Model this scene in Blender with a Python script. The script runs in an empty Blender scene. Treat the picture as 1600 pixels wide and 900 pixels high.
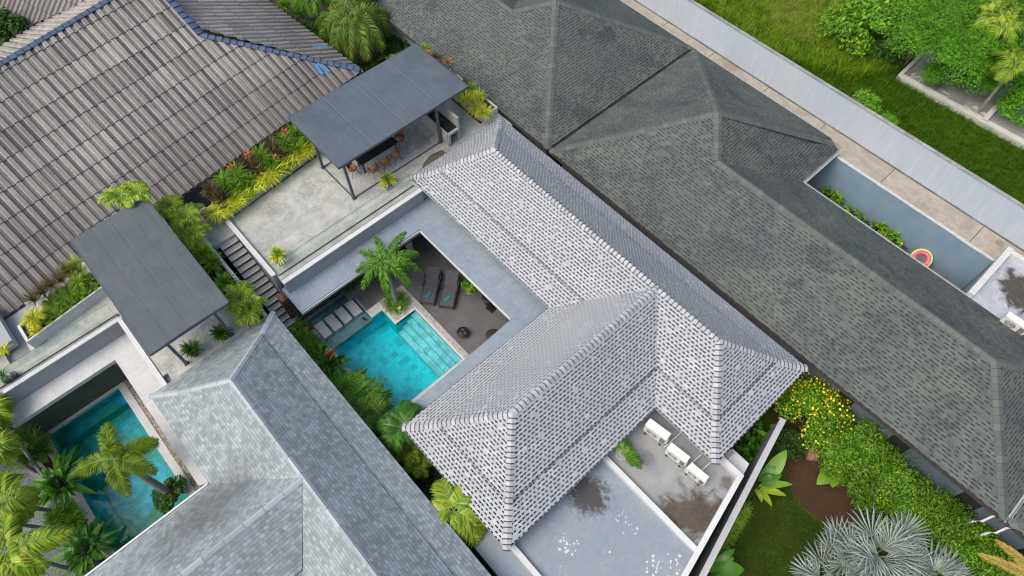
import bpy, bmesh, math, random
from mathutils import Vector, Matrix
random.seed(7)
R = math.radians
scene = bpy.context.scene
COL = scene.collection

# ------------------------------------------------------------------ camera
CAM_H = 30.0
F_PX = 1060.0
PIT, YAW, ROL = R(30.5), R(48.2), R(-0.4)
M3 = Matrix.Rotation(YAW, 3, 'Z') @ Matrix.Rotation(PIT, 3, 'X') @ Matrix.Rotation(ROL, 3, 'Z')
cd = bpy.data.cameras.new('camera')
cam = bpy.data.objects.new('camera', cd)
COL.objects.link(cam)
cam.location = (0, 0, CAM_H)
cam.rotation_euler = M3.to_euler()
cd.sensor_fit = 'HORIZONTAL'
cd.sensor_width = 36.0
cd.lens = 36.0 * F_PX / 1600.0
cd.clip_start = 0.5
cd.clip_end = 500
scene.camera = cam

# ------------------------------------------------------------------ light
SUN_EL = R(56)
SUN_DIR = Vector((-0.25, -0.97, 0)).normalized()      # horizontal direction towards the sun
w = bpy.data.worlds.new('World')
scene.world = w
w.use_nodes = True
nt = w.node_tree
bg = nt.nodes['Background']
sky = nt.nodes.new('ShaderNodeTexSky')
sky.sky_type = 'NISHITA'
sky.sun_disc = False
sky.sun_elevation = SUN_EL
sky.sun_rotation = math.atan2(SUN_DIR.x, SUN_DIR.y)
sky.air_density = 0.9
sky.dust_density = 6.0
sky.ozone_density = 1.0
nt.links.new(sky.outputs[0], bg.inputs[0])
bg.inputs[1].default_value = 0.15
sl = bpy.data.lights.new('sun', 'SUN')
sun = bpy.data.objects.new('sun', sl)
COL.objects.link(sun)
sl.energy = 0.85
sl.angle = R(50)
sl.color = (1.0, 0.95, 0.87)
sd = Vector((SUN_DIR.x * math.cos(SUN_EL), SUN_DIR.y * math.cos(SUN_EL), math.sin(SUN_EL)))
sun.rotation_euler = sd.to_track_quat('Z', 'Y').to_euler()
sun.location = (0, 0, 40)
vs = scene.view_settings
vs.view_transform = 'Standard'
vs.look = 'None'
vs.exposure = 0.36
vs.use_white_balance = True
vs.white_balance_temperature = 6350
vs.white_balance_tint = 6
vs.gamma = 1.0
vs.use_curve_mapping = False
scene.cycles.max_bounces = 6
scene.cycles.diffuse_bounces = 3
scene.cycles.transparent_max_bounces = 12
scene.cycles.filter_width = 1.1
scene.cycles.caustics_reflective = False
scene.cycles.caustics_refractive = False

# ------------------------------------------------------------------ helpers
def at(u, v, z):
    """ground-truth survey: where the sight line of a point in the photograph meets height z"""
    d = M3 @ Vector(((u - 800) / F_PX, -(v - 450) / F_PX, -1.0))
    t = (z - CAM_H) / d.z
    return Vector((d.x * t, d.y * t, z))

def srgb(r, g, b):
    def f(c):
        c /= 255.0
        return c / 12.92 if c <= 0.04045 else ((c + 0.055) / 1.055) ** 2.4
    return (f(r), f(g), f(b), 1.0)

def tag(o, label=None, cat=None, group=None, kind=None):
    if label: o['label'] = label
    if cat: o['category'] = cat
    if group: o['group'] = group
    if kind: o['kind'] = kind
    return o

def empty(name, loc, label=None, cat=None, group=None):
    o = bpy.data.objects.new(name, None)
    o.empty_display_size = 0.3
    COL.objects.link(o)
    o.location = loc
    tag(o, label, cat, group)
    return o

def root_of(o):
    while o.parent: o = o.parent
    return o

class MB:
    def __init__(s):
        s.v = []; s.f = []; s.m = []; s.uv = []
    def face(s, pts, uvs=None, m=0):
        n = len(s.v)
        s.v.extend([tuple(p) for p in pts])
        s.f.append(tuple(range(n, n + len(pts))))
        s.m.append(m)
        s.uv.append(uvs if uvs else [(0, 0)] * len(pts))
    def box(s, x0, x1, y0, y1, z0, z1, m=0):
        s.prism([(x0, y0), (x1, y0), (x1, y1), (x0, y1)], z0, z1, m)
    def prism(s, poly, z0, z1, m=0, bottom=True):
        a = sum(poly[i][0] * poly[(i + 1) % len(poly)][1] - poly[(i + 1) % len(poly)][0] * poly[i][1] for i in range(len(poly)))
        if a < 0: poly = poly[::-1]
        n = len(s.v); k = len(poly)
        s.v += [(p[0], p[1], z0) for p in poly] + [(p[0], p[1], z1) for p in poly]
        fs = [tuple(range(n + k, n + 2 * k))]
        if bottom: fs.append(tuple(reversed(range(n, n + k))))
        for i in range(k):
            j = (i + 1) % k
            fs.append((n + i, n + j, n + k + j, n + k + i))
        for f in fs:
            s.f.append(f); s.m.append(m); s.uv.append([(s.v[i][0], s.v[i][1]) for i in f])
    def obox(s, c, ax, hx, hy, z0, z1, m=0):
        """oriented box: centre c (x,y), unit axis ax, half sizes"""
        ay = (-ax[1], ax[0])
        P = [(c[0] + sx * hx * ax[0] + sy * hy * ay[0], c[1] + sx * hx * ax[1] + sy * hy * ay[1]) for sx, sy in ((-1, -1), (1, -1), (1, 1), (-1, 1))]
        s.prism(P, z0, z1, m)
    def tube(s, pts, rad, n=8, m=0, cap=True):
        pts = [Vector(p) for p in pts]
        if not isinstance(rad, (list, tuple)): rad = [rad] * len(pts)
        base = len(s.v)
        for i, p in enumerate(pts):
            d = (pts[min(i + 1, len(pts) - 1)] - pts[max(i - 1, 0)])
            d = d.normalized() if d.length > 1e-9 else Vector((0, 0, 1))
            u = d.cross(Vector((0, 0, 1)) if abs(d.z) < 0.95 else Vector((1, 0, 0))).normalized()
            w_ = d.cross(u)
            for k in range(n):
                a = 2 * math.pi * k / n
                s.v.append(tuple(p + (u * math.cos(a) + w_ * math.sin(a)) * rad[i]))
        for i in range(len(pts) - 1):
            for k in range(n):
                k2 = (k + 1) % n
                s.f.append((base + i * n + k, base + i * n + k2, base + (i + 1) * n + k2, base + (i + 1) * n + k))
                s.m.append(m); s.uv.append([(k / n, i), (k / n + 1 / n, i), (k / n + 1 / n, i + 1), (k / n, i + 1)])
        if cap:
            s.f.append(tuple(base + k for k in range(n))[::-1]); s.m.append(m); s.uv.append([(0, 0)] * n)
            e = base + (len(pts) - 1) * n
            s.f.append(tuple(e + k for k in range(n))); s.m.append(m); s.uv.append([(0, 0)] * n)
    def lathe(s, c, prof, n=20, m=0):
        base = len(s.v)
        for r, z in prof:
            for k in range(n):
                a = 2 * math.pi * k / n
                s.v.append((c[0] + r * math.cos(a), c[1] + r * math.sin(a), c[2] + z))
        for i in range(len(prof) - 1):
            for k in range(n):
                k2 = (k + 1) % n
                s.f.append((base + i * n + k, base + i * n + k2, base + (i + 1) * n + k2, base + (i + 1) * n + k))
                s.m.append(m); s.uv.append([(0, 0)] * 4)
    def strip(s, L, Rr, m=0):
        n = len(s.v); k = len(L)
        s.v += [tuple(p) for p in L] + [tuple(p) for p in Rr]
        for i in range(k - 1):
            s.f.append((n + i, n + k + i, n + k + i + 1, n + i + 1)); s.m.append(m)
            s.uv.append([(0, i), (1, i), (1, i + 1), (0, i + 1)])
    def build(s, name, mats, parent=None, smooth=False, origin=None, bevel=0):
        me = bpy.data.meshes.new(name)
        if parent is not None:
            o0 = root_of(parent).location.copy()
        elif origin is not None:
            o0 = Vector(origin)
        else:
            xs = [p[0] for p in s.v]; ys = [p[1] for p in s.v]; zs = [p[2] for p in s.v]
            o0 = Vector(((min(xs) + max(xs)) / 2, (min(ys) + max(ys)) / 2, min(zs)))
        me.from_pydata([(p[0] - o0.x, p[1] - o0.y, p[2] - o0.z) for p in s.v], [], s.f)
        uvl = me.uv_layers.new(name='UVMap')
        flat = []
        for u in s.uv:
            for c in u: flat.extend(c)
        uvl.data.foreach_set('uv', flat)
        if not isinstance(mats, (list, tuple)): mats = [mats]
        for mt in mats: me.materials.append(mt)
        me.polygons.foreach_set('material_index', s.m)
        if smooth: me.polygons.foreach_set('use_smooth', [True] * len(s.f))
        me.update()
        o = bpy.data.objects.new(name, me)
        COL.objects.link(o)
        if parent is not None: o.parent = parent
        else: o.location = o0
        if bevel:
            b = o.modifiers.new('bevel', 'BEVEL'); b.width = bevel; b.segments = 2; b.limit_method = 'ANGLE'
        return o

def copy_tree(o, parent=None):
    c = o.copy(); COL.objects.link(c); c.parent = parent
    for ch in list(o.children): copy_tree(ch, c)
    return c

# ------------------------------------------------------------------ materials
class NT:
    def __init__(s, name):
        s.mat = bpy.data.materials.new(name); s.mat.use_nodes = True
        s.t = s.mat.node_tree; s.p = s.t.nodes['Principled BSDF']; s.out = s.t.nodes['Material Output']
        s.p.inputs['Roughness'].default_value = 0.8
    def n(s, typ, **kw):
        nd = s.t.nodes.new(typ)
        for k, v in kw.items(): setattr(nd, k, v)
        return nd
    def lk(s, a, b): s.t.links.new(a, b)
    def val(s, x, inp):
        if hasattr(x, 'links') or isinstance(x, bpy.types.NodeSocket): s.lk(x, inp)
        else: inp.default_value = x
    def math(s, op, a, b=0.0, c=0.0, clamp=False):
        nd = s.n('ShaderNodeMath', operation=op, use_clamp=clamp)
        s.val(a, nd.inputs[0]); s.val(b, nd.inputs[1]); s.val(c, nd.inputs[2])
        return nd.outputs[0]
    def mix(s, f, a, b, blend='MIX'):
        nd = s.n('ShaderNodeMix', data_type='RGBA', blend_type=blend)
        s.val(f, nd.inputs[0]); s.val(a, nd.inputs[6]); s.val(b, nd.inputs[7])
        return nd.outputs[2]
    def uv(s):
        u = s.n('ShaderNodeUVMap'); u.uv_map = 'UVMap'
        sp = s.n('ShaderNodeSeparateXYZ'); s.lk(u.outputs[0], sp.inputs[0])
        return sp.outputs[0], sp.outputs[1], u.outputs[0]
    def pos(s): return s.n('ShaderNodeNewGeometry').outputs['Position']
    def comb(s, x, y, z=0.0):
        nd = s.n('ShaderNodeCombineXYZ'); s.val(x, nd.inputs[0]); s.val(y, nd.inputs[1]); s.val(z, nd.inputs[2]); return nd.outputs[0]
    def noise(s, vec, scale, detail=4, rough=0.55, dist=0.0):
        nd = s.n('ShaderNodeTexNoise'); s.lk(vec, nd.inputs['Vector'])
        nd.inputs['Scale'].default_value = scale; nd.inputs['Detail'].default_value = detail
        nd.inputs['Roughness'].default_value = rough; nd.inputs['Distortion'].default_value = dist
        return nd.outputs[0]
    def white(s, vec):
        nd = s.n('ShaderNodeTexWhiteNoise', noise_dimensions='3D'); s.lk(vec, nd.inputs['Vector']); return nd.outputs['Value']
    def ramp(s, f, stops):
        nd = s.n('ShaderNodeValToRGB'); s.lk(f, nd.inputs[0])
        el = nd.color_ramp.elements
        while len(el) < len(stops): el.new(0.5)
        for e, (p, c) in zip(el, stops): e.position = p; e.color = c if len(c) == 4 else (*c, 1)
        return nd.outputs[0]
    def maprange(s, v, a, b, c=0.0, d=1.0):
        nd = s.n('ShaderNodeMapRange'); s.val(v, nd.inputs[0])
        for i, x in enumerate((a, b, c, d)): nd.inputs[i + 1].default_value = x
        return nd.outputs[0]
    def col(s, c): s.val(c, s.p.inputs['Base Color'])
    def bump(s, h, strength=0.3, dist=0.02):
        nd = s.n('ShaderNodeBump'); nd.inputs['Strength'].default_value = strength; nd.inputs['Distance'].default_value = dist
        s.lk(h, nd.inputs['Height']); s.lk(nd.outputs[0], s.p.inputs['Normal'])

def g(v, w_=0.0): return (v * (1 + w_), v, v * (1 - w_), 1)

def mottled(name, c1, c2, scale=1.5, rough=0.8, fine=30, fine_amt=0.15, bump=0.15, spec=0.3, metal=0):
    m = NT(name); P = m.pos()
    n1 = m.noise(P, scale, 5, 0.6, 0.4); n2 = m.noise(P, fine, 3, 0.6)
    c = m.mix(m.maprange(n1, 0.3, 0.7), c1, c2)
    k = m.maprange(n2, 0.25, 0.75, 1 - fine_amt, 1 + fine_amt)
    c = m.mix(1.0, c, m.comb(k, k, k), 'MULTIPLY')
    m.col(c); m.p.inputs['Roughness'].default_value = rough
    m.p.inputs['Specular IOR Level'].default_value = spec
    m.p.inputs['Metallic'].default_value = metal
    if bump: m.bump(n2, bump, 0.01)
    return m.mat

def shingle(name, base, base2, dash, row=0.143, pitch=0.21, dash_len=0.62, dash_w=0.30, keep=0.93, tile_var=0.12, light=None, light_amt=0.08, stain=0.15, jitter=0.25, bump=0.4, rowrand=0.1):
    """laminated shingles with a printed dark shadow dash under most tabs; UV in metres (u along the eave, v up the slope)"""
    m = NT(name); u, v, uvv = m.uv(); P = m.pos()
    wob = m.math('MULTIPLY', m.math('SUBTRACT', m.noise(P, 0.9, 2), 0.5), 0.03)
    vr = m.math('DIVIDE', m.math('ADD', v, wob), row); r = m.math('FLOOR', vr); fv = m.math('FRACT', vr)
    ro = m.math('ADD', m.math('MULTIPLY', r, 0.5), m.math('MULTIPLY', m.white(m.comb(r, 3.3, 1.0)), rowrand))
    uu = m.math('ADD', m.math('DIVIDE', u, pitch), ro); cu = m.math('FLOOR', uu); fu = m.math('FRACT', uu)
    rnd = m.white(m.comb(cu, r, 0.5)); rnd2 = m.white(m.comb(cu, r, 7.5)); rnd3 = m.white(m.comb(cu, r, 13.5))
    a = m.math('MULTIPLY', rnd, jitter)
    ln = m.math('MULTIPLY', m.math('ADD', m.math('MULTIPLY', rnd2, 0.6), 0.65), dash_len)
    d1 = m.math('MULTIPLY', m.math('GREATER_THAN', fu, a), m.math('LESS_THAN', fu, m.math('ADD', a, ln)))
    d2 = m.math('LESS_THAN', fv, dash_w)
    d = m.math('MULTIPLY', m.math('MULTIPLY', d1, d2), m.math('LESS_THAN', rnd3, keep))
    t = m.maprange(rnd2, 0, 1, 1 - tile_var, 1 + tile_var)
    big = m.noise(P, 0.35, 4, 0.6, 0.5)
    c = m.mix(m.maprange(big, 0.35, 0.68), base, base2)
    c = m.mix(1.0, c, m.comb(t, t, t), 'MULTIPLY')
    if light: c = m.mix(m.math('GREATER_THAN', rnd, 1 - light_amt), c, light)
    edge = m.math('LESS_THAN', fv, 0.12)
    c = m.mix(m.math('MULTIPLY', edge, 0.22), c, dash)
    c = m.mix(d, c, dash)
    fine = m.noise(P, 60, 2, 0.7); k = m.maprange(fine, 0.3, 0.7, 0.88, 1.12)
    c = m.mix(1.0, c, m.comb(k, k, k), 'MULTIPLY')
    st = m.maprange(m.noise(P, 0.8, 6, 0.65, 1.0), 0.5, 0.75, 0, stain)
    c = m.mix(st, c, dash)
    m.col(c); m.p.inputs['Roughness'].default_value = 0.85; m.p.inputs['Specular IOR Level'].default_value = 0.25
    h = m.math('SUBTRACT', m.math('SUBTRACT', 1.0, fv), m.math('MULTIPLY', d, 0.8))
    m.bump(h, bump, 0.012)
    return m.mat

def slate(name, base, base2, row=0.15, pitch=0.17, joint=0.1):
    m = NT(name); u, v, uvv = m.uv(); P = m.pos()
    wob = m.math('MULTIPLY', m.math('SUBTRACT', m.noise(P, 2.5, 2), 0.5), 0.05)
    vr = m.math('DIVIDE', m.math('ADD', v, wob), row); r = m.math('FLOOR', vr); fv = m.math('FRACT', vr)
    uu = m.math('ADD', m.math('DIVIDE', u, pitch), m.math('MULTIPLY', m.white(m.comb(r, 3.3, 1.0)), 3.0)); cu = m.math('FLOOR', uu); fu = m.math('FRACT', uu)
    rnd = m.white(m.comb(cu, r, 0.5)); rnd2 = m.white(m.comb(cu, r, 4.5))
    big = m.noise(P, 0.5, 5, 0.65, 0.6)
    c = m.mix(m.maprange(big, 0.35, 0.7), base, base2)
    t = m.maprange(rnd, 0, 1, 0.78, 1.2)
    c = m.mix(1.0, c, m.comb(t, t, t), 'MULTIPLY')
    c = m.mix(m.math('GREATER_THAN', rnd2, 0.95), c, (0.37, 0.40, 0.43, 1))
    jv = m.math('LESS_THAN', fv, 0.14); ju = m.math('LESS_THAN', fu, 0.09)
    j = m.math('MAXIMUM', m.math('MULTIPLY', jv, 0.55), m.math('MULTIPLY', ju, 0.3))
    c = m.mix(j, c, (joint, joint, joint * 1.05, 1))
    fine = m.noise(P, 35, 3, 0.7); k = m.maprange(fine, 0.3, 0.7, 0.82, 1.18)
    c = m.mix(1.0, c, m.comb(k, k, k), 'MULTIPLY')
    streak = m.maprange(m.noise(m.comb(m.math('MULTIPLY', u, 1.2), m.math('MULTIPLY', v, 0.3)), 1.2, 5, 0.7), 0.5, 0.78, 0, 0.4)
    c = m.mix(streak, c, (0.12, 0.12, 0.12, 1))
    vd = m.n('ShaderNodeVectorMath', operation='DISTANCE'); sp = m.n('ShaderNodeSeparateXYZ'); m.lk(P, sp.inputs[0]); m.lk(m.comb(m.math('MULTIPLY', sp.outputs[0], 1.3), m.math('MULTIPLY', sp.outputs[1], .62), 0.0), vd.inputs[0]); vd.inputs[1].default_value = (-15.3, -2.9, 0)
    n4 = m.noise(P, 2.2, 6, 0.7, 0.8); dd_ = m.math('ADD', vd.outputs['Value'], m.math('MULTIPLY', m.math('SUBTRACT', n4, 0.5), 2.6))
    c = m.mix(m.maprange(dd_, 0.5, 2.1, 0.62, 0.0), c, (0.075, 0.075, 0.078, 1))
    m.col(c); m.p.inputs['Roughness'].default_value = 0.6; m.p.inputs['Specular IOR Level'].default_value = 0.35
    m.bump(m.math('SUBTRACT', 1.0, m.math('MAXIMUM', fv, ju)), 0.5, 0.015)
    return m.mat

def cap_mat(name, base, dash, stripe=0.22):
    m = NT(name); u, v, uvv = m.uv(); P = m.pos()
    fu = m.math('FRACT', u); cu = m.math('FLOOR', u)
    t = m.maprange(m.white(m.comb(cu, 1.0, 2.0)), 0, 1, 0.82, 1.15)
    c = m.mix(1.0, base, m.comb(t, t, t), 'MULTIPLY')
    if stripe: c = m.mix(m.math('GREATER_THAN', fu, 1 - stripe), c, dash)
    k = m.maprange(m.noise(P, 40, 2, 0.7), 0.3, 0.7, 0.88, 1.12)
    c = m.mix(1.0, c, m.comb(k, k, k), 'MULTIPLY')
    m.col(c); m.p.inputs['Roughness'].default_value = 0.8
    return m.mat

def leaf_mat(name, cols, rough=0.45, trans=0.3, varscale=None):
    """leaf colour varies from leaf to leaf"""
    m = NT(name)
    geo = m.n('ShaderNodeNewGeometry'); oi = m.n('ShaderNodeObjectInfo')
    r = geo.outputs['Random Per Island']
    f = m.math('FRACT', m.math('ADD', r, m.math('MULTIPLY', oi.outputs['Random'], 0.15)))
    stops = [(i / max(1, len(cols) - 1), c) for i, c in enumerate(cols)]
    c = m.ramp(r, stops)
    big = m.maprange(m.noise(geo.outputs['Position'], 1.3, 3), 0.3, 0.7, 0.78, 1.25)
    c = m.mix(1.0, c, m.comb(big, big, big), 'MULTIPLY')
    m.col(c); m.p.inputs['Roughness'].default_value = rough; m.p.inputs['Specular IOR Level'].default_value = 0.35
    tr = m.n('ShaderNodeBsdfTranslucent'); m.lk(m.mix(1.0, c, (1.6, 1.8, 0.8, 1), 'MULTIPLY'), tr.inputs[0])
    mx = m.n('ShaderNodeMixShader'); mx.inputs[0].default_value = trans
    m.lk(m.p.outputs[0], mx.inputs[1]); m.lk(tr.outputs[0], mx.inputs[2]); m.lk(mx.outputs[0], m.out.inputs[0])
    return m.mat

def concrete(name, c1, c2, c3, scale=0.8, stain=None, stain_at=None, stain_col=(0.05, 0.045, 0.04, 1), rough=0.75, bump=0.12):
    m = NT(name); P = m.pos()
    n1 = m.noise(P, scale, 8, 0.65, 0.8); n2 = m.noise(P, scale * 4, 6, 0.7, 1.5); n3 = m.noise(P, 40, 3, 0.6)
    c = m.mix(m.maprange(n1, 0.35, 0.65), c1, c2)
    c = m.mix(m.maprange(n2, 0.45, 0.75, 0, 0.7), c, c3)
    k = m.maprange(n3, 0.3, 0.7, 0.92, 1.08); c = m.mix(1.0, c, m.comb(k, k, k), 'MULTIPLY')
    if stain_at:
        for (sx, sy, sr, amt) in stain_at:
            vd = m.n('ShaderNodeVectorMath', operation='DISTANCE'); sp = m.n('ShaderNodeSeparateXYZ'); m.lk(P, sp.inputs[0])
            m.lk(m.comb(sp.outputs[0], sp.outputs[1], 0.0), vd.inputs[0]); vd.inputs[1].default_value = (sx, sy, 0)
            dd = m.math('ADD', vd.outputs['Value'], m.math('MULTIPLY', m.math('SUBTRACT', m.noise(P, 1.6, 6, 0.6, 0.6), 0.5), sr * 2.2))
            f = m.maprange(dd, sr * 0.55, sr, amt, 0.0)
            c = m.mix(f, c, m.mix(m.maprange(n2, 0.3, 0.7), stain_col, (stain_col[0] * 2.6, stain_col[1] * 2.4, stain_col[2] * 2.2, 1)))
    m.col(c); m.p.inputs['Roughness'].default_value = rough; m.p.inputs['Specular IOR Level'].default_value = 0.3
    if bump: m.bump(n2, bump, 0.01)
    return m, c

MT = {}
MT['white_shingle'] = shingle('white_shingle', (0.385, 0.405, 0.43, 1), (0.435, 0.452, 0.47, 1), (0.012, 0.013, 0.02, 1), light=(0.485, 0.50, 0.52, 1), dash_len=0.63, jitter=.3, keep=.97, light_amt=0.06, stain=0.10, tile_var=0.07, row=0.143, pitch=0.207, dash_w=0.40)
MT['white_cap'] = cap_mat('white_cap', (0.43, 0.435, 0.46, 1), (0.05, 0.052, 0.065, 1), 0.2)
MT['dark_shingle'] = shingle('dark_shingle', (0.086, 0.099, 0.100, 1), (0.130, 0.141, 0.126, 1), (0.018, 0.023, 0.025, 1), pitch=0.30, dash_len=0.62, keep=0.85, tile_var=0.14, rowrand=.6, stain=0.55, row=0.148, dash_w=0.3, jitter=0.5)
MT['dark_cap'] = cap_mat('dark_cap', (0.100, 0.115, 0.105, 1), (0.05, 0.05, 0.05, 1), 0.06)
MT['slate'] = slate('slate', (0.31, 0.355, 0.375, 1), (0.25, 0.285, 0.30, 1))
MT['slate_cap'] = cap_mat('slate_cap', (0.36, 0.39, 0.415, 1), (0.2, 0.22, 0.24, 1), 0.04)
MT['tier_edge'] = mottled('tier_edge', g(.30), g(.24), 3, .8)  # soft shade at the tier break put into this grey
MT['white_paint'] = mottled('white_paint', g(0.66), g(0.58), 1.2, 0.6, 25, 0.06, 0.05)
MT['grey_wall'] = mottled('grey_wall', (0.36, 0.38, 0.4, 1), (0.3, 0.32, 0.34, 1), 0.9, 0.7, 25, 0.08, 0.08)
MT['slab_blue'] = concrete('slab_blue', (0.205, 0.25, 0.305, 1), (0.265, 0.31, 0.36, 1), (0.34, 0.38, 0.42, 1), 0.6)[0].mat
MT['slab_white'] = concrete('slab_white', (0.54, 0.54, 0.545, 1), (0.62, 0.62, 0.625, 1), (0.42, 0.42, 0.42, 1), 0.5)[0].mat
MT['dark_metal'] = mottled('dark_metal', (0.07, 0.085, 0.105, 1), (0.085, 0.10, 0.12, 1), 3, 0.45, 60, 0.1, 0.05, 0.4)
MT['pav_roof'] = mottled('pav_roof', (0.088, 0.108, 0.135, 1), (0.10, 0.122, 0.15, 1), 0.8, 0.85, 90, 0.22, 0.3)
def sheet_roof(name, c1, c2, px, py):
    m = NT(name); P = m.pos(); sp = m.n('ShaderNodeSeparateXYZ'); m.lk(P, sp.inputs[0])
    n1 = m.noise(P, 0.7, 6, 0.65, 0.6)
    c = m.mix(m.maprange(n1, 0.35, 0.65), c1, c2)
    row = m.math('FLOOR', m.math('DIVIDE', sp.outputs[1], py))
    fy = m.math('FRACT', m.math('DIVIDE', sp.outputs[1], py)); fx = m.math('FRACT', m.math('ADD', m.math('DIVIDE', sp.outputs[0], px), m.math('MULTIPLY', row, .37)))
    ln_ = m.math('MAXIMUM', m.math('LESS_THAN', fy, 0.03), m.math('MULTIPLY', m.math('LESS_THAN', fx, 0.012), .7))
    c = m.mix(m.math('MULTIPLY', ln_, 0.35), c, (0.035, 0.045, 0.055, 1))
    lt = m.math('MULTIPLY', m.math('GREATER_THAN', fy, 0.03), m.math('LESS_THAN', fy, 0.06)); c = m.mix(m.math('MULTIPLY', lt, 0.18), c, (0.25, 0.28, 0.32, 1))
    dust = m.noise(m.comb(m.math('MULTIPLY', sp.outputs[0], .5), m.math('MULTIPLY', sp.outputs[1], 3.0)), 1.6, 6, .7)
    c = m.mix(m.maprange(dust, .5, .8, 0, .35), c, (0.17, 0.18, 0.19, 1))
    k = m.maprange(m.noise(P, 70, 3, 0.7), 0.3, 0.7, 0.78, 1.22); c = m.mix(1.0, c, m.comb(k, k, k), 'MULTIPLY')
    m.col(c); m.p.inputs['Roughness'].default_value = 0.8; m.p.inputs['Specular IOR Level'].default_value = .3
    return m.mat
MT['pav_roof'] = sheet_roof('pav_roof', (0.078, 0.098, 0.125, 1), (0.10, 0.122, 0.148, 1), 2.1, 1.95)
MT['black'] = mottled('black', (0.012, 0.012, 0.013, 1), (0.02, 0.02, 0.02, 1), 3, 0.4, 60, 0.1, 0)
MT['black_stone'] = mottled('black_stone', (0.016, 0.016, 0.018, 1), (0.022, 0.022, 0.024, 1), 3, 0.25, 60, 0.1, 0, 0.5)
MT['void'] = mottled('void', (0.02, 0.02, 0.022, 1), (0.03, 0.03, 0.03, 1), 2, 0.9)
MT['soil'] = mottled('soil', (0.045, 0.035, 0.025, 1), (0.03, 0.024, 0.018, 1), 2.5, 0.95, 20, 0.4, 0.5)
MT['ac_white'] = mottled('ac_white', (0.74, 0.73, 0.69, 1), (0.68, 0.67, 0.63, 1), 2, 0.45, 30, 0.05)
MT['pipe_white'] = mottled('pipe_white', g(0.62), g(0.56), 3, 0.4, 40, 0.04, 0)
MT['gutter'] = mottled('gutter', (0.055, 0.045, 0.04, 1), (0.085, 0.068, 0.06, 1), 5, 0.5, 30, 0.2, 0)
MT['gutter_light'] = mottled('gutter_light', g(0.5), g(0.38), 5, 0.5, 30, 0.2, 0)
MT['trunk'] = mottled('trunk', (0.22, 0.19, 0.16, 1), (0.13, 0.115, 0.10, 1), 6, 0.9, 25, 0.3, 0.5)
MT['trunk_grey'] = mottled('trunk_grey', (0.30, 0.29, 0.27, 1), (0.2, 0.19, 0.17, 1), 6, 0.9, 25, 0.3, 0.5)
MT['shaft'] = mottled('shaft', (0.12, 0.2, 0.06, 1), (0.2, 0.26, 0.1, 1), 4, 0.5, 25, 0.1, 0)
MT['rock'] = mottled('rock', (0.14, 0.11, 0.07, 1), (0.09, 0.08, 0.05, 1), 4, 0.9, 18, 0.4, 0.7)
MT['pot_black'] = mottled('pot_black', g(0.03), g(0.05), 5, 0.5, 30, 0.2, 0.1)
MT['pot_grey'] = mottled('pot_grey', g(0.14), g(0.2), 5, 0.7, 30, 0.2, 0.2)
MT['pot_white'] = mottled('pot_white', g(0.55), g(0.45), 5, 0.5, 30, 0.1, 0)
MT['terracotta'] = mottled('terracotta', (0.25, 0.12, 0.06, 1), (0.18, 0.09, 0.05, 1), 5, 0.7, 30, 0.2, 0.1)
# leaves
MT['palm'] = leaf_mat('palm', [(0.04, 0.13, 0.015, 1), (0.09, 0.24, 0.02, 1), (0.15, 0.33, 0.025, 1), (0.24, 0.40, 0.04, 1)])
MT['palm_gold'] = leaf_mat('palm_gold', [(0.08, 0.16, 0.010, 1), (0.16, 0.27, 0.014, 1), (0.25, 0.33, 0.02, 1), (0.36, 0.38, 0.03, 1)])
MT['palm_dusty'] = leaf_mat('palm_dusty', [(0.05, 0.13, 0.02, 1), (0.10, 0.20, 0.03, 1), (0.16, 0.26, 0.04, 1), (0.34, 0.30, 0.03, 1)])
MT['palm_dark'] = leaf_mat('palm_dark', [(0.03, 0.10, 0.014, 1), (0.06, 0.18, 0.02, 1), (0.10, 0.25, 0.03, 1)])
MT['areca'] = leaf_mat('areca', [(0.08, 0.18, 0.01, 1), (0.20, 0.34, 0.02, 1), (0.34, 0.42, 0.03, 1), (0.46, 0.48, 0.05, 1)])
MT['yellow_strap'] = leaf_mat('yellow_strap', [(0.20, 0.28, 0.015, 1), (0.42, 0.46, 0.02, 1), (0.62, 0.60, 0.035, 1), (0.78, 0.72, 0.10, 1)])
MT['green_strap'] = leaf_mat('green_strap', [(0.06, 0.15, 0.010, 1), (0.13, 0.27, 0.014, 1), (0.26, 0.40, 0.025, 1)])
MT['dark_strap'] = leaf_mat('dark_strap', [(0.03, 0.085, 0.010, 1), (0.06, 0.15, 0.015, 1), (0.11, 0.22, 0.02, 1)])
MT['brown_strap'] = leaf_mat('brown_strap', [(0.04, 0.03, 0.015, 1), (0.10, 0.065, 0.025, 1), (0.14, 0.12, 0.03, 1)])
MT['red_leaf'] = leaf_mat('red_leaf', [(0.22, 0.05, 0.02, 1), (0.5, 0.15, 0.05, 1), (0.62, 0.28, 0.10, 1)])
MT['broad'] = leaf_mat('broad', [(0.03, 0.10, 0.012, 1), (0.06, 0.19, 0.016, 1), (0.12, 0.29, 0.02, 1)], 0.3)
MT['broad_light'] = leaf_mat('broad_light', [(0.07, 0.18, 0.02, 1), (0.16, 0.32, 0.03, 1), (0.3, 0.4, 0.05, 1)], 0.35)
MT['hedge'] = leaf_mat('hedge', [(0.04, 0.12, 0.004, 1), (0.09, 0.22, 0.006, 1), (0.16, 0.32, 0.008, 1), (0.27, 0.43, 0.015, 1)])
MT['hedge_mid'] = leaf_mat('hedge_mid', [(0.03, 0.085, 0.004, 1), (0.06, 0.16, 0.006, 1), (0.12, 0.25, 0.01, 1), (0.20, 0.30, 0.02, 1)])
MT['hedge_dark'] = leaf_mat('hedge_dark', [(0.02, 0.06, 0.008, 1), (0.04, 0.11, 0.012, 1), (0.07, 0.16, 0.015, 1)])
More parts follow.
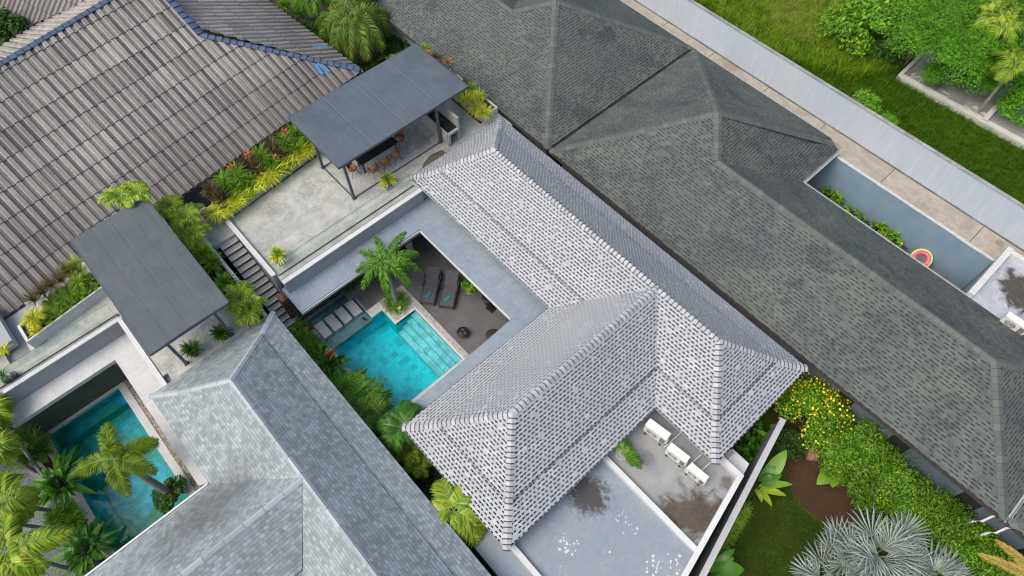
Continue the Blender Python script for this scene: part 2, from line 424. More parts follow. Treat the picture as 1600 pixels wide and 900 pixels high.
MT['tree_leaf'] = leaf_mat('tree_leaf', [(0.05, 0.16, 0.005, 1), (0.10, 0.28, 0.008, 1), (0.17, 0.38, 0.012, 1)])
MT['lime'] = leaf_mat('lime', [(0.08, 0.22, 0.01, 1), (0.14, 0.32, 0.015, 1), (0.22, 0.42, 0.03, 1)])
MT['flower'] = leaf_mat('flower', [(0.85, 0.58, 0.01, 1), (0.95, 0.74, 0.02, 1)], 0.6, 0.15)
MT['silver'] = leaf_mat('silver', [(0.14, 0.19, 0.175, 1), (0.24, 0.30, 0.275, 1), (0.38, 0.44, 0.405, 1), (0.30, 0.29, 0.24, 1)], 0.55, 0.1)
MT['dry'] = leaf_mat('dry', [(0.4, 0.25, 0.05, 1), (0.6, 0.42, 0.1, 1), (0.5, 0.3, 0.06, 1)], 0.6, 0.2)
MT['grass_blade'] = leaf_mat('grass_blade', [(0.06, 0.14, 0.004, 1), (0.13, 0.25, 0.006, 1), (0.22, 0.35, 0.012, 1), (0.38, 0.42, 0.04, 1)])
MT['lawn_blade'] = leaf_mat('lawn_blade', [(0.035, 0.075, 0.004, 1), (0.06, 0.11, 0.006, 1), (0.11, 0.14, 0.012, 1)])

# ================================================================== GROUND
POOL1 = (-18.65, -11.8, 2.95, 7.3)
POOL2 = (-21.75, -12.5, -9.1, -5.7)
def holed(name, x0, x1, y0, y1, z, holes, mat, kind='structure'):
    xs = sorted(set([x0, x1] + [h[i] for h in holes for i in (0, 1) if x0 < h[i] < x1]))
    ys = sorted(set([y0, y1] + [h[i] for h in holes for i in (2, 3) if y0 < h[i] < y1]))
    mb = MB()
    for i in range(len(xs) - 1):
        for j in range(len(ys) - 1):
            cx, cy = (xs[i] + xs[i + 1]) / 2, (ys[j] + ys[j + 1]) / 2
            if any(h[0] < cx < h[1] and h[2] < cy < h[3] for h in holes): continue
            mb.face([(xs[i], ys[j], z), (xs[i + 1], ys[j], z), (xs[i + 1], ys[j + 1], z), (xs[i], ys[j + 1], z)])
    return tag(mb.build(name, mat, origin=(0, 0, z)), kind=kind)

holed('ground', -150, 150, -150, 150, 0.0, [POOL1, POOL2], MT['soil'])
m = NT('patio_tile'); P = m.pos()
br = m.n('ShaderNodeTexBrick'); m.lk(P, br.inputs['Vector']); br.offset = 0.0
br.inputs['Scale'].default_value = 1.0; br.inputs['Brick Width'].default_value = 0.6; br.inputs['Row Height'].default_value = 0.6
br.inputs['Mortar Size'].default_value = 0.006
br.inputs['Color1'].default_value = (0.105, 0.103, 0.105, 1); br.inputs['Color2'].default_value = (0.125, 0.122, 0.122, 1); br.inputs['Mortar'].default_value = (0.08, 0.08, 0.08, 1)
k = m.maprange(m.noise(P, 1.2, 6, 0.65), 0.3, 0.7, 0.85, 1.15)
m.col(m.mix(1.0, br.outputs[0], m.comb(k, k, k), 'MULTIPLY')); m.p.inputs['Roughness'].default_value = 0.6
MT['patio_tile'] = m.mat
holed('patio', -19.0, -3.4, 2.2, 12.0, 0.012, [POOL1], MT['patio_tile'])
holed('poolside_path', -23.0, -12.0, -9.4, -3.4, 0.012, [POOL2], mottled('pool2_deck', (0.22, 0.22, 0.23, 1), (0.28, 0.28, 0.29, 1), 1.5, 0.7))

# lawn, bare red soil and the overgrown field
m = NT('lawn'); P = m.pos()
c = m.mix(m.maprange(m.noise(P, 0.9, 6, 0.7, 0.5), 0.35, 0.68), (0.025, 0.055, 0.006, 1), (0.065, 0.085, 0.012, 1))
c = m.mix(m.maprange(m.noise(P, 2.2, 6, 0.7), 0.55, 0.8, 0, 0.5), c, (0.11, 0.10, 0.03, 1))
m.col(c); m.p.inputs['Roughness'].default_value = 0.95; m.p.inputs['Specular IOR Level'].default_value = 0.1
MT['lawn'] = m.mat
m = NT('field'); P = m.pos()
c = m.mix(m.maprange(m.noise(P, 0.35, 6, 0.7, 0.5), 0.35, 0.68), (0.02, 0.055, 0.004, 1), (0.06, 0.11, 0.008, 1))
m.col(c); m.p.inputs['Roughness'].default_value = 0.95; m.p.inputs['Specular IOR Level'].default_value = 0.1
MT['field'] = m.mat
mb = MB(); mb.face([(-90, 30.4, .008), (90, 30.4, .008), (90, 110, .008), (-90, 110, .008)]); tag(mb.build('field', MT['field']), kind='structure')
mb = MB(); mb.face([(0.3, 2, .008), (30, 2, .008), (30, 16.9, .008), (-1.2, 16.9, .008)]); tag(mb.build('lawn', MT['lawn']), kind='structure')
m = NT('red_soil'); P = m.pos()
n1 = m.noise(P, 1.0, 6, 0.7); n2 = m.noise(P, 14, 4, 0.7)
c = m.mix(m.maprange(n1, 0.3, 0.7), (0.040, 0.018, 0.009, 1), (0.075, 0.034, 0.016, 1))
c = m.mix(m.math('GREATER_THAN', m.noise(P, 35, 2, 0.6), 0.68), c, (0.22, 0.13, 0.08, 1))
m.col(c); m.p.inputs['Roughness'].default_value = 0.95; m.bump(n2, 0.4, 0.02)
bed = [at(*p, 0)[:2] for p in ((1205, 640), (1215, 700), (1232, 752), (1245, 785), (1280, 812), (1330, 828), (1370, 825), (1420, 850), (1480, 900), (1560, 900), (1400, 700), (1300, 640))]
mb = MB(); mb.face([(p[0], p[1], .016) for p in bed][::-1]); o = tag(mb.build('planting_bed', m.mat), kind='structure')

# ================================================================== ROOFS
def roof_face(mb, pts, eave, m=0):
    pts = [Vector(p) for p in pts]
    n = Vector((0, 0, 0))
    for i in range(1, len(pts) - 1): n += (pts[i] - pts[0]).cross(pts[i + 1] - pts[0])
    if n.z < 0: pts = pts[::-1]; n = -n
    n.normalize()
    e = Vector(eave).normalized(); e = (e - n * e.dot(n)).normalized()
    s = n.cross(e)
    if s.z < 0: s = -s
    zmin = min(pts, key=lambda p: p.z)
    mb.face(pts, [(p.dot(e), (p - zmin).dot(s)) for p in pts], m)

def caps(name, mat, parent, a, b, la, lb, e=0.21, wid=0.17, lift=0.035, flat=False):
    """overlapping bent cap tiles running from the top point a to the low point b.
    la / lb: the two horizontal outward directions with the fall of the slope on that side"""
    a, b = Vector(a), Vector(b); d = b - a; L = d.length; d.normalize(); n = max(1, int(round(L / e)))
    mb = MB()
    sides = []
    for (dx, dy, slope) in (la, lb):
        h = Vector((dx, dy, 0)).normalized(); q = Vector((h.x, h.y, -slope))
        q = q - d * q.dot(d); q.normalize(); sides.append(q)
    up = Vector((0, 0, 1)) - d * d.z; up.normalize()
    for i in range(n):
        p0 = a + d * (L * i / n); p1 = a + d * (L * (i + 1) / n + 0.01)
        up0 = up * 0.018; up1 = up * (0.018 + lift)
        for sgn, q in zip((1, -1), sides):
            A = p0 + up0; B = p1 + up1; C_ = p1 + q * wid + up1 * 0.9; D = p0 + q * wid + up0 * 0.9
            f = [A, B, C_, D] if sgn > 0 else [A, D, C_, B]
            nn = (Vector(f[1]) - Vector(f[0])).cross(Vector(f[2]) - Vector(f[0]))
            uvs = {id(A): i + 0.001, id(B): i + 0.999, id(C_): i + 0.999, id(D): i + 0.001}
            us = [(uvs[id(p)], 0) for p in f]
            if nn.z < 0: f = f[::-1]; us = us[::-1]
            mb.face(f, us)
            mb.face([B, C_, C_ - up1, B - up1], [(i + 0.95, 0)] * 4)
            mb.face([D, C_, C_ - up1 * 1.1 , D - up0 * 1.5], [(i + 0.5, 0)] * 4)
    return mb.build(name, mat, parent)

def hip_roof(parent, x0, x1, y0, y1, z0, ins, zl, zu, zr, mat, capm, openy=None, fascia=None, rx=None, name='roof', **ck):
    """two-tier hip roof. openy=(side, y) leaves one Y end open and runs the ridge on to y.
    returns the roof object; hips and ridge get cap tiles"""
    mb = MB()
    alongx = (x1 - x0) > (y1 - y0) and not openy
    X0, X1, Y0, Y1 = x0 + ins, x1 - ins, y0 + ins, y1 - ins
    lw = []; hips = []
    if alongx:
        hw = (y1 - y0) / 2; cy = (y0 + y1) / 2
        ra, rb = (x0 + hw if rx is None else rx[0], cy, zr), (x1 - hw if rx is None else rx[1], cy, zr)
        roof_face(mb, [(x0, y0, z0), (x1, y0, z0), (X1, Y0, zl), (X0, Y0, zl)], (1, 0, 0))
        roof_face(mb, [(x0, y1, z0), (x1, y1, z0), (X1, Y1, zl), (X0, Y1, zl)], (1, 0, 0))
        roof_face(mb, [(x0, y0, z0), (x0, y1, z0), (X0, Y1, zl), (X0, Y0, zl)], (0, 1, 0))
        roof_face(mb, [(x1, y0, z0), (x1, y1, z0), (X1, Y1, zl), (X1, Y0, zl)], (0, 1, 0))
        roof_face(mb, [(X0, Y0, zu), (X1, Y0, zu), rb, ra], (1, 0, 0))
        roof_face(mb, [(X0, Y1, zu), (X1, Y1, zu), rb, ra], (1, 0, 0))
        roof_face(mb, [(X0, Y0, zu), (X0, Y1, zu), ra], (0, 1, 0))
        roof_face(mb, [(X1, Y0, zu), (X1, Y1, zu), rb], (0, 1, 0))
        corners = [(x0, y0, X0, Y0, ra), (x0, y1, X0, Y1, ra), (x1, y0, X1, Y0, rb), (x1, y1, X1, Y1, rb)]
        ridge = (ra, rb, (0, 1), (0, -1))
        eave = [(x0, y0), (x1, y0), (x1, y1), (x0, y1)]
        ring = [(X0, Y0), (X1, Y0), (X1, Y1), (X0, Y1)]
        closed = True
    else:
        hw = (x1 - x0) / 2; cx = (x0 + x1) / 2; ye = openy
        ra, rb = (cx, y0 + hw, zr), (cx, ye, zr)
        ym = y1
        roof_face(mb, [(x0, y0, z0), (x1, y0, z0), (X1, Y0, zl), (X0, Y0, zl)], (1, 0, 0))
        for xe, Xe in ((x0, X0), (x1, X1)):
            roof_face(mb, [(xe, y0, z0), (xe, ym, z0), (Xe, ym + ins, zl), (Xe, Y0, zl)], (0, 1, 0))
            roof_face(mb, [(Xe, Y0, zu), (Xe, ym + ins, zu), rb, ra], (0, 1, 0))
        roof_face(mb, [(X0, Y0, zu), (X1, Y0, zu), ra], (1, 0, 0))
        corners = [(x0, y0, X0, Y0, ra), (x1, y0, X1, Y0, ra)]
        ridge = (ra, rb, (1, 0), (-1, 0))
        eave = [(x0, ym), (x0, y0), (x1, y0), (x1, ym)]
        ring = [(X0, ym + ins), (X0, Y0), (X1, Y0), (X1, ym + ins)]
        closed = False
    # thickness: eave edge, and the edge of the upper tier standing over the lower
    def edge(poly, zt, zb, mi=1):
        k = len(poly)
        for i in range(k if closed else k - 1):
            p, q = poly[i], poly[(i + 1) % k]
            mb.face([(p[0], p[1], zb), (q[0], q[1], zb), (q[0], q[1], zt), (p[0], p[1], zt)], [(0, .1)] * 4, mi)
    edge(eave, z0, z0 - 0.16)
    edge(ring, zu, zl - 0.02, 2)
    ins2 = 0.5
    o = mb.build(name, [mat, fascia or MT['grey_wall'], MT['tier_edge']], parent)
    sl_l = (zl - z0) / ins; sl_u = (zr - zu) / (hw - ins)
    for (cx_, cy_, CX, CY, top) in corners:
        sx = -1 if cx_ < CX else 1; sy = -1 if cy_ < CY else 1
        caps('hip_cap', capm, o, top, (CX, CY, zu), (sx, 0, sl_u), (0, sy, sl_u), **ck)
        caps('hip_cap', capm, o, (CX, CY, zl), (cx_, cy_, z0), (sx, 0, sl_l), (0, sy, sl_l), **ck)
    caps('ridge_cap', capm, o, ridge[0], ridge[1], (*ridge[2], sl_u), (*ridge[3], sl_u), **ck)
    return o

# ---------------- the villa with the white shingle roof
villa = empty('villa', (-10, 11, 0), 'L-shaped villa with pale grey shingle hip roof dotted with dark dashes, beside the turquoise pool', 'house')
hip_roof(villa, -19.87, -0.30, 10.92, 17.0, 3.55, 1.08, 4.13, 4.27, 5.85, MT['white_shingle'], MT['white_cap'], fascia=MT['grey_wall'], name='main_roof')
hip_roof(villa, -9.77, -3.42, 2.70, 10.92, 3.55, 1.08, 4.13, 4.27, 5.83, MT['white_shingle'], MT['white_cap'], openy=13.9, fascia=MT['grey_wall'], name='wing_roof')
mb = MB()
mb.box(-19.2, -0.9, 11.75, 16.6, 0.0, 3.62)
mb.box(-9.2, -3.9, 3.3, 11.75, 0.0, 3.62)
mb.build('wall', MT['grey_wall'], villa)
# flat canopy slab round the patio
mb = MB()
mb.prism([(-19.3, 2.72), (-17.62, 2.72), (-17.62, 9.66), (-10.85, 9.66), (-10.62, 3.0), (-9.3, 3.0), (-9.3, 11.9), (-19.3, 11.9)], 2.36, 2.55)
mb.build('canopy_slab', MT['slab_blue'], villa)
mb = MB()
mb.box(-17.62, -17.57, 2.72, 9.61, 2.34, 2.50); mb.box(-17.57, -10.9, 9.61, 9.665, 2.34, 2.50)
mb.build('slab_edge_trim', MT['white_paint'], villa)
# roof terrace body
m, c = concrete('terrace_floor', (0.27, 0.285, 0.275, 1), (0.46, 0.465, 0.44, 1), (0.62, 0.58, 0.51, 1), 1.0, stain_at=[(-21.9, 12.7, 1.2, 0.7), (-22.9, 4.6, .8, .3), (-20.2, 6.4, .6, .25)], stain_col=(0.14, 0.14, 0.12, 1))
MT['terrace_floor'] = m.mat
PL = [at(355, 345, 3.4)[:2], at(500, 238, 3.4)[:2]]       # foot of the long planter
d_ = ((PL[1][0] - PL[0][0]) / (PL[1][1] - PL[0][1]))
def plx(y): return PL[0][0] + d_ * (y - PL[0][1])
mb = MB()
tp = [(-19.12, 2.86), (-19.12, 17.2), (plx(17.2) - 1.3, 17.2), (plx(1.2) - 1.3, 1.2), (-22.83, 1.55), (-22.83, 2.86)]
mb.prism(tp, 3.15, 3.4)
mb.build('terrace_floor', MT['terrace_floor'], villa)
mb = MB()
mb.box(-19.02, -18.80, 2.85, 10.9, 3.41, 3.47)
mb.build('terrace_coping', MT['white_paint'], villa)
mb = MB()
mb.box(-19.10, -18.84, 2.87, 10.9, 2.55, 3.41)
mb.prism([(-18.95, 5.45), (-18.95, 11.7), (-24.2, 11.7), (-24.2, 2.87), (-19.6, 2.87), (-19.6, 5.45)], 0, 3.15)
mb.build('terrace_wall', MT['grey_wall'], villa)
# stacked stone face behind the shallow pool
m = NT('stacked_stone'); P = m.pos()
sp = m.n('ShaderNodeSeparateXYZ'); m.lk(P, sp.inputs[0])
br = m.n('ShaderNodeTexBrick'); m.lk(m.comb(sp.outputs[1], sp.outputs[2]), br.inputs['Vector'])
br.inputs['Scale'].default_value = 1; br.inputs['Brick Width'].default_value = 0.32; br.inputs['Row Height'].default_value = 0.07; br.inputs['Mortar Size'].default_value = 0.008
br.inputs['Color1'].default_value = (0.10, 0.065, 0.045, 1); br.inputs['Color2'].default_value = (0.2, 0.13, 0.09, 1); br.inputs['Mortar'].default_value = (0.02, 0.015, 0.012, 1)
k = m.maprange(m.noise(P, 5, 4), 0.3, 0.7, 0.6, 1.4); m.col(m.mix(1.0, br.outputs[0], m.comb(k, k, k), 'MULTIPLY')); m.bump(br.outputs[0], 0.6, 0.03)
MT['stacked_stone'] = m.mat
mb = MB()
for i in range(30):     # split stone courses standing proud by different amounts
    zz = i * 0.078
    y = 2.35
    while y < 5.5:
        L = random.uniform(0.25, 0.6); mb.box(-19.3, -18.80 + random.uniform(-0.03, 0.04), y, min(y + L, 5.52) - 0.006, zz, zz + 0.074); y += L
mb.build('stone_wall', MT['stacked_stone'], villa)

# wall beside the stairs, with its cap
mb = MB(); mb.box(-23.56, -19.42, 2.66, 2.855, 0.0, 3.57); wl = mb.build('stair_wall', MT['grey_wall'], villa)
mb = MB(); mb.box(-23.60, -19.40, 2.64, 2.862, 3.57, 3.62); mb.build('coping', MT['white_paint'], wl)
a0, a1 = at(300, 316, 3.7), at(330, 357, 3.7)
mb = MB(); mb.prism([(a0.x, a0.y), (a1.x, a1.y), (a1.x, a1.y - .14), (a0.x, a0.y - .14)], 0, 3.66); wl = mb.build('stair_wall', MT['grey_wall'], villa)
mb = MB(); mb.prism([(a0.x, a0.y + .01), (a1.x + .01, a1.y + .01), (a1.x + .01, a1.y - .15), (a0.x, a0.y - .15)], 3.66, 3.70); mb.build('coping', MT['white_paint'], wl)

# staircase
st = empty('staircase', (-20.5, 2.2, 0), 'concrete outdoor staircase with pale nosings running down beside the terrace wall', 'stairs')
MT['step'] = concrete('step', (0.42, 0.40, 0.37, 1), (0.48, 0.46, 0.43, 1), (0.32, 0.30, 0.28, 1), 2)[0].mat
MT['riser'] = mottled('riser', (0.13, 0.13, 0.135, 1), (0.17, 0.17, 0.17, 1), 2)
for i in range(19):
    zt = 3.4 - (i + 1) * 0.177; x = -22.83 + i * 0.285
    mb = MB(); mb.box(x - 0.02, x + 0.285, 1.74, 2.62, zt - 0.05, zt); s_ = mb.build('step', MT['step'], st)
    mb = MB(); mb.box(x - 0.03, x + 0.25, 1.76, 2.62, max(0, zt - 0.25), zt - 0.05); mb.build('riser', MT['riser'], s_)
    mb = MB(); mb.box(x + 0.235, x + 0.288, 1.88, 2.5, zt, zt + 0.006); mb.build('nosing', MT['ac_white'], s_)

# terrace glass balustrade
m = NT('glass'); m.p.inputs['Base Color'].default_value = (0.78, 0.9, 0.86, 1)
tr = m.n('ShaderNodeBsdfTransparent'); tr.inputs[0].default_value = (0.955, 0.975, 0.965, 1)
gl = m.n('ShaderNodeBsdfGlossy'); gl.inputs['Roughness'].default_value = 0.03; gl.inputs[0].default_value = (0.9, 1, 0.96, 1)
fr = m.n('ShaderNodeLayerWeight'); fr.inputs[0].default_value = 0.15
mx = m.n('ShaderNodeMixShader'); m.lk(m.maprange(fr.outputs['Facing'], 0, 1, 0.04, 0.45), mx.inputs[0]); m.lk(tr.outputs[0], mx.inputs[1]); m.lk(gl.outputs[0], mx.inputs[2]); m.lk(mx.outputs[0], m.out.inputs[0])
MT['glass'] = m.mat
MT['glass_edge'] = mottled('glass_edge', (0.16, 0.2, 0.19, 1), (0.2, 0.24, 0.23, 1), 3, 0.2)
def glass_rail(name, label, pts, z, h, seams):
    t = empty(name, ((pts[0][0] + pts[-1][0]) / 2, (pts[0][1] + pts[-1][1]) / 2, z), label, 'balustrade')
    for i in range(len(pts) - 1):
        a, b = Vector(pts[i]), Vector(pts[i + 1]); L = (b - a).length; n = max(1, int(L / seams + .5)); d = (b - a) / n; ax = (d.normalized().x, d.normalized().y)
        for k in range(n):
            c = a + d * (k + .5)
            mb = MB(); mb.obox(c, ax, d.length / 2 - 0.01, 0.006, z + 0.01, z + h); gp = mb.build('glass_panel', MT['glass'], t)
            mb = MB(); mb.obox(c, ax, d.length / 2 - 0.01, 0.009, z + h, z + h + 0.012); mb.build('top_edge', MT['glass_edge'], gp)
        c = (a + b) / 2
        mb = MB(); mb.obox(c, ax, L / 2, 0.03, z + 0.0, z + 0.03); mb.build('base_channel', MT['gutter'], t)
    return t
glass_rail('glass_balustrade', 'frameless clear glass balustrade along the pavilion terrace edge above the blue-grey slab', [(-19.38, 2.95), (-19.38, 10.8)], 3.4, 0.95, 1.6)

# ---------------- the house with the dark green-grey shingle roofs (two joined hip roofs and a third beyond)
def single_roof_house(label, rootloc, faces, caplines, eaves, walls, gut):
    h = empty('house', rootloc, label, 'house', None)
    mb = MB()
    for pts, e in faces: roof_face(mb, pts, e)
    for (p, q) in eaves:
        mb.face([(p[0], p[1], p[2] - .14), (q[0], q[1], q[2] - .14), q, p], [(0, .1)] * 4, 1)
    ro = mb.build('roof', [MT['dark_shingle'], MT['void']], h)
    for a, b, l1, l2 in caplines: caps('ridge_cap', MT['dark_cap'], ro, a, b, l1, l2, e=0.3, wid=0.20, lift=0.001)
    mb = MB()
    for wl in walls: mb.box(*wl)
    mb.build('wall', MT['grey_wall'], h)
    for g_, mt in gut:
        mb = MB(); a, b = Vector(g_[0]), Vector(g_[1]); d = (b - a); ax = d.normalized()
        s_ = Vector((-ax.y, ax.x, 0))
        for off in ((0.03, -0.03) if a.y == b.y else (0.06, -.06)):
            c = (a + b) / 2 + s_ * off
            mb.obox((c.x, c.y), (ax.x, ax.y), d.length / 2, 0.011, a.z - 0.03, a.z + 0.01)
        c = (a + b) / 2
        mb.obox((c.x, c.y), (ax.x, ax.y), d.length / 2, 0.03 if a.y == b.y else .06, a.z - 0.13, a.z - 0.115)
        mb.build('gutter', MT[mt], h)
    return h
Zd = 3.0
SX = 0.57
# house one: apex over x=-22.4
A1 = (-22.4, 23.4, 6.05); e1x = -16.87; n1 = 17.65; f1 = 29.3
r1s = (-24.1, 21.75, 5.3)
faces1 = [([(-40, n1, Zd), (e1x, n1, Zd), A1, r1s, (-40, 21.75, 5.3)], (1, 0, 0)),
          ([(e1x, n1, Zd), (e1x, f1, Zd), A1], (0, 1, 0)),
          ([(e1x, f1, Zd), A1, (-28.4, f1, Zd)], (1, 0, 0)),
          ([A1, r1s, (-27.6, 25.9, Zd), (-28.4, f1, Zd)], (0, 1, 0)),
          ([(-40, 21.75, 5.3), r1s, (-27.6, 25.9, Zd), (-40, 25.9, Zd)], (1, 0, 0))]
d8 = lambda x, y, s: (x, y, s)
caps1 = [(A1, (e1x, n1, Zd), (1, 0, .5), (0, -1, .5)), (A1, (e1x, f1, Zd), (1, 0, .5), (0, 1, .5)),
         (A1, r1s, (-1, 0, .5), (0, -1, .5)), (r1s, (-40, 21.75, 5.3), (0, 1, .55), (0, -1, .55))]
single_roof_house('neighbour house with dark green-grey shingle hip roof at top centre behind the flat pavilion', (-28, 22, 0), faces1, caps1,
                  [((-40, n1, Zd), (e1x, n1, Zd)), ((e1x, n1, Zd), (e1x, f1, Zd)), ((e1x, f1, Zd), (-28.4, f1, Zd))],
                  [(-39, -17.4, 18.15, 25.5, 0, Zd), (-27.5, -17.4, 25.5, 28.8, 0, Zd)],
                  [(((-40, n1 - .035, Zd), (e1x + .02, n1 - .035, Zd)), 'gutter'), (((e1x + .005, n1, Zd), (e1x + .005, f1, Zd)), 'gutter'), (((e1x, f1 + .035, Zd), (-27, f1 + .035, Zd)), 'gutter_light')])
# house two
A2 = (-11.05, 23.25, 6.2); w2 = -16.73; x2 = -6.55; R2a = (-9.5, 21.68, 5.27); R2b = (4.55, 21.68, 5.27); bx = 8.52; bf = 25.72
faces2 = [([(w2, n1, Zd), (bx, n1, Zd), R2b, R2a, A2], (1, 0, 0)),
          ([(w2, n1, Zd), (w2, f1, Zd), A2], (0, 1, 0)),
          ([(w2, f1, Zd), (-7.35, f1, Zd), A2], (1, 0, 0)),
          ([A2, R2a, (x2, bf, Zd), (x2, f1 - .45, Zd), (-7.35, f1, Zd)], (0, 1, 0)),
          ([R2a, R2b, (bx, bf, Zd), (x2, bf, Zd)], (1, 0, 0)),
          ([(bx, n1, Zd), (bx, bf, Zd), R2b], (0, 1, 0))]
caps2 = [(A2, (w2, n1, Zd), (-1, 0, .56), (0, -1, .57)), (A2, (w2, f1, Zd), (-1, 0, .5), (0, 1, .5)), (A2, (-7.0, f1 - .2, Zd), (1, 0, .6), (0, 1, .5)),
         (A2, R2a, (1, 0, .6), (0, -1, .57)), (R2a, R2b, (0, 1, .57), (0, -1, .57)), (R2b, (bx, n1, Zd), (1, 0, .57), (0, -1, .57)), (R2b, (bx, bf, Zd), (1, 0, .57), (0, 1, .57))]
h2 = single_roof_house('long neighbour house with dark green-grey shingle roof running down the right side behind the villa', (-3, 22, 0), faces2, caps2,
                  [((w2, n1, Zd), (bx, n1, Zd)), ((w2, n1, Zd), (w2, f1, Zd)), ((w2, f1, Zd), (-7.35, f1, Zd)), ((-7.35, f1, Zd), (x2, f1 - .45, Zd)), ((x2, f1 - .45, Zd), (x2, bf, Zd)), ((x2, bf, Zd), (bx, bf, Zd)), ((bx, n1, Zd), (bx, bf, Zd))],
                  [(-16.2, 8.0, 18.15, 25.2, 0, Zd), (-16.2, -7.4, 25.2, 28.8, 0, Zd)],
                  [(((w2 - .0, n1 - .035, Zd), (bx, n1 - .035, Zd)), 'gutter'), (((w2 - .0, n1, Zd), (w2 - .0, f1, Zd)), 'gutter'), (((w2, f1 + .035, Zd), (-7.35, f1 + .035, Zd)), 'gutter_light'),
                   (((x2 + .06, bf + .1, Zd), (x2 + .06, f1 - .45, Zd)), 'gutter_light'), (((x2, bf + .035, Zd), (2.6, bf + .035, Zd)), 'gutter_light')])
# white downpipes under the eave by the hedge
for (px, py) in ((1552, 800), (1574, 818)):
    p = at(px, py, 2.5)
    mb = MB(); mb.tube([(p.x, 17.62, 2.86), (p.x, 17.62, 2.7), (p.x - .1, 17.3, 2.45), (p.x - .3, 17.15, 2.4), (p.x - .3, 17.15, 0.3)], 0.05, 8); mb.build('downpipe', MT['pipe_white'], h2, True)
# house three
A3 = (14.4, 23.4, 6.1)
faces3 = [([(8.68, n1, Zd), (20, n1, Zd), A3], (1, 0, 0)), ([(8.68, n1, Zd), (8.68, f1, Zd), A3], (0, 1, 0)), ([(8.68, f1, Zd), (20, f1, Zd), A3], (1, 0, 0)), ([(20, n1, Zd), (20, f1, Zd), A3], (0, 1, 0))]
single_roof_house('sliver of the dark shingle roof beyond the last valley gutter at the lower right edge', (14, 22, 0), faces3, [(A3, (8.68, n1, Zd), (-1, 0, .5), (0, -1, .5))],
                  [((8.68, n1, Zd), (20, n1, Zd)), ((8.68, n1, Zd), (8.68, f1, Zd))], [(9.2, 19.5, 18.15, 28.8, 0, Zd)], [(((8.60, n1, Zd), (8.60, f1, Zd)), 'gutter_light'), (((8.6, n1 - .035, Zd), (20, n1 - .035, Zd)), 'gutter')])

# ---------------- the house with slate roofs, lower left
lh = empty('house', (-10, -3, 0), 'house with worn blue-grey slate hip roofs in the lower left, between the two pools', 'house')
ck = dict(e=0.8, wid=0.13, lift=0.003)
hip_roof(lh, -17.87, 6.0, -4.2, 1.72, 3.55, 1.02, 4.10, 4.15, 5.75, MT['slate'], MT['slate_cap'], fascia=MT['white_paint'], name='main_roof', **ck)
# wing towards -Y (mirrored helper: build by hand)
mb = MB()
wx0, wx1, cx = -12.97, -6.72, -9.845
for xe, sgn in ((wx0, 1), (wx1, -1)):
    Xe = xe + sgn * 1.02
    roof_face(mb, [(xe, -30, 3.55), (xe, -4.2, 3.55), (Xe, -3.18, 4.10), (Xe, -30, 4.10)], (0, 1, 0))
    roof_face(mb, [(Xe, -30, 4.20), (Xe, -3.18, 4.20), (cx, -1.25, 5.73), (cx, -30, 5.73)], (0, 1, 0))
    mb.face([(xe, -30, 3.38), (xe, -4.2, 3.38), (xe, -4.2, 3.55), (xe, -30, 3.55)], None, 1)
    mb.face([(Xe, -30, 4.08), (Xe, -3.18, 4.08), (Xe, -3.18, 4.20), (Xe, -30, 4.20)], None, 2)
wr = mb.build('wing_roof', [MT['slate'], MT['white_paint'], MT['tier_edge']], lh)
caps('ridge_cap', MT['slate_cap'], wr, (cx, -1.3, 5.73), (cx, -30, 5.73), (1, 0, .72), (-1, 0, .72), **ck)
mb = MB(); mb.box(-13.06, -12.985, -30, -4.25, 3.45, 3.57); mb.build('gutter', MT['white_paint'], lh)
mb = MB(); mb.box(-17.3, 5.5, -3.6, 1.15, 0, 3.6); mb.box(-12.4, -7.3, -29, -3.6, 0, 3.6); mb.build('wall', MT['grey_wall'], lh)

# terrace, parapets and white slab of the left lot
T2 = MT['terrace_floor']
l2 = empty('terrace_block', (-22, -4, 0), 'raised concrete terrace block with white canopy slab above the long dark pool, left', 'terrace')
mb = MB()
mb.prism([(-25.9, -6.35), (-22.42, -6.35), (-22.42, -3.62), (-18.42, -3.62), (-18.42, -3.2), (-17.2, -3.2), (-17.2, 0.55), (-26.6, 0.55)], 3.15, 3.4)
mb.prism([(-24.0, -14.0), (-22.42, -14.0), (-22.42, -6.35), (-23.3, -6.35), (-23.3, -8.0), (-24.0, -8.0)], 3.15, 3.4)
mb.build('terrace_floor', T2, l2)
mb = MB(); mb.box(-22.32, -22.12, -14.0, -3.40, 3.4, 3.46); mb.box(-22.12, -13.3, -3.64, -3.44, 3.4, 3.46)
mb.build('coping', MT['white_paint'], l2)
mb = MB(); mb.box(-22.40, -22.16, -14.0, -3.42, 2.4, 3.4); mb.box(-22.16, -13.3, -3.60, -3.42, 2.4, 3.4)
mb.box(-26.0, -22.41, -14, -9.6, 0, 3.15); mb.box(-25.9, -22.41, -9.6, -3.61, 0, 3.15); mb.box(-22.41, -21.91, -9.5, -3.7, 0, 2.19); mb.box(-25.9, -17.2, -3.6, 0.5, 0, 3.15)
mb.build('parapet', MT['grey_wall'], l2)
mb = MB()
mb.prism([(-22.16, -9.35), (-21.25, -9.35), (-21.25, -4.74), (-13.75, -4.74), (-13.6, -4.4), (-13.6, -3.62), (-22.16, -3.62)], 2.2, 2.42)
mb.build('canopy_slab', MT['slab_white'], l2)
m, c = concrete('mossy_tile', (0.08, 0.09, 0.065, 1), (0.12, 0.125, 0.095, 1), (0.07, 0.09, 0.05, 1), 1.2)
MT['mossy'] = m.mat
mb = MB(); mb.box(-21.9, -21.76, -9.45, -5.1, 0.0, 2.2); mb.build('pool_wall', MT['mossy'], l2)
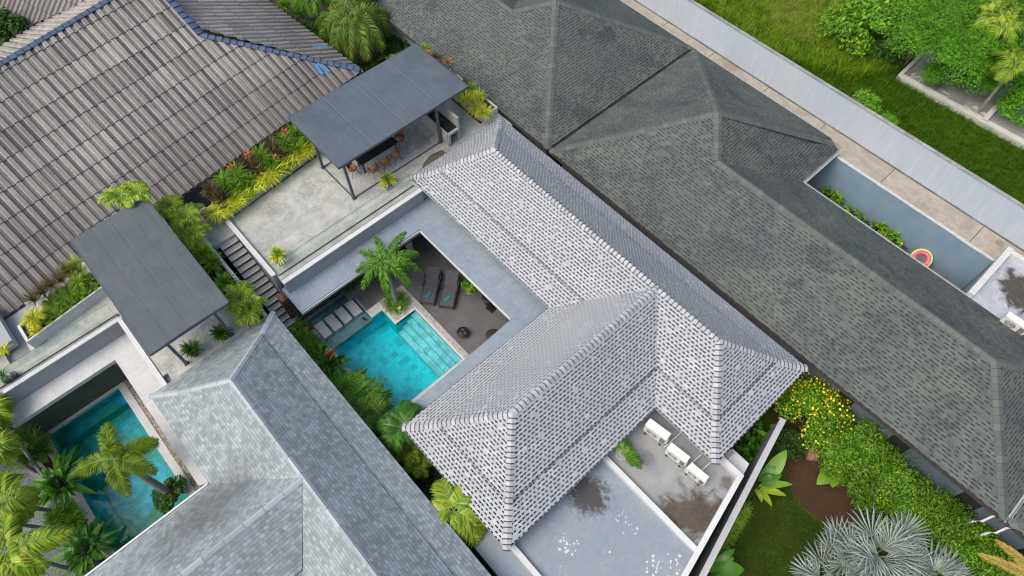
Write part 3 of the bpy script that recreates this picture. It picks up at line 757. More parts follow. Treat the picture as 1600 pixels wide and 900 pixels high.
glass_rail('glass_balustrade', 'clear glass balustrade on the left terrace above the dark green pool', [(-22.5, -14.0), (-22.5, -3.5), (-22.0, -3.5)], 3.4, 0.95, 1.6)
# sunken light stairs in the left terrace
s2 = empty('staircase', (-24.3, -7.5, 1.5), 'narrow pale stairwell sinking into the left terrace beside the round yellow plant', 'stairs')
for i in range(8):
    zt = 3.3 - i * 0.18
    mb = MB(); mb.box(-23.9 - .0, -23.35, -6.9 - (i + 1) * 0.22, -6.9 - i * 0.22, zt - .18, zt); mb.build('step', MT['white_paint'], s2)
mb = MB(); mb.box(-26.2, -23.95, -14, -7.35, 3.4, 3.9); mb.build('parapet', MT['grey_wall'], s2)

# ---------------- service roof deck behind the wing
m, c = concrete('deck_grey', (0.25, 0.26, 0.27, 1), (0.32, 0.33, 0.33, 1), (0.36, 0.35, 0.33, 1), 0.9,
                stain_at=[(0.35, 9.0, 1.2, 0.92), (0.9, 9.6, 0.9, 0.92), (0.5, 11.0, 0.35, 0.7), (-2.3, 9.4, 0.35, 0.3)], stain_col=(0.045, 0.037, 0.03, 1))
MT['deck_grey'] = m.mat
m = NT('deck_blue'); P = m.pos()
n1 = m.noise(P, 0.7, 7, 0.65, 0.8); n2 = m.noise(P, 3.2, 6, 0.7, 1.4)
c = m.mix(m.maprange(n1, 0.35, 0.65), (0.21, 0.255, 0.31, 1), (0.27, 0.30, 0.34, 1))
c = m.mix(m.maprange(n2, 0.5, 0.72, 0, 0.6), c, (0.37, 0.37, 0.36, 1))
vor = m.n('ShaderNodeTexVoronoi'); m.lk(P, vor.inputs['Vector']); vor.inputs['Scale'].default_value = 9.0; vor.inputs['Randomness'].default_value = 1.0
vd0 = m.n('ShaderNodeSeparateXYZ'); m.lk(P, vd0.inputs[0]); fl = 0.0
hs = m.n('ShaderNodeSeparateColor'); m.lk(vor.outputs['Color'], hs.inputs[0])
for (qx, qy, qr) in ((886, 852, .62), (985, 822, .55), (968, 808, .35), (1042, 888, .8), (1012, 893, .4), (875, 893, .3), (950, 860, .2), (1062, 868, .2)):
    q_ = at(qx, qy, 2.7); vv_ = m.n('ShaderNodeVectorMath', operation='DISTANCE'); m.lk(m.comb(vd0.outputs[0], vd0.outputs[1], 0.0), vv_.inputs[0]); vv_.inputs[1].default_value = (q_.x, q_.y, 0)
    prob = m.maprange(vv_.outputs['Value'], 0.1 * qr, qr, 0.6, 0.0)
    size_ = m.math('LESS_THAN', m.math('ADD', vor.outputs['Distance'], m.math('MULTIPLY', m.math('SUBTRACT', m.noise(P, 30, 2), .5), .25)), m.maprange(hs.outputs[1], 0, 1, .2, .6))
    fl = m.math('MAXIMUM', fl, m.math('MULTIPLY', m.math('LESS_THAN', hs.outputs[0], prob), size_))
c = m.mix(fl, c, (0.6, 0.58, 0.54, 1))
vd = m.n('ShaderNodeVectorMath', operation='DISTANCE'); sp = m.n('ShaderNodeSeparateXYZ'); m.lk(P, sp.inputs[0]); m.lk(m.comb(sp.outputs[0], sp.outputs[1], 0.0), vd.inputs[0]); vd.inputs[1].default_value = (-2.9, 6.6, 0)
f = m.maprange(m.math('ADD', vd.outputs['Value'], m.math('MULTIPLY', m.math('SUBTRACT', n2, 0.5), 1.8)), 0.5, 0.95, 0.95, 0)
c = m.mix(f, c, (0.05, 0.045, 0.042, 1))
m.col(c); m.p.inputs['Roughness'].default_value = 0.5
MT['deck_blue'] = m.mat
sr = empty('flat_roof', (-1, 7, 0), 'flat service roof with peeling blue-grey paint and white kerbs behind the villa wing', 'roof')
SKX = lambda y: 1.70 + (7.18 - y) * (0.92 / 4.47) - 0.04       # outer skew edge of the white parapet
mb = MB(); mb.prism([(-5.2, 1.95), (SKX(1.95) - .2, 1.95), (SKX(8.0) - .2, 8.0), (-5.2, 8.0)], 2.45, 2.7); mb.build('blue_floor', MT['deck_blue'], sr)
mb = MB(); mb.prism([(-5.0, 8.0), (SKX(8.0) - .2, 8.0), (SKX(11.5) - .2, 11.5), (-0.1, 11.5), (-0.1, 12.2), (-5.0, 12.2)], 2.45, 2.702); mb.build('grey_floor', MT['deck_grey'], sr)
mb = MB(); mb.box(-4.2, 1.3, 7.99, 8.20, 2.6, 2.92); mb.build('kerb', MT['white_paint'], sr)
mb = MB(); mb.box(-4.2, SKX(2.9) - .2, 2.92, 3.14, 2.6, 2.92); mb.build('kerb', MT['white_paint'], sr)
mb = MB(); mb.prism([(SKX(1.9) - .22, 1.9), (SKX(1.9), 1.9), (SKX(11.65), 11.65), (-0.3, 11.65 - .0), (-0.3, 11.42), (SKX(11.42) - .22, 11.42)], 2.6, 2.96); mb.build('parapet', MT['white_paint'], sr)
mb = MB(); mb.prism([(SKX(1.9) + .005, 1.9), (SKX(11.6) + .005, 11.6), (SKX(11.6) - .3, 11.6), (SKX(1.9) - .3, 1.9)], 0.0, 2.6); mb.box(-4.9, 0.5, 2.05, 11.4, 0, 2.45)
mb.build('wall', MT['grey_wall'], sr)
mb = MB(); mb.prism([(-0.25, 11.66), (SKX(11.66) + .0, 11.66), (SKX(12.35), 12.35), (-0.25, 12.35)], 2.3, 2.55); mb.build('ledge', MT['slab_white'], sr)

# skew boundary wall to the garden
P0, P1 = at(1224, 655, 2.3), at(1098, 900, 2.3)
dd = (P1 - P0).normalized(); nn = Vector((-dd.y, dd.x, 0))
gw = empty('garden_wall', (P0 + P1) / 2 * 1 - Vector((0, 0, 2.3)), 'tall grey garden wall slanting past the service roof, pale cap on top', 'wall')
P1e = P1 + dd * 3
def wallprism(mb, a, b, w_, z0, z1):
    mb.prism([(a.x - nn.x * w_, a.y - nn.y * w_), (b.x - nn.x * w_, b.y - nn.y * w_), (b.x + nn.x * w_, b.y + nn.y * w_), (a.x + nn.x * w_, a.y + nn.y * w_)], z0, z1)
mb = MB(); wallprism(mb, P0, P1e, 0.10, 0, 2.26); mb.build('wall_body', MT['grey_wall'], gw)
mb = MB(); wallprism(mb, P0 - dd * .02, P1e, 0.12, 2.26, 2.3); mb.build('wall_cap', mottled('cap_pale', (0.42, 0.44, 0.47, 1), (0.5, 0.5, 0.5, 1), 2, 0.7, 20, 0.15), gw)

# wall under the dark eave, and black gaps
bw = empty('side_wall', (6, 18.0, 0), 'blue-grey side wall with dark openings under the dark roof eave behind the hedge', 'wall')
mb = MB()
x = -1.0
for i in range(8):
    L = (2.2, 1.9, 2.4, 2.0, 2.2)[i % 5]; mb.box(x, x + L, 17.95, 18.05, 0, 2.85); x += L + 0.8
mb.build('wall_panel', mottled('side_blue', (0.10, 0.12, 0.16, 1), (0.13, 0.15, 0.19, 1), 2, 0.7), bw)
mb = MB(); mb.box(-1.0, 20, 18.06, 18.13, 0, 2.8); mb.build('backing', MT['void'], bw)

# ---------------- back yard: walkway, blue wall, tall boundary wall
m, c = concrete('walkway', (0.30, 0.265, 0.22, 1), (0.43, 0.39, 0.335, 1), (0.19, 0.17, 0.145, 1), 1.1, stain_at=[(2.0, 29.9, 0.3, 0.7), (-6.9, 29.3, .35, .5), (-14.5, 29.9, .5, .5), (-1.5, 29.2, .3, .4)], stain_col=(0.12, 0.10, 0.06, 1))
mb = MB(); mb.box(-45, 12, 28.78, 30.32, 2.45, 2.7); tag(mb.build('walkway', m.mat), kind='structure')
m = NT('blue_wall'); P = m.pos(); sp = m.n('ShaderNodeSeparateXYZ'); m.lk(P, sp.inputs[0])
n1 = m.noise(P, 0.8, 5, 0.6, 0.5)
c = m.mix(m.maprange(n1, 0.35, 0.65), (0.20, 0.30, 0.39, 1), (0.25, 0.345, 0.42, 1))
c = m.mix(m.maprange(m.math('ADD', sp.outputs[2], m.math('MULTIPLY', n1, 0.6)), 0.35, 0.9, 0.55, 0), c, (0.20, 0.20, 0.20, 1))
m.col(c); m.p.inputs['Roughness'].default_value = 0.7
yw = empty('retaining_wall', (-2, 28.75, 0), 'pale blue painted retaining wall of the narrow back yard behind the potted plants', 'wall')
mb = MB(); mb.box(-16, 2.36, 28.70, 28.779, 0, 2.68); mb.build('wall_face', m.mat, yw)
mb = MB()
x = -7.5
while x < 2.3:
    L = random.uniform(.3, 1.2); mb.box(x, min(2.35, x + L), 28.69 - random.uniform(0, .03), 28.83 + random.uniform(0, .04), 2.675, 2.707); x += L
mb.build('plaster_lip', mottled('lip', g(.55), g(.42), 5, .8, 20, .3), yw)
mb = MB(); mb.box(-7, 2.36, 25.8, 28.70, 0.012, 0.02); tag(mb.build('yard_floor', mottled('yard_floor', g(.10), g(.16), 2, .8)), kind='structure')
mb = MB(); mb.box(-6.2, 2.36, 28.02, 28.14, 0.02, 0.42); mb.box(-6.2, 2.3, 28.52, 28.69, 0.02, 0.1)
mb.build('kerb', MT['pot_grey'], yw)

m = NT('boundary_paint'); P = m.pos(); sp = m.n('ShaderNodeSeparateXYZ'); m.lk(P, sp.inputs[0])
stv = m.comb(m.math('MULTIPLY', sp.outputs[0], 2.2), m.math('MULTIPLY', sp.outputs[2], 0.22), 0)
n1 = m.noise(stv, 2.0, 6, 0.65)
c = m.mix(m.maprange(m.noise(P, .25, 4), 0.35, 0.65), (0.44, 0.49, 0.56, 1), (0.50, 0.53, 0.58, 1))
c = m.mix(m.maprange(n1, 0.54, 0.78, 0, 0.5), c, (0.66, 0.70, 0.76, 1))
c = m.mix(m.maprange(n1, 0.44, 0.25, 0, 0.35), c, (0.26, 0.28, 0.31, 1))
m.col(c); m.p.inputs['Roughness'].default_value = 0.7
bdw = empty('boundary_wall', (-8, 30.4, 0), 'long tall pale blue-grey boundary wall between the walkway and the grass field', 'wall')
mb = MB(); mb.box(-45, 14, 30.32, 30.46, 0, 4.72); mb.build('wall_body', m.mat, bdw)
mb = MB(); mb.box(-45, 14, 30.30, 30.50, 4.72, 4.77); mb.build('wall_cap', mottled('dirty_cap', g(.36), g(.2), 1.5, .85, 15, .35), bdw)
mb = MB(); mb.box(-45, 14, 30.26, 30.319, 2.70, 2.76); mb.build('gutter_line', mottled('dirty_line', g(.10), g(.22), 1.0, .9, 12, .5), bdw)
# joints across the walkway
mb = MB()
for px, py in ((776, 0),): pass
for x in (-12.0, -8.2, -3.95, 1.0, -19.5, -15.9): mb.box(x, x + .035, 28.85, 30.25, 2.699, 2.703)
o = mb.build('walkway_joint', MT['gutter']); tag(o, kind='structure')

# small room with flat roof on the right edge
m, c = concrete('east_roof', (0.36, 0.38, 0.44, 1), (0.5, 0.51, 0.54, 1), (0.3, 0.3, 0.32, 1), 1.3, stain_at=[(4.15, 27.9, 1.35, 0.97)], stain_col=(0.035, 0.032, 0.028, 1))
er = empty('flat_roof', (5, 27.5, 0), 'small stained flat roof with a pale parapet on the right edge, carrying one condenser', 'roof')
mb = MB(); mb.box(2.62, 12, 25.3, 29.3, 2.7, 2.95); mb.build('floor', m.mat, er)
mb = MB(); mb.box(2.37, 2.64, 25.76, 29.45, 2.7, 3.25); mb.box(2.64, 12, 29.2, 29.45, 2.7, 3.2); mb.build('parapet', concrete('parapet_stained', g(.55), g(.62), (0.42, .38, .33, 1), 2)[0].mat, er)
mb = MB(); mb.box(2.38, 12, 25.76, 29.4, 0, 2.7); mb.build('wall', MT['slab_blue'], er)

# ================================================================== POOLS
def pool_tile(name, c1, c2, size=0.3, patch=None):
    m = NT(name); P = m.pos()
    sp = m.n('ShaderNodeSeparateXYZ'); m.lk(P, sp.inputs[0])
    cx = m.math('FLOOR', m.math('DIVIDE', sp.outputs[0], size)); cy = m.math('FLOOR', m.math('DIVIDE', sp.outputs[1], size)); cz = m.math('FLOOR', m.math('DIVIDE', sp.outputs[2], size))
    r = m.white(m.comb(cx, cy, cz)); big = m.noise(P, 1.4, 5, 0.65, 0.8)
    c = m.mix(m.maprange(big, 0.32, 0.68), c1, c2)
    t = m.maprange(m.math('POWER', r, 2.0), 0, 1, 1.08, 0.72); c = m.mix(1.0, c, m.comb(t, t, t), 'MULTIPLY')
    k = m.maprange(m.noise(P, 9, 4, 0.7), 0.3, 0.7, 0.85, 1.15); c = m.mix(1.0, c, m.comb(k, k, k), 'MULTIPLY')
    if patch: c = m.mix(m.maprange(m.noise(P, 0.55, 5, 0.65, 1.0), 0.40, 0.62), c, patch)
    fx = m.math('FRACT', m.math('DIVIDE', sp.outputs[0], size)); fy = m.math('FRACT', m.math('DIVIDE', sp.outputs[1], size))
    j = m.math('MAXIMUM', m.math('LESS_THAN', fx, 0.03), m.math('LESS_THAN', fy, 0.03))
    c = m.mix(m.math('MULTIPLY', j, 0.25), c, (0.02, 0.15, 0.17, 1))
    m.col(c); m.p.inputs['Roughness'].default_value = 0.5
    return m.mat
MT['pool_tile'] = pool_tile('pool_tile', (0.004, 0.56, 0.66, 1), (0.02, 0.70, 0.78, 1))
MT['pool_step'] = pool_tile('pool_step', (0.17, 0.56, 0.61, 1), (0.27, 0.66, 0.69, 1))
MT['shelf_tile'] = pool_tile('shelf_tile', (0.13, 0.235, 0.25, 1), (0.22, 0.35, 0.36, 1))
MT['pool2_tile'] = pool_tile('pool2_tile', (0.006, 0.50, 0.72, 1), (0.10, 0.70, 0.84, 1), 0.4, patch=(0.03, 0.34, 0.16, 1))
def water_mat(name, tint, bumps=1.6):
    m = NT(name)
    tr = m.n('ShaderNodeBsdfTransparent'); tr.inputs[0].default_value = tint
    gl = m.n('ShaderNodeBsdfGlossy'); gl.inputs['Roughness'].default_value = 0.02
    fr = m.n('ShaderNodeFresnel'); fr.inputs[0].default_value = 1.33
    b = m.n('ShaderNodeBump'); b.inputs['Strength'].default_value = 0.5; b.inputs['Distance'].default_value = 0.03
    m.lk(m.noise(m.pos(), bumps, 3, 0.5, 0.5), b.inputs['Height']); m.lk(b.outputs[0], gl.inputs['Normal']); m.lk(b.outputs[0], fr.inputs['Normal'])
    mx = m.n('ShaderNodeMixShader'); m.lk(fr.outputs[0], mx.inputs[0]); m.lk(tr.outputs[0], mx.inputs[1]); m.lk(gl.outputs[0], mx.inputs[2]); m.lk(mx.outputs[0], m.out.inputs[0])
    return m.mat
MT['water'] = water_mat('water', (0.86, 0.97, 0.98, 1))
MT['water2'] = water_mat('water2', (0.84, 0.94, 0.97, 1), 2.4)

m, c = concrete('coping_stone', (0.52, 0.53, 0.53, 1), (0.64, 0.64, 0.63, 1), (0.42, 0.43, 0.44, 1), 3)
MT['coping'] = m.mat
m = NT('white_pebble'); P = m.pos()
v = m.n('ShaderNodeTexVoronoi'); m.lk(P, v.inputs['Vector']); v.inputs['Scale'].default_value = 22
c = m.mix(m.maprange(v.outputs['Distance'], 0.0, 0.5), (0.85, 0.83, 0.80, 1), (0.42, 0.39, 0.36, 1))
hs = m.n('ShaderNodeSeparateColor'); m.lk(v.outputs['Color'], hs.inputs[0]); k = m.maprange(hs.outputs[0], 0, 1, 0.6, 1.15)
c = m.mix(1.0, c, m.comb(k, k, k), 'MULTIPLY'); m.col(c); m.bump(m.math('SUBTRACT', 1.0, v.outputs['Distance']), 0.8, 0.02)
MT['white_pebble'] = m.mat
m = NT('grey_pebble'); P = m.pos()
v = m.n('ShaderNodeTexVoronoi'); m.lk(P, v.inputs['Vector']); v.inputs['Scale'].default_value = 18
hs = m.n('ShaderNodeSeparateColor'); m.lk(v.outputs['Color'], hs.inputs[0]); k = m.maprange(hs.outputs[0], 0, 1, 0.25, 1.1)
c = m.mix(1.0, (0.4, 0.36, 0.3, 1), m.comb(k, k, k), 'MULTIPLY'); m.col(c); m.bump(m.math('SUBTRACT', 1.0, v.outputs['Distance']), 0.8, 0.02)
MT['grey_pebble'] = m.mat

p1 = empty('swimming_pool', (-14.2, 5, -1.3), 'turquoise tiled swimming pool with corner steps under the villa patio', 'swimming pool')
X0, X1, Y0, Y1 = -16.6, -11.8, 2.95, 7.3
mb = MB()
mb.box(X0, X1, Y0, Y1, -1.6, -1.35)
mb.box(X0 - .2, X0 - .002, Y0 - .2, 5.4, -1.6, -0.24); mb.box(X0 - .2, X0 - .002, 5.4, Y1 + .2, -1.6, -0.06); mb.box(X1, X1 + .2, Y0 - .2, Y1 + .2, -1.6, -0.03)
mb.box(X0, X1, Y0 - .2, Y0, -1.6, -0.03); mb.box(X0, X1, Y1, Y1 + .2, -1.6, -0.03)
mb.box(X0, -15.5, 6.06, Y1, -1.35, -0.03)
mb.build('basin', MT['pool_tile'], p1)
for i in range(4):
    y = 7.3 - (i + 1) * 0.31
    mb = MB(); mb.box(-15.5, X1, y, 7.3 - i * 0.31, -1.35, -0.16 - i * 0.24); s_ = mb.build('step', MT['pool_step'], p1)
    mb = MB(); mb.box(-15.5, X1, y - .003, y + .035, -0.16 - i * 0.24, -0.155 - i * 0.24); mb.build('step_edge', MT['pool_tile'], s_)
mb = MB(); mb.box(-18.66, -17.08, 5.5, 7.305, -.5, 0.014); mb.build('deck_infill', MT['patio_tile'], p1)
# shallow shelf with four stepping pads
mb = MB(); mb.box(-18.65, X0, Y0, 5.4, -0.5, -0.20); mb.box(-18.78, -18.65, Y0 - .1, 5.5, -0.5, 0.05); mb.box(-18.78, X0, Y0 - .14, Y0, -0.5, 0.04); mb.box(-18.78, -17.05, 5.4, 5.5, -0.5, 0.03)
mb.build('shallow_shelf', MT['shelf_tile'], p1)
m, c = concrete('pad_marble', (0.5, 0.5, 0.5, 1), (0.62, 0.62, 0.61, 1), (0.33, 0.33, 0.34, 1), 2.5)
for i in range(4):
    y = 3.0 + i * 0.61
    mb = MB(); mb.box(-18.14, -17.2, y, y + 0.47, -0.2, 0.06); mb.build('stepping_pad', m.mat, p1, bevel=0.01)
mb = MB(); mb.box(-16.95, -16.76, 5.05, 5.15, -0.05, -0.03); mb.build('skimmer', MT['black'], p1)
mb = MB()
mb.prism([(-17.08, 5.42), (X0, 5.42), (X0, 6.06), (-15.5, 6.06), (-15.5, 7.3), (-11.5, 7.3), (-11.5, 7.42), (-15.62, 7.42), (-15.62, 6.2), (-17.08, 6.2)], -0.1, 0.045)
mb.build('coping', MT['coping'], p1)
mb = MB()
mb.prism([(-17.10, 6.2), (-15.5, 6.2), (-15.5, 7.42), (-11.5, 7.42), (-11.5, 7.70), (-17.10, 7.70)], -0.05, 0.04)
mb.build('pebble_border', MT['white_pebble'], p1)
mb = MB(); mb.box(X0, X1, Y0 - .3, Y0, 0.0, 0.045); mb.box(X1, X1 + .3, Y0 - .3, Y1, 0.0, 0.045); mb.build('coping', MT['coping'], p1)
mb = MB(); mb.face([(-18.65, Y0, -0.06), (X1, Y0, -0.06), (X1, 7.3, -0.06), (-15.5, 7.3, -0.06), (-15.5, 6.06, -0.06), (-16.6, 6.06, -0.06), (-16.6, 5.4, -0.06), (-18.65, 5.4, -0.06)])
tag(mb.build('pool_water', MT['water']), kind='structure')

p2 = empty('swimming_pool', (-17, -7.4, -1.3), 'long dark green lap pool with algae below the white canopy slab, lower left', 'swimming pool')
X0, X1, Y0, Y1 = POOL2
mb = MB(); mb.box(X0, X1, Y0, Y1, -1.6, -1.3)
mb.box(X0 - .2, X0, Y0 - .2, Y1 + .2, -1.6, -.02); mb.box(X1, X1 + .2, Y0 - .2, Y1 + .2, -1.6, -.02); mb.box(X0, X1, Y0 - .2, Y0, -1.6, -.02); mb.box(X0, X1, Y1, Y1 + .2, -1.6, -.02)
mb.box(X0, X0 + .55, Y0, Y1, -1.3, -0.75); mb.box(X0, X1, Y0, Y0 + .4, -1.3, -0.9)
mb.build('basin', MT['pool2_tile'], p2)
mb = MB(); mb.box(X0, X1, Y0 - .36, Y0, -.1, .05); mb.box(X0, X1, Y1, Y1 + .34, -.1, .05); mb.box(X0 - .01, X0 + .12, Y0, Y1, -.1, .06); mb.build('coping', MT['coping'], p2)
mb = MB(); mb.box(X0, X1, Y1 + .34, Y1 + .58, -.1, .03); mb.build('pebble_strip', MT['grey_pebble'], p2)
mb = MB(); mb.face([(X0 + .1, Y0, -.07), (X1, Y0, -.07), (X1, Y1, -.07), (X0 + .1, Y1, -.07)]); tag(mb.build('pool_water', MT['water2']), kind='structure')

# ================================================================== BIG TILED ROOF, UPPER LEFT
m = NT('ribbed_tile'); u, v, uvv = m.uv(); P = m.pos()
cu = m.math('FLOOR', m.math('DIVIDE', u, 0.43)); cu2 = m.math('FLOOR', m.math('DIVIDE', u, 0.86)); cv = m.math('FLOOR', m.math('DIVIDE', v, 1.17))
r1 = m.white(m.comb(cu, cv, 1.0)); r2 = m.white(m.comb(cu2, cv, 3.0)); fu = m.math('FRACT', m.math('DIVIDE', u, 0.43)); fv = m.math('FRACT', m.math('DIVIDE', v, 1.17))
c = m.mix(m.maprange(m.noise(P, 0.16, 5, 0.6, 0.5), 0.38, 0.62), (0.36, 0.335, 0.305, 1), (0.26, 0.243, 0.225, 1))
k = m.math('MULTIPLY', m.maprange(r1, 0, 1, 0.82, 1.12), m.maprange(m.math('POWER', r2, 3.0), 0, 1, 1.05, 0.72)); c = m.mix(1.0, c, m.comb(k, k, k), 'MULTIPLY')
n1 = m.noise(m.comb(m.math('MULTIPLY', u, 7.0), m.math('MULTIPLY', v, 0.9), m.math('MULTIPLY', cv, 2.3)), 1.0, 6, 0.7)
c = m.mix(m.maprange(n1, 0.46, 0.72, 0, 0.62), c, (0.10, 0.09, 0.09, 1))
trough = m.math('GREATER_THAN', fu, 0.60); trough_mix = m.maprange(m.white(m.comb(cu, cv, 9.0)), 0.2, 0.9, 0.25, 0.8)
c = m.mix(m.math('MULTIPLY', trough, trough_mix), c, (0.055, 0.052, 0.065, 1))  # troughs coloured darker by a random amount per tile
lit_edge = m.math('MAXIMUM', m.math('LESS_THAN', fu, 0.10), m.math('MULTIPLY', m.math('GREATER_THAN', fu, 0.50), m.math('LESS_THAN', fu, 0.60)))
c = m.mix(m.math('MULTIPLY', lit_edge, 0.45), c, (0.56, 0.53, 0.49, 1))  # sunlit rib edges painted as lighter bands in the tile colour
c = m.mix(m.math('LESS_THAN', fv, 0.014), c, (0.06, 0.06, 0.08, 1))
k = m.maprange(m.noise(P, 14, 4, 0.75), 0.3, 0.7, 0.82, 1.18); c = m.mix(1.0, c, m.comb(k, k, k), 'MULTIPLY')
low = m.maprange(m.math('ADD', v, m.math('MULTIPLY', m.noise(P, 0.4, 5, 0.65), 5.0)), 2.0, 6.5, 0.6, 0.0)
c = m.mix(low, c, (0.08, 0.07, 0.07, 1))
m.col(c); m.p.inputs['Roughness'].default_value = 0.8
MT['ribbed'] = m.mat
MT['blue_cap'] = cap_mat('blue_cap', (0.085, 0.13, 0.22, 1), (0.03, 0.035, 0.05, 1), 0.12)
MT['blue_tile'] = mottled('blue_tile', (0.05, 0.22, 0.6, 1), (0.09, 0.3, 0.7, 1), 6, 0.6)

def ribbed_face(poly, eave, name, parent, rib=0.43, row=1.17, rh=0.085, skew=0.0):
    """corrugated tile sheets laid in overlapping rows on a planar polygon (convex)"""
    pts = [Vector(p) for p in poly]
    n = Vector((0, 0, 0))
    for i in range(1, len(pts) - 1): n += (pts[i] - pts[0]).cross(pts[i + 1] - pts[0])
    if n.z < 0: pts = pts[::-1]; n = -n
    n.normalize(); e = Vector(eave); e = (e - n * e.dot(n)).normalized(); s = n.cross(e)
    if s.z < 0: s = -s; e = -e
    o = min(pts, key=lambda p: p.z)
    us = [(p - o).dot(e) for p in pts]; vsn = [(p - o).dot(s) for p in pts]
    bm = bmesh.new(); uvl = bm.loops.layers.uv.new('UVMap')
    prof = [(0.0, 0.0), (0.08, 1.0), (0.52, 1.0), (0.60, 0.0)]
    k0, k1 = int(math.floor(min(us) / rib)) - 1, int(math.ceil(max(us) / rib)) + 1
    cols = [((k + f) * rib, h * rh) for k in range(k0, k1) for f, h in prof]
    r0, r1_ = int(math.floor(min(vsn) / row)) - 1, int(math.ceil(max(vsn) / row)) + 1
    prev = None
    for r in range(r0, r1_):
        rows = []
        for (vv, lift) in ((r * row, 0.03), ((r + 1) * row, 0.0)):
            rows.append([bm.verts.new(o + e * uu + s * (vv) + n * (h + lift)) for uu, h in cols])
        def quad(A, B, va, vb):
            for i in range(len(cols) - 1):
                f = bm.faces.new((A[i], A[i + 1], B[i + 1], B[i]))
                for l, (cu_, vv_) in zip(f.loops, ((cols[i][0], va), (cols[i + 1][0], va), (cols[i + 1][0], vb), (cols[i][0], vb))):
                    l[uvl].uv = (cu_ + (-0.001 if cu_ == cols[i + 1][0] else 0.001), vv_)
        quad(rows[0], rows[1], r * row + 0.002, (r + 1) * row - 0.002)
        if prev: quad(prev, rows[0], r * row + 0.001, r * row + 0.002)
        prev = rows[1]
    cen = sum(pts, Vector()) / len(pts)
    for i in range(len(pts)):
        a, b = pts[i], pts[(i + 1) % len(pts)]
        pn = (b - a).cross(n).normalized()
        if (cen - a).dot(pn) > 0: pn = -pn
        g_ = list(bm.verts) + list(bm.edges) + list(bm.faces)
        bmesh.ops.bisect_plane(bm, geom=g_, plane_co=a, plane_no=pn, clear_outer=True)
    o0 = root_of(parent).location
    bmesh.ops.translate(bm, verts=bm.verts, vec=-o0)
    me = bpy.data.meshes.new(name); bm.to_mesh(me); bm.free()
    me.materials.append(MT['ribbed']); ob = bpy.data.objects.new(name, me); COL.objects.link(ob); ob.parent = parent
    return ob

tl = empty('house', (-33, 0, 0), 'big house with weathered brown-grey ribbed tile roof and blue ridge tiles, upper left', 'house')
ZE = 3.2
Eb = Vector((-25.45, -12.0, ZE)); Ea = Vector((-28.0, 13.9, ZE))
SL = 0.53
ev = (Ea - Eb); ev.z = 0; evn = ev.normalized(); out = Vector((evn.y, -evn.x, 0))   # outward = +X side
if out.x < 0: out = -out
def zF(x, y): return ZE + SL * (-(Vector((x, y, 0)) - Vector((Eb.x, Eb.y, 0))).dot(out))
def onF(px, py):
    lo, hi = 2.0, 14.0
    for _ in range(50):
        z = (lo + hi) / 2; p = at(px, py, z)
        if z > zF(p.x, p.y): hi = z
        else: lo = z
    return p
V1 = onF(315, 56); V2 = onF(262, -2); V3 = onF(175, -2); V4 = onF(0, 102)
Lr = (V4 - V3); V5 = V4 + Lr * 1.2; V3b = V3 - Lr * 1.0
dn = Vector((-out.x * -1, -out.y * -1, 0))
def down(p):     # foot on the eave line straight down the slope
    k = (Vector((p.x, p.y, 0)) - Vector((Eb.x, Eb.y, 0))).dot(out); q = p - out * k; return Vector((q.x, q.y, ZE))
Vc = onF(563, 110)
V1d = down(V1)
# main slope in two convex pieces, cut along the verge
T = V1 + (V1 - V1d).normalized() * 12
# ridge line meets the verge line
def isect(a, b, c, d):
    x1, y1, x2, y2, x3, y3, x4, y4 = a.x, a.y, b.x, b.y, c.x, c.y, d.x, d.y
    den = (x1 - x2) * (y3 - y4) - (y1 - y2) * (x3 - x4)
    t = ((x1 - x3) * (y3 - y4) - (y1 - y3) * (x3 - x4)) / den
    p = a + (b - a) * t; return Vector((p.x, p.y, zF(p.x, p.y)))
RT = isect(V4, V3, V1, T)
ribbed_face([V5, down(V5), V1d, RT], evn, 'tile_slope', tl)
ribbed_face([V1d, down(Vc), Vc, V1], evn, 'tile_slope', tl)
# back slope beyond the ridge, falling to -X
bo = -out
bk0 = V5 + bo * 9; bk1 = RT + bo * 9
BS = 0.53
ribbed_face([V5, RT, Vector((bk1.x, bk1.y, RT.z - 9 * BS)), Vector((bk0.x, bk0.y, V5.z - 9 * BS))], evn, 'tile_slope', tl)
# +Y slope right of the blue hip, eave from (410,0) to (567,112)
zc = Vc.z
H0 = at(567, 112, ZE); H1 = at(405, -4, ZE)
yv = (H0 - H1).normalized(); H1b = H1 - yv * 12
pn_ = None
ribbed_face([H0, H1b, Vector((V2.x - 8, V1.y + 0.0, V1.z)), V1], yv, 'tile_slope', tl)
# blue tile caps
for nm, a, b in (('ridge_cap', RT, V5), ('hip_cap', V1, Vc), ('verge_cap', V1 + (RT - V1) * 0.999, V1)):
    caps(nm, MT['blue_cap'], tl, a + Vector((0, 0, .13)), b + Vector((0, 0, .13)), (1, 0, .5), (-1, 0, .5) if nm == 'ridge_cap' else (0, 1, .5), e=0.36, wid=0.20, lift=0.03)
# replaced bright blue tiles
def patch(pxs, nm):
    mb = MB(); mb.face(pxs); return mb.build(nm, MT['blue_tile'], tl)
def face_hit(px, py, p0, n):
    o = Vector((0, 0, CAM_H)); d = at(px, py, 0) - o; t_ = (p0 - o).dot(n) / d.dot(n); return o + d * t_
nY = (H0 - V1).cross(H1b - V1).normalized(); nY = nY if nY.z > 0 else -nY
q = [face_hit(x, y, V1, nY) + nY * .13 for x, y in ((482, 73), (503, 71), (512, 76), (490, 78))]; patch(q, 'blue_tile')
q = [onF(x, y) + Vector((0, 0, .14)) for x, y in ((489, 101), (496, 103), (508, 119), (501, 118))]; patch(q, 'blue_tile')
q = [onF(x, y) + Vector((0, 0, .14)) for x, y in ((502, 104), (508, 105), (517, 115), (512, 117))]; patch(q, 'blue_tile')
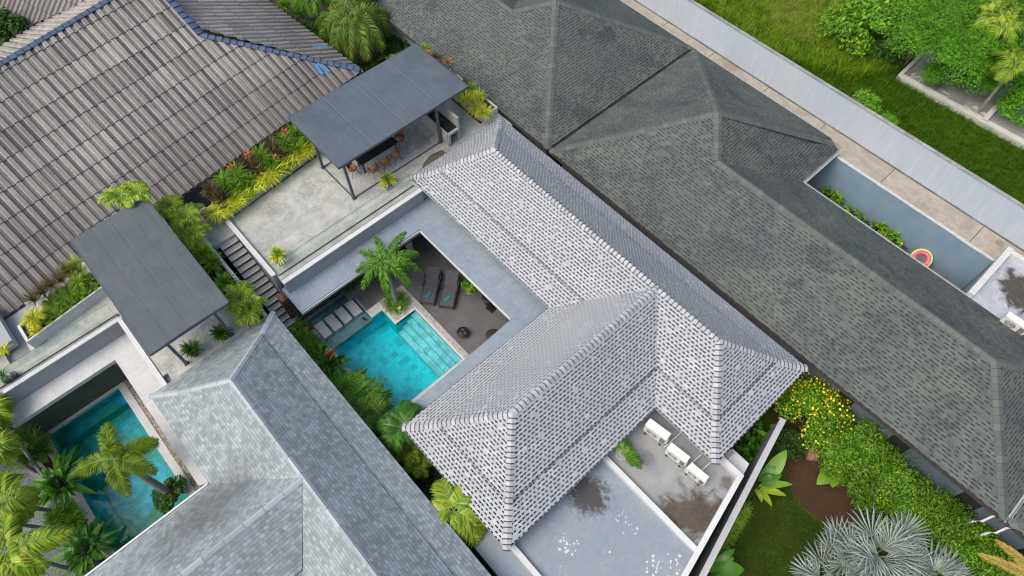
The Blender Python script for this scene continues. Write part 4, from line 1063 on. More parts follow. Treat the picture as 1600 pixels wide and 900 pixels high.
# eave gutters
for a, b in ((down(V5), down(Vc)), (H0, H1b)):
    mb = MB(); mb.tube([a + Vector((0, 0, -.03)) , b + Vector((0, 0, -.03))], 0.07, 6); mb.build('gutter', MT['gutter_light'] if a is H0 or (a - H0).length < .1 else MT['gutter'], tl)
mb = MB(); q0, q1 = down(V5), down(Vc); mb.prism([(q0.x - .7, q0.y), (q1.x - .7, q1.y - 1.0), (q1.x - 7, q1.y - 1.8), (q0.x - 9, q0.y)], 0, ZE - .1); mb.build('wall', MT['grey_wall'], tl)
# rear cross roof in the top-left corner
r_ = empty('house', (-42, -2, 0), 'rear ribbed tile roof meeting the big roof in the top left corner', 'house')
def at_(a, b, z): return at(a, b, z)
g0, g1, g2, g3 = at(5, 2, 5.4), at(-30, 20, 4.0), at(48, 42, 4.1), at(140, 2, 5.5)
g3 = at(128, -2, 6.3)
bz = [at(46, 41, 3.3), at(129, -3, 5.6), at(70, -70, 5.6), at(-60, -14, 3.3)]
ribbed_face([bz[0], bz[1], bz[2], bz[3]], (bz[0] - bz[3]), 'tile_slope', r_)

# ================================================================== FLAT PAVILION ROOFS
def pavilion(name, label, x0, x1, y0, y1, zt, posts, zb, roofmat, seams=(), rails=(), th=0.12):
    t = empty(name, ((x0 + x1) / 2, (y0 + y1) / 2, zb), label, 'pavilion')
    mb = MB()
    nx, ny = 10, 14
    def zz(fx, fy): return zt + 0.05 * math.sin(math.pi * fy) * (1 if seams else 0.3)
    for i in range(nx):
        for j in range(ny):
            q = [(i, j), (i + 1, j), (i + 1, j + 1), (i, j + 1)]
            mb.face([(x0 + (x1 - x0) * a / nx, y0 + (y1 - y0) * b / ny, zz(a / nx, b / ny)) for a, b in q])
    sh = mb.build('roof_sheet', roofmat, t)
    for sy in seams:
        mb = MB(); mb.box(x0 + .02, x1 - .02, sy, sy + 0.03, zt - .0, zz(0, (sy - y0) / (y1 - y0)) + 0.008); mb.build('seam', roofmat, sh)
    mb = MB()
    mb.box(x0, x1, y0 - .012, y0 + .04, zt - th, zt + .012); mb.box(x0, x1, y1 - .04, y1 + .012, zt - th, zt + .012)
    mb.box(x0 - .012, x0 + .04, y0 + .04, y1 - .04, zt - th, zt + .012); mb.box(x1 - .04, x1 + .012, y0 + .04, y1 - .04, zt - th, zt + .012)
    mb.build('fascia', MT['dark_metal'], t)
    mb = MB(); mb.box(x0 + .05, x1 - .05, y0 + .05, y1 - .05, zt - th * .8, zt - th * .6); mb.build('soffit', MT['dark_metal'], t)
    for (px, py) in posts:
        mb = MB(); mb.box(px - .06, px + .06, py - .06, py + .06, zb + .02, zt - th); mb.build('post', MT['dark_metal'], t)
        mb = MB(); mb.box(px - .1, px + .1, py - .1, py + .1, zb, zb + .02); mb.build('base_plate', MT['dark_metal'], t)
    for (ax_, ay_, bx_, by_) in rails:
        mb = MB(); mb.box(min(ax_, bx_) - .03, max(ax_, bx_) + .03, min(ay_, by_) - .03, max(ay_, by_) + .03, zb + .001, zb + .045); mb.build('floor_rail', MT['dark_metal'], t)
    return t
pavilion('pavilion', 'flat slate-blue metal pavilion roof on slim posts over the outdoor dining table', -24.93, -20.66, 7.82, 15.66, 5.98,
         [(-20.73, 8.12), (-20.73, 13.6), (-23.42, 8.10), (-23.42, 13.6), (-23.42, 15.3)], 3.4, MT['pav_roof'], (),
         [(-20.73, 8.18, -20.73, 13.54), (-20.79, 8.11, -23.36, 8.11), (-23.42, 8.16, -23.42, 15.2)])
pr2 = sheet_roof('pav_roof2', (0.082, 0.098, 0.108, 1), (0.108, 0.122, 0.132, 1), 7.1, 0.41)
pavilion('pavilion', 'grey-green felt pavilion roof with lengthwise seams on the left terrace', -25.15, -17.85, -3.06, 0.46, 5.9,
         [(-18.2, -0.24), (-18.26, -2.37), (-24.6, -2.6), (-24.6, .1)], 3.4, pr2, (-2.2, -1.35, -0.5, 0.1))

# ================================================================== OUTDOOR FURNITURE
# dining table and chairs
t = empty('dining_table', (-21.9, 10.5, 3.4), 'long black dining table under the slate-blue pavilion roof', 'table')
mb = MB(); mb.box(-22.3, -21.62, 9.35, 11.66, 4.09, 4.14); mb.build('table_top', MT['black_stone'], t, bevel=0.008)
for sx in (-22.22, -21.70):
    for sy in (9.5, 11.5):
        mb = MB(); mb.box(sx - .03, sx + .03, sy - .03, sy + .03, 3.4, 4.09); mb.build('leg', MT['black'], t)
MT['wicker'] = mottled('wicker', (0.22, 0.10, 0.05, 1), (0.32, 0.15, 0.075, 1), 12, 0.6, 60, 0.4, 0.6)
MT['cushion'] = mottled('cushion', (0.62, 0.33, 0.20, 1), (0.70, 0.40, 0.26, 1), 4, 0.8, 40, 0.08)
def make_chair():
    r = empty('dining_chair', (0, 0, 0))
    # seat shell: curved bowl opening towards +X local
    mb = MB(); N = 14
    for k in range(N):      # wraparound backrest
        a0 = math.pi * (0.28 + 1.44 * k / N); a1 = math.pi * (0.28 + 1.44 * (k + 1) / N)
        def bh(a): return 0.60 + 0.20 * max(0, -math.cos(a)) ** 0.7
        p = [(0.24 * math.cos(a0), 0.25 * math.sin(a0), 0.44), (0.24 * math.cos(a1), 0.25 * math.sin(a1), 0.44), (0.29 * math.cos(a1), 0.30 * math.sin(a1), bh(a1)), (0.29 * math.cos(a0), 0.30 * math.sin(a0), bh(a0))]
        mb.face(p); q = [(x * .94, y * .94, z) for x, y, z in p]; mb.face(q[::-1]); mb.face([p[3], p[2], q[2], q[3]])
    mb.build('backrest', MT['wicker'], r, smooth=False)
    mb = MB(); mb.lathe((0, 0, 0.40), [(0.01, 0), (0.22, 0.0), (0.25, 0.04), (0.22, 0.06), (0.01, 0.065)], 16); mb.build('seat', MT['wicker'], r, True)
    mb = MB(); mb.lathe((0.01, 0, 0.46), [(0.2, 0.0), (0.215, 0.03), (0.19, 0.06), (0.01, 0.07)], 16); mb.build('cushion', MT['cushion'], r, True)
    for sx in (-1, 1):
        for sy in (-1, 1):
            mb = MB(); mb.tube([(sx * .13, sy * .13, .40), (sx * .25, sy * .25, 0)], [.014, .010], 6); mb.build('leg', MT['black'], r)
    return r
ch0 = make_chair(); first = True
for (x, y, rz, lab) in ((-21.25, 9.80, 180, 'wicker dining chair on the villa side nearest the yellow potted plant'),
                        (-21.25, 10.47, 180, 'middle wicker dining chair on the villa side of the black table'),
                        (-21.25, 11.14, 180, 'wicker dining chair on the villa side nearest the bench counter'),
                        (-22.0, 9.02, 90, 'wicker dining chair at the table end nearest the pavilion corner post'),
                        (-21.98, 11.98, -90, 'wicker dining chair at the table end towards the bench counter'),
                        ):
    c_ = ch0 if first else copy_tree(ch0); first = False
    c_.location = (x, y, 3.4); c_.rotation_euler.z = R(rz)
    tag(c_, lab, 'chair', 'dining chairs round the black table')
# outdoor kitchen bench
MT['raw_conc'] = concrete('raw_conc', (0.38, 0.37, 0.34, 1), (0.46, 0.45, 0.42, 1), (0.28, 0.27, 0.25, 1), 2)[0].mat
t = empty('kitchen_counter', (-21.2, 14.1, 3.4), 'concrete outdoor kitchen counter with a black worktop behind the pavilion post', 'counter')
mb = MB(); mb.box(-22.6, -20.24, 13.80, 14.42, 4.26, 4.31); mb.build('worktop', MT['black_stone'], t)
mb = MB(); mb.box(-22.6, -20.20, 13.74, 13.80, 3.4, 4.31); mb.box(-20.24, -20.12, 13.74, 14.42, 4.18, 4.31); mb.box(-20.24, -20.13, 13.74, 13.86, 3.4, 4.18); mb.build('side_panel', MT['raw_conc'], t)
mb = MB(); mb.box(-22.6, -20.2, 14.42, 14.54, 3.4, 4.95); mb.build('splash_wall', MT['raw_conc'], t)
mb = MB(); mb.lathe((-21.55, 14.1, 4.31), [(.15, 0), (.16, .03), (.11, .05), (.10, .01), (.01, .0)], 16); mb.build('gas_burner', MT['gutter'], t, True)
mb = MB(); mb.lathe((-21.15, 14.18, 4.31), [(.10, 0), (.11, .02), (.07, .04), (.01, .03)], 16); mb.build('gas_burner', MT['gutter'], t, True)
# flat boulder
def rock(name, label, c, sx, sy, sz, rz=0, mat='rock', seed=1, cat='rock'):
    rd = random.Random(seed); bm = bmesh.new(); bmesh.ops.create_icosphere(bm, subdivisions=3, radius=1.0)
    import mathutils
    for v_ in bm.verts:
        nz = mathutils.noise.noise(v_.co * 1.6 + Vector((seed, 0, 0))) * 0.35 + mathutils.noise.noise(v_.co * 4 + Vector((seed, 3, 0))) * 0.12
        v_.co *= 1 + nz; v_.co.x *= sx; v_.co.y *= sy; v_.co.z = max(-.3, v_.co.z) * sz
    me = bpy.data.meshes.new(name); bm.to_mesh(me); bm.free(); me.materials.append(MT[mat])
    o = bpy.data.objects.new(name, me); COL.objects.link(o); o.location = (c[0], c[1], c[2] + .28 * sz); o.rotation_euler.z = R(rz); tag(o, label, cat); return o
rock('boulder', 'flat brown boulder lying on the terrace beside the white-grey roof eave', (-19.98, 12.55, 3.4), 0.30, 0.72, 0.18, 4)

# sun loungers
def make_lounger():
    r = empty('sun_lounger', (0, 0, 0))
    W, L = 0.34, 1.0
    MTf = mottled('lounger_frame', (0.05, 0.05, 0.06, 1), (0.065, 0.065, 0.075, 1), 5, 0.5) if 'lframe' not in MT else MT['lframe']; MT['lframe'] = MTf
    if 'lfab' not in MT: MT['lfab'] = mottled('lounger_fabric', (0.095, 0.085, 0.10, 1), (0.11, 0.10, 0.115, 1), 5, 0.8, 80, 0.15, 0.3)
    mb = MB()
    for s_ in (-1, 1): mb.box(-L, L, s_ * W - .03 * (s_ < 0) - .0, s_ * W + .03 * (s_ > 0) + .0 + (.0), .27, .33)
    for s_ in (-1, 1): mb.box(-L, L, min(s_ * W, s_ * (W + .035)), max(s_ * W, s_ * (W + .035)), .26, .335)
    mb.box(-L, -L + .05, -W, W, .27, .33)
    mb.build('frame', MTf, r)
    mb = MB(); mb.box(-L + .04, .22, -W + .01, W - .01, .30, .345); mb.build('seat', MT['lfab'], r, bevel=.01)
    # raised back, hinge at x=.22 towards +x
    a = R(32); ca, sa = math.cos(a), math.sin(a); l = .78
    mb = MB()
    P_ = [(.22, .33), (.22 + l * ca, .33 + l * sa)]
    nx_, nz_ = -sa * .035, ca * .035
    for s0, s1 in ((-W + .01, W - .01),):
        A = [(P_[0][0], s0, P_[0][1]), (P_[1][0], s0, P_[1][1]), (P_[1][0], s1, P_[1][1]), (P_[0][0], s1, P_[0][1])]
        B = [(p[0] + nx_, p[1], p[2] + nz_) for p in A]
        mb.face(B); mb.face(A[::-1])
        for i in range(4): mb.face([A[i], A[(i + 1) % 4], B[(i + 1) % 4], B[i]])
    mb.build('backrest', MT['lfab'], r)
    for s_ in (-1, 1):      # arm rests
        mb = MB(); mb.box(-.05, .6, min(s_ * .38, s_ * .43), max(s_ * .38, s_ * .43), .44, .465); mb.box(-.05, -.01, min(s_ * .38, s_ * .43), max(s_ * .38, s_ * .43), .0, .44); mb.box(.56, .6, min(s_ * .38, s_ * .43), max(s_ * .38, s_ * .43), .0, .44); mb.build('armrest', MTf, r)
        for xx in (-.95, .9):
            mb = MB(); mb.box(xx, xx + .06, min(s_ * .33, s_ * .37), max(s_ * .33, s_ * .37), 0, .27); mb.build('leg', MTf, r)
    return r
MT['towel'] = mottled('towel', (0.02, 0.20, 0.24, 1), (0.03, 0.25, 0.29, 1), 4, 0.9, 70, 0.15)
ln = make_lounger()
for i, (foot, head, lab) in enumerate((((667, 473), (677, 421), 'charcoal sun lounger nearest the palm, folded teal towel on it'), ((697, 479), (707, 424), 'charcoal sun lounger farther from the palm, folded teal towel on it'))):
    c_ = ln if i == 0 else copy_tree(ln)
    f_ = at(*foot, .3); h_ = at(*head, .68); d = (h_ - f_); d.z = 0; az = math.atan2(d.y, d.x); d.normalize()
    cen = f_ + d * 0.97; c_.location = (cen.x, cen.y, 0.02); c_.rotation_euler.z = az
    tag(c_, lab, 'sun lounger', 'sun loungers on the patio')
    tw = f_ + d * 0.42
    mb = MB(); ax_ = (math.cos(az + R(-28)), math.sin(az + R(-28))); mb.obox((tw.x, tw.y), ax_, .20, .085, .366, .41); o = mb.build('towel', MT['towel'], bevel=.015)
    tag(o, 'folded teal towel on the sun lounger %s the palm' % ('nearest' if i == 0 else 'farther from'), 'towel', 'towels on the sun loungers')

def round_table(px, py, z, r_, label, cat='side table', square=False, mat='black', plate=False):
    p = at(px, py, z); t = empty('side_table', (p.x, p.y, 0.02), label, cat)
    mb = MB(); mb.lathe((p.x, p.y, z), [(r_ - .02, -.035), (r_, -.02), (r_, 0), (r_ - .02, .012), (.01, .012)], 28); mb.build('table_top', MT[mat], t, True)
    mb = MB(); mb.tube([(p.x, p.y, .03), (p.x, p.y, z - .02)], .03, 8); mb.build('column', MT['black'], t)
    mb = MB(); mb.lathe((p.x, p.y, .02), [(r_ * .6, 0), (r_ * .6, .015), (.02, .025)], 20); mb.build('foot', MT['black'], t)
    return t, p
# drum with triangular cut-outs
t, p = round_table(723, 519, .30, .30, 'small round black side table with pierced pattern, alone on the patio')
mb = MB()
for a in (20, 140, 260):
    c_ = Vector((p.x + .1 * math.cos(R(a)), p.y + .1 * math.sin(R(a)), .316)); mb.face([c_ + Vector((.07 * math.cos(R(a + 90)), .07 * math.sin(R(a + 90)), 0)), c_ + Vector((-.07 * math.cos(R(a + 90)), -.07 * math.sin(R(a + 90)), 0)), c_ + Vector((.09 * math.cos(R(a)), .09 * math.sin(R(a)), 0))][::-1])
mb.build('cut_out', mottled('cut', g(.10), g(.16), 9), t)
t, p = round_table(763, 465, .62, .33, 'round black table with a white bowl near the villa wall', mat='black')
mb = MB(); mb.lathe((p.x + .03, p.y + .05, .63), [(.06, 0), (.13, .04), (.14, .075), (.12, .07), (.05, .02), (.01, .015)], 20); o = mb.build('bowl', MT['pot_white'], smooth=True); tag(o, 'white bowl standing on the round black patio table', 'bowl')
p = at(768, 481, .05); t = empty('parasol_base', (p.x, p.y, .02), 'black square slab parasol base beside the table with the bowl', 'parasol base')
mb = MB(); mb.obox((p.x, p.y), (math.cos(.12), math.sin(.12)), .22, .22, .02, .08); mb.build('slab', MT['black'], t, bevel=.01)
mb = MB(); mb.tube([(p.x, p.y, .08), (p.x, p.y, .3)], .03, 10); mb.build('socket', MT['black'], t)
MT['brown_dark'] = mottled('brown_dark', (0.035, 0.025, 0.028, 1), (0.05, 0.035, 0.038, 1), 4, 0.5)
round_table(770, 524, .5, .36, 'round dark brown table half under the canopy slab edge', mat='brown_dark')
round_table(803, 493, .6, .40, 'round dark table tucked into the corner under the canopy slab', mat='black')
# low bench / stand near the inner corner, with white leg
t = empty('towel_stand', (-17.2, 9.4, .02), 'black patio stand with a pale upright panel in the slab corner', 'stand')
p = at(640, 388, .7)
mb = MB(); mb.obox((p.x, p.y), (1, .1), .04, .2, .02, 1.2); mb.build('upright', MT['pot_white'], t)
p = at(631, 395, .4); mb = MB(); mb.obox((p.x, p.y), (1, .1), .25, .22, .3, .36); mb.build('shelf', MT['black'], t)
for s_ in (-.2, .2):
    mb = MB(); mb.box(p.x + s_ - .02, p.x + s_ + .02, p.y - .02, p.y + .02, .02, .3); mb.build('leg', MT['black'], t)

# ---------------- condensers on the service roof
MT['ac_grille'] = mottled('ac_grille', g(.16), g(.22), 2, 0.5)
def make_ac():
    r = empty('air_conditioner', (0, 0, 0))
    mb = MB(); mb.box(-.42, .42, -.15, .15, .09, .66); mb.build('body', MT['ac_white'], r, bevel=.02)
    mb = MB(); mb.box(-.425, .425, -.155, .155, .655, .668); mb.build('lid', MT['ac_white'], r, bevel=.004)
    mb = MB()
    mb.v = []; N = 24
    for k in range(N):
        a0, a1 = 2 * math.pi * k / N, 2 * math.pi * (k + 1) / N
        mb.face([(-.1 + .21 * math.cos(a0), -.156, .37 + .21 * math.sin(a0)), (-.1 + .21 * math.cos(a1), -.156, .37 + .21 * math.sin(a1)), (-.1, -.156, .37)])
    fn = mb.build('fan_grille', MT['ac_grille'], r)
    mb = MB()
    for rr in (.2, .15, .1, .05):
        mb.tube([(-.1 + rr * math.cos(2 * math.pi * k / 20), -.162, .37 + rr * math.sin(2 * math.pi * k / 20)) for k in range(21)], .006, 4)
    mb.build('guard_ring', MT['ac_white'], fn)
    mb = MB(); mb.box(.22, .40, -.157, -.15, .18, .58); mb.build('side_vent', MT['ac_grille'], r)
    mb = MB(); mb.box(.42, .47, -.10, .06, .16, .38); mb.build('valve_cover', MT['ac_white'], r)
    for s_ in (-.3, .3):
        mb = MB(); mb.box(s_ - .03, s_ + .03, -.19, .19, 0, .09); mb.build('foot', MT['black'], r)
    return r
ac = make_ac()
acs = [((1012, 661), (1043, 684), 'white condenser unit in the valley corner, first of the three from the villa valley'), ((1046, 697), (1074, 719), 'white condenser unit in the middle of the three beside the villa eave'), ((1078, 727), (1104, 749), 'white condenser unit nearest the white parapet corner')]
for i, (a, b, lab) in enumerate(acs):
    c_ = ac if i == 0 else copy_tree(ac)
    A, B = at(*a, 3.36), at(*b, 3.36); cen = (A + B) / 2; az = math.atan2(B.y - A.y, B.x - A.x)
    c_.location = (cen.x, cen.y, 2.702); c_.rotation_euler.z = az
    s_ = (B - A).length / .80; c_.scale = (s_, s_, s_)
    tag(c_, lab, 'air conditioner', 'condenser units on the service roof')
for i, (x, y) in enumerate(((-2.15, 10.35), (-1.0, 10.3), (-.55, 10.3))):
    mb = MB(); mb.tube([(x, y - .2, 2.95), (x + .02, y + .1, 2.95), (x + .05, y + .75, 2.95)], .025, 6); o = mb.build('pipe', MT['pipe_white']); tag(o, ('short pale conduit running from the first condenser under the villa eave', 'short pale conduit left of the pair by the last condenser', 'short pale conduit right of the pair by the last condenser')[i], 'pipe', 'conduits behind the condensers')
c_ = copy_tree(ac); p = at(1580, 505, 3.3); c_.location = (p.x + .1, p.y + .05, 2.95); c_.rotation_euler.z = 0; c_.scale = (1.15, 1.1, 1.0)
tag(c_, 'white condenser unit with a dark grille on the right edge flat roof', 'air conditioner')

# ---------------- watermelon pool float leaning on the blue wall
def float_ring():
    m = NT('melon'); u, v, _ = m.uv()
    rr = v
    c = m.ramp(rr, [(0.0, (0.015, 0.06, 0.04, 1)), (0.30, (0.015, 0.06, 0.04, 1)), (0.33, (0.60, 0.10, 0.13, 1)), (0.80, (0.66, 0.16, 0.19, 1)), (0.83, (0.75, 0.6, 0.35, 1)), (0.9, (0.7, 0.75, 0.2, 1)), (0.93, (0.04, 0.35, 0.08, 1)), (1.0, (0.03, 0.28, 0.06, 1))])
    fr_ = m.math('FRACT', m.math('MULTIPLY', u, 18.0))
    for (lo, hi, off) in ((0.62, 0.74, 0.0), (0.40, 0.52, 0.5)):
        f2 = m.math('FRACT', m.math('ADD', m.math('MULTIPLY', u, 18.0), off))
        s_ = m.math('MULTIPLY', m.math('LESS_THAN', m.math('ABSOLUTE', m.math('SUBTRACT', f2, 0.5)), 0.14), m.math('MULTIPLY', m.math('GREATER_THAN', rr, lo), m.math('LESS_THAN', rr, hi)))
        c = m.mix(s_, c, (0.02, 0.015, 0.015, 1))
    m.col(c); m.p.inputs['Roughness'].default_value = 0.35
    root = empty('pool_float', (0, 0, 0), 'pink watermelon pool float with green rim leaning on the blue wall', 'pool float')
    mb = MB(); N, K = 54, 12; Rm, rm = .37, .19
    ring = []
    for i in range(N + 1):
        a = 2 * math.pi * i / N; puff = 1 + .05 * abs(math.sin(a * 9))
        ring.append([(Vector(((Rm + rm * math.cos(2 * math.pi * k / K)) * math.cos(a), (Rm + rm * math.cos(2 * math.pi * k / K)) * math.sin(a), rm * .6 * puff * math.sin(2 * math.pi * k / K))), ((Rm + rm * math.cos(2 * math.pi * k / K)) / (Rm + rm))) for k in range(K + 1)])
    for i in range(N):
        for k in range(K):
            q = [ring[i][k], ring[i + 1][k], ring[i + 1][k + 1], ring[i][k + 1]]
            mb.face([p[0] for p in q], [((i + (1 if j in (1, 2) else 0)) / N, q[j][1]) for j in range(4)])
    mb.build('ring', m.mat, root, True)
    mb = MB(); mb.lathe((0, 0, 0), [(.2, -.02), (.2, .02), (.01, .02)], 20); mb.build('centre', MT['hedge_dark'] if False else mottled('melon_dark', (0.02, 0.07, 0.05, 1), (0.03, 0.08, 0.06, 1), 4, .4), root)
    return root
fl_ = float_ring(); p = at(1447, 396, .55); fl_.location = (p.x, 28.32, .58); fl_.rotation_euler = (R(38), 0, 0)

# ================================================================== VEGETATION
def bez(a, b, c, t): return a * (1 - t) ** 2 + b * (2 * t * (1 - t)) + c * t * t
def bezd(a, b, c, t): return ((b - a) * (1 - t) + (c - b) * t).normalized()
UP = Vector((0, 0, 1))

def frond(mb, mr, P0, P1, P2, n=36, ll=0.45, lw=0.045, rd=random, plume=False, droop=0.35, vee=0.25, back=0.35):
    """pinnate frond: rachis along a curve, single leaflets standing off both sides"""
    pts = [bez(P0, P1, P2, i / 8) for i in range(9)]
    mr.tube(pts, [0.028 * (1 - i / 9.5) + .004 for i in range(9)], 5, cap=False)
    for i in range(n):
        t = 0.10 + 0.90 * i / (n - 1); p = bez(P0, P1, P2, t); d = bezd(P0, P1, P2, t)
        side = d.cross(UP)
        if side.length < 1e-3: side = Vector((1, 0, 0))
        side.normalize(); nrm = side.cross(d).normalized()
        k = math.sin(math.pi * min(1, (t * 0.86 + 0.14))) ** 0.6 * 0.95 + 0.12
        for s_ in (-1, 1):
            for rep_ in range(2 if plume else 1):
                ang = rd.uniform(-1.15, 1.0) if plume else vee + rd.uniform(-.12, .12)
                out_ = side * s_ * math.cos(ang) + nrm * math.sin(ang)
                dr = (out_ + d * (back + t * 0.75) + Vector((0, 0, -0.05))).normalized()
                L = ll * k * rd.uniform(.85, 1.1)
                b0 = p + d * rd.uniform(-.01, .01); mid = b0 + dr * L * .55; tip = b0 + dr * L + Vector((0, 0, -droop * L * rd.uniform(.6, 1.3)))
                wv = d.cross(dr).cross(dr); 
                wv = (d - dr * d.dot(dr)); wv = wv.normalized() if wv.length > 1e-4 else side
                wd = lw * rd.uniform(.8, 1.2)
                nb = len(mb.v)
                mb.v += [tuple(b0 - wv * wd * .25), tuple(b0 + wv * wd * .25), tuple(mid + wv * wd * .5), tuple(mid - wv * wd * .5), tuple(tip)]
                mb.f += [(nb, nb + 1, nb + 2, nb + 3), (nb + 3, nb + 2, nb + 4)]; mb.m += [0, 0]; mb.uv += [[(0, 0)] * 4, [(0, 0)] * 3]

def blade(mb, p, az, L, w_, el=1.1, curl=1.6, segs=4, rd=random, twist=0.0):
    """one strap leaf arching out and down"""
    d = Vector((math.cos(az), math.sin(az), 0)); side = Vector((-d.y, d.x, 0))
    q = Vector(p); e = el; Ls = []; Rs = []
    for i in range(segs + 1):
        t = i / segs
        ww = w_ * (0.55 + 1.2 * t) * (1 - t) ** 0.6 if t > 0.0 else w_ * .55
        if i == segs: ww = 0.002
        Ls.append(q - side * ww * .5); Rs.append(q + side * ww * .5)
        dr = d * math.cos(e) + UP * math.sin(e); q = q + dr * (L / segs); e -= curl / segs
    mb.strip(Ls, Rs)

def clump(mb, c, n=45, L=0.5, w_=0.03, rd=random, el=(0.5, 1.4), curl=(1.2, 2.2), r0=0.06):
    for _ in range(n):
        az = rd.uniform(0, 2 * math.pi); rr = rd.uniform(0, r0)
        blade(mb, (c[0] + rr * math.cos(az), c[1] + rr * math.sin(az), c[2]), az + rd.uniform(-.3, .3), L * rd.uniform(.65, 1.15), w_, rd.uniform(*el), rd.uniform(*curl), 4, rd)

def broad(mb, P0, P1, P2, w_, segs=7, fold=0.25, rd=random, split=0.0):
    """one broad leaf: two halves folded along the midrib"""
    L, Mx, Rr = [], [], []
    for i in range(segs + 1):
        t = i / segs; p = bez(P0, P1, P2, t); d = bezd(P0, P1, P2, t); side = d.cross(UP)
        side = side.normalized() if side.length > 1e-4 else Vector((1, 0, 0)); nrm = side.cross(d)
        ww = w_ * math.sin(math.pi * (0.04 + 0.96 * t) ** 0.8) ** 0.75 * .5 if 0 < t < 1 else 0.012
        Mx.append(p); L.append(p - side * ww + nrm * ww * fold + side * rd.uniform(-.01, .01)); Rr.append(p + side * ww + nrm * ww * fold)
    n = len(mb.v); k = segs + 1
    mb.v += [tuple(p) for p in L + Mx + Rr]
    for i in range(segs):
        mb.f += [(n + i, n + k + i, n + k + i + 1, n + i + 1), (n + k + i, n + 2 * k + i, n + 2 * k + i + 1, n + k + i + 1)]; mb.m += [0, 0]; mb.uv += [[(0, 0)] * 4] * 2

def broad_plant(mb, c, n=14, L=0.9, w_=0.22, h=0.9, rd=random, el=(0.4, 1.3)):
    for _ in range(n):
        az = rd.uniform(0, 2 * math.pi); e = rd.uniform(*el); l = L * rd.uniform(.7, 1.15); d = Vector((math.cos(az), math.sin(az), 0))
        P0 = Vector(c) + d * .04; P1 = P0 + UP * h * rd.uniform(.6, 1.1) + d * l * .25; P2 = P0 + d * l * math.cos(e) * 1.1 + UP * (h * .65 * math.sin(e) + rd.uniform(-.1, .15))
        S = bez(P0, P1, P2, .35); mb.tube([P0, bez(P0, P1, P2, .18), S], [.012, .01, .008], 4, cap=False)
        D1 = bez(P0, P1, P2, .35); D2 = bez(P0, P1, P2, .62) + UP * .08
        broad(mb, D1, D2, P2, w_ * rd.uniform(.8, 1.2), 6, rd.uniform(.05, .35), rd)

def leafcloud(mb, c, r, n, size, rd=random, shell=0.35, aspect=0.5, lumps=9, flat=0.6):
    """leaves spread through a lumpy volume"""
    c = Vector(c)
    L = []
    for _ in range(lumps):
        v_ = Vector((rd.gauss(0, 1), rd.gauss(0, 1), rd.gauss(0, 1))).normalized()
        v_.z = abs(v_.z) * .8
        L.append((Vector((v_.x * r[0] * .62, v_.y * r[1] * .62, v_.z * r[2] * .62)), rd.uniform(.30, .52)))
    for _ in range(n):
        cc, lr = rd.choice(L)
        v_ = Vector((rd.gauss(0, 1), rd.gauss(0, 1), rd.gauss(0, 1))).normalized()
        if v_.z < -.2: v_.z *= -.6
        k = (1 - shell * rd.random() ** 1.5)
        p = c + cc + Vector((v_.x * r[0] * lr * k, v_.y * r[1] * lr * k, v_.z * r[2] * lr * k * 1.1))
        if p.z < 0.02: p.z = 0.02 + rd.random() * .1
        nrm = (v_ * (1 - flat) + UP * flat + Vector((rd.uniform(-.5, .5), rd.uniform(-.5, .5), rd.uniform(-.3, .3)))).normalized()
        u_ = nrm.cross(Vector((rd.uniform(-1, 1), rd.uniform(-1, 1), rd.uniform(-1, 1)))).normalized(); w_ = nrm.cross(u_)
        s_ = size * rd.uniform(.6, 1.35)
        nb = len(mb.v)
        mb.v += [tuple(p - u_ * s_), tuple(p + w_ * s_ * aspect - u_ * s_ * .1), tuple(p + u_ * s_ + nrm * -s_ * .2), tuple(p - w_ * s_ * aspect - u_ * s_ * .1)]
        mb.f.append((nb, nb + 1, nb + 2, nb + 3)); mb.m.append(0); mb.uv.append([(0, 0)] * 4)

def fanleaf(mb, mr, base, hub, dirv, R_, nseg=30, spread=2.5, rd=random, fold=0.12, cup=0.25):
    """costapalmate fan leaf: stalk and stiff pleated segments split at their tips"""
    base, hub = Vector(base), Vector(hub); d = Vector(dirv).normalized()
    mr.tube([base, (base + hub) / 2 + UP * .08, hub], [.035, .03, .022], 6, cap=False)
    side = d.cross(UP); side = side.normalized() if side.length > 1e-3 else Vector((1, 0, 0)); nrm = side.cross(d).normalized()
    for i in range(nseg):
        a = spread * (2 * (i + .5) / nseg - 1)
        r = R_ * (1 - .28 * abs(a / spread) ** 2) * rd.uniform(.93, 1.05)
        dv = d * math.cos(a) + side * math.sin(a); dv = (dv + nrm * (cup * abs(math.sin(a)) + (.16 if i % 2 else -.04))).normalized()
        pv = (side * math.cos(a) - d * math.sin(a)); da = spread / nseg
        w1 = r * .5 * math.tan(da) * 2.0
        p1 = hub + dv * r * .52 ; p2 = hub + dv * r * .8 - UP * .03; tip = hub + dv * r - UP * rd.uniform(.02, .16) * r
        ht = nrm * w1 * .30
        nb = len(mb.v)
        mb.v += [tuple(hub), tuple(p1 - pv * w1 * .5 - ht), tuple(p1 + ht), tuple(p1 + pv * w1 * .5 - ht), tuple(p2 - pv * w1 * .28), tuple(p2 + ht * .6), tuple(p2 + pv * w1 * .28), tuple(tip)]
        mb.f += [(nb, nb + 1, nb + 2), (nb, nb + 2, nb + 3), (nb + 1, nb + 4, nb + 5, nb + 2), (nb + 2, nb + 5, nb + 6, nb + 3), (nb + 4, nb + 7, nb + 5), (nb + 5, nb + 7, nb + 6)]
        mb.m += [0] * 6; mb.uv += [[(0, 0)] * 3, [(0, 0)] * 3, [(0, 0)] * 4, [(0, 0)] * 4, [(0, 0)] * 3, [(0, 0)] * 3]

def arch(c, tip, rise):
    m_ = c + (tip - c) * .5; m_.z = max(c.z, tip.z) + rise; return m_

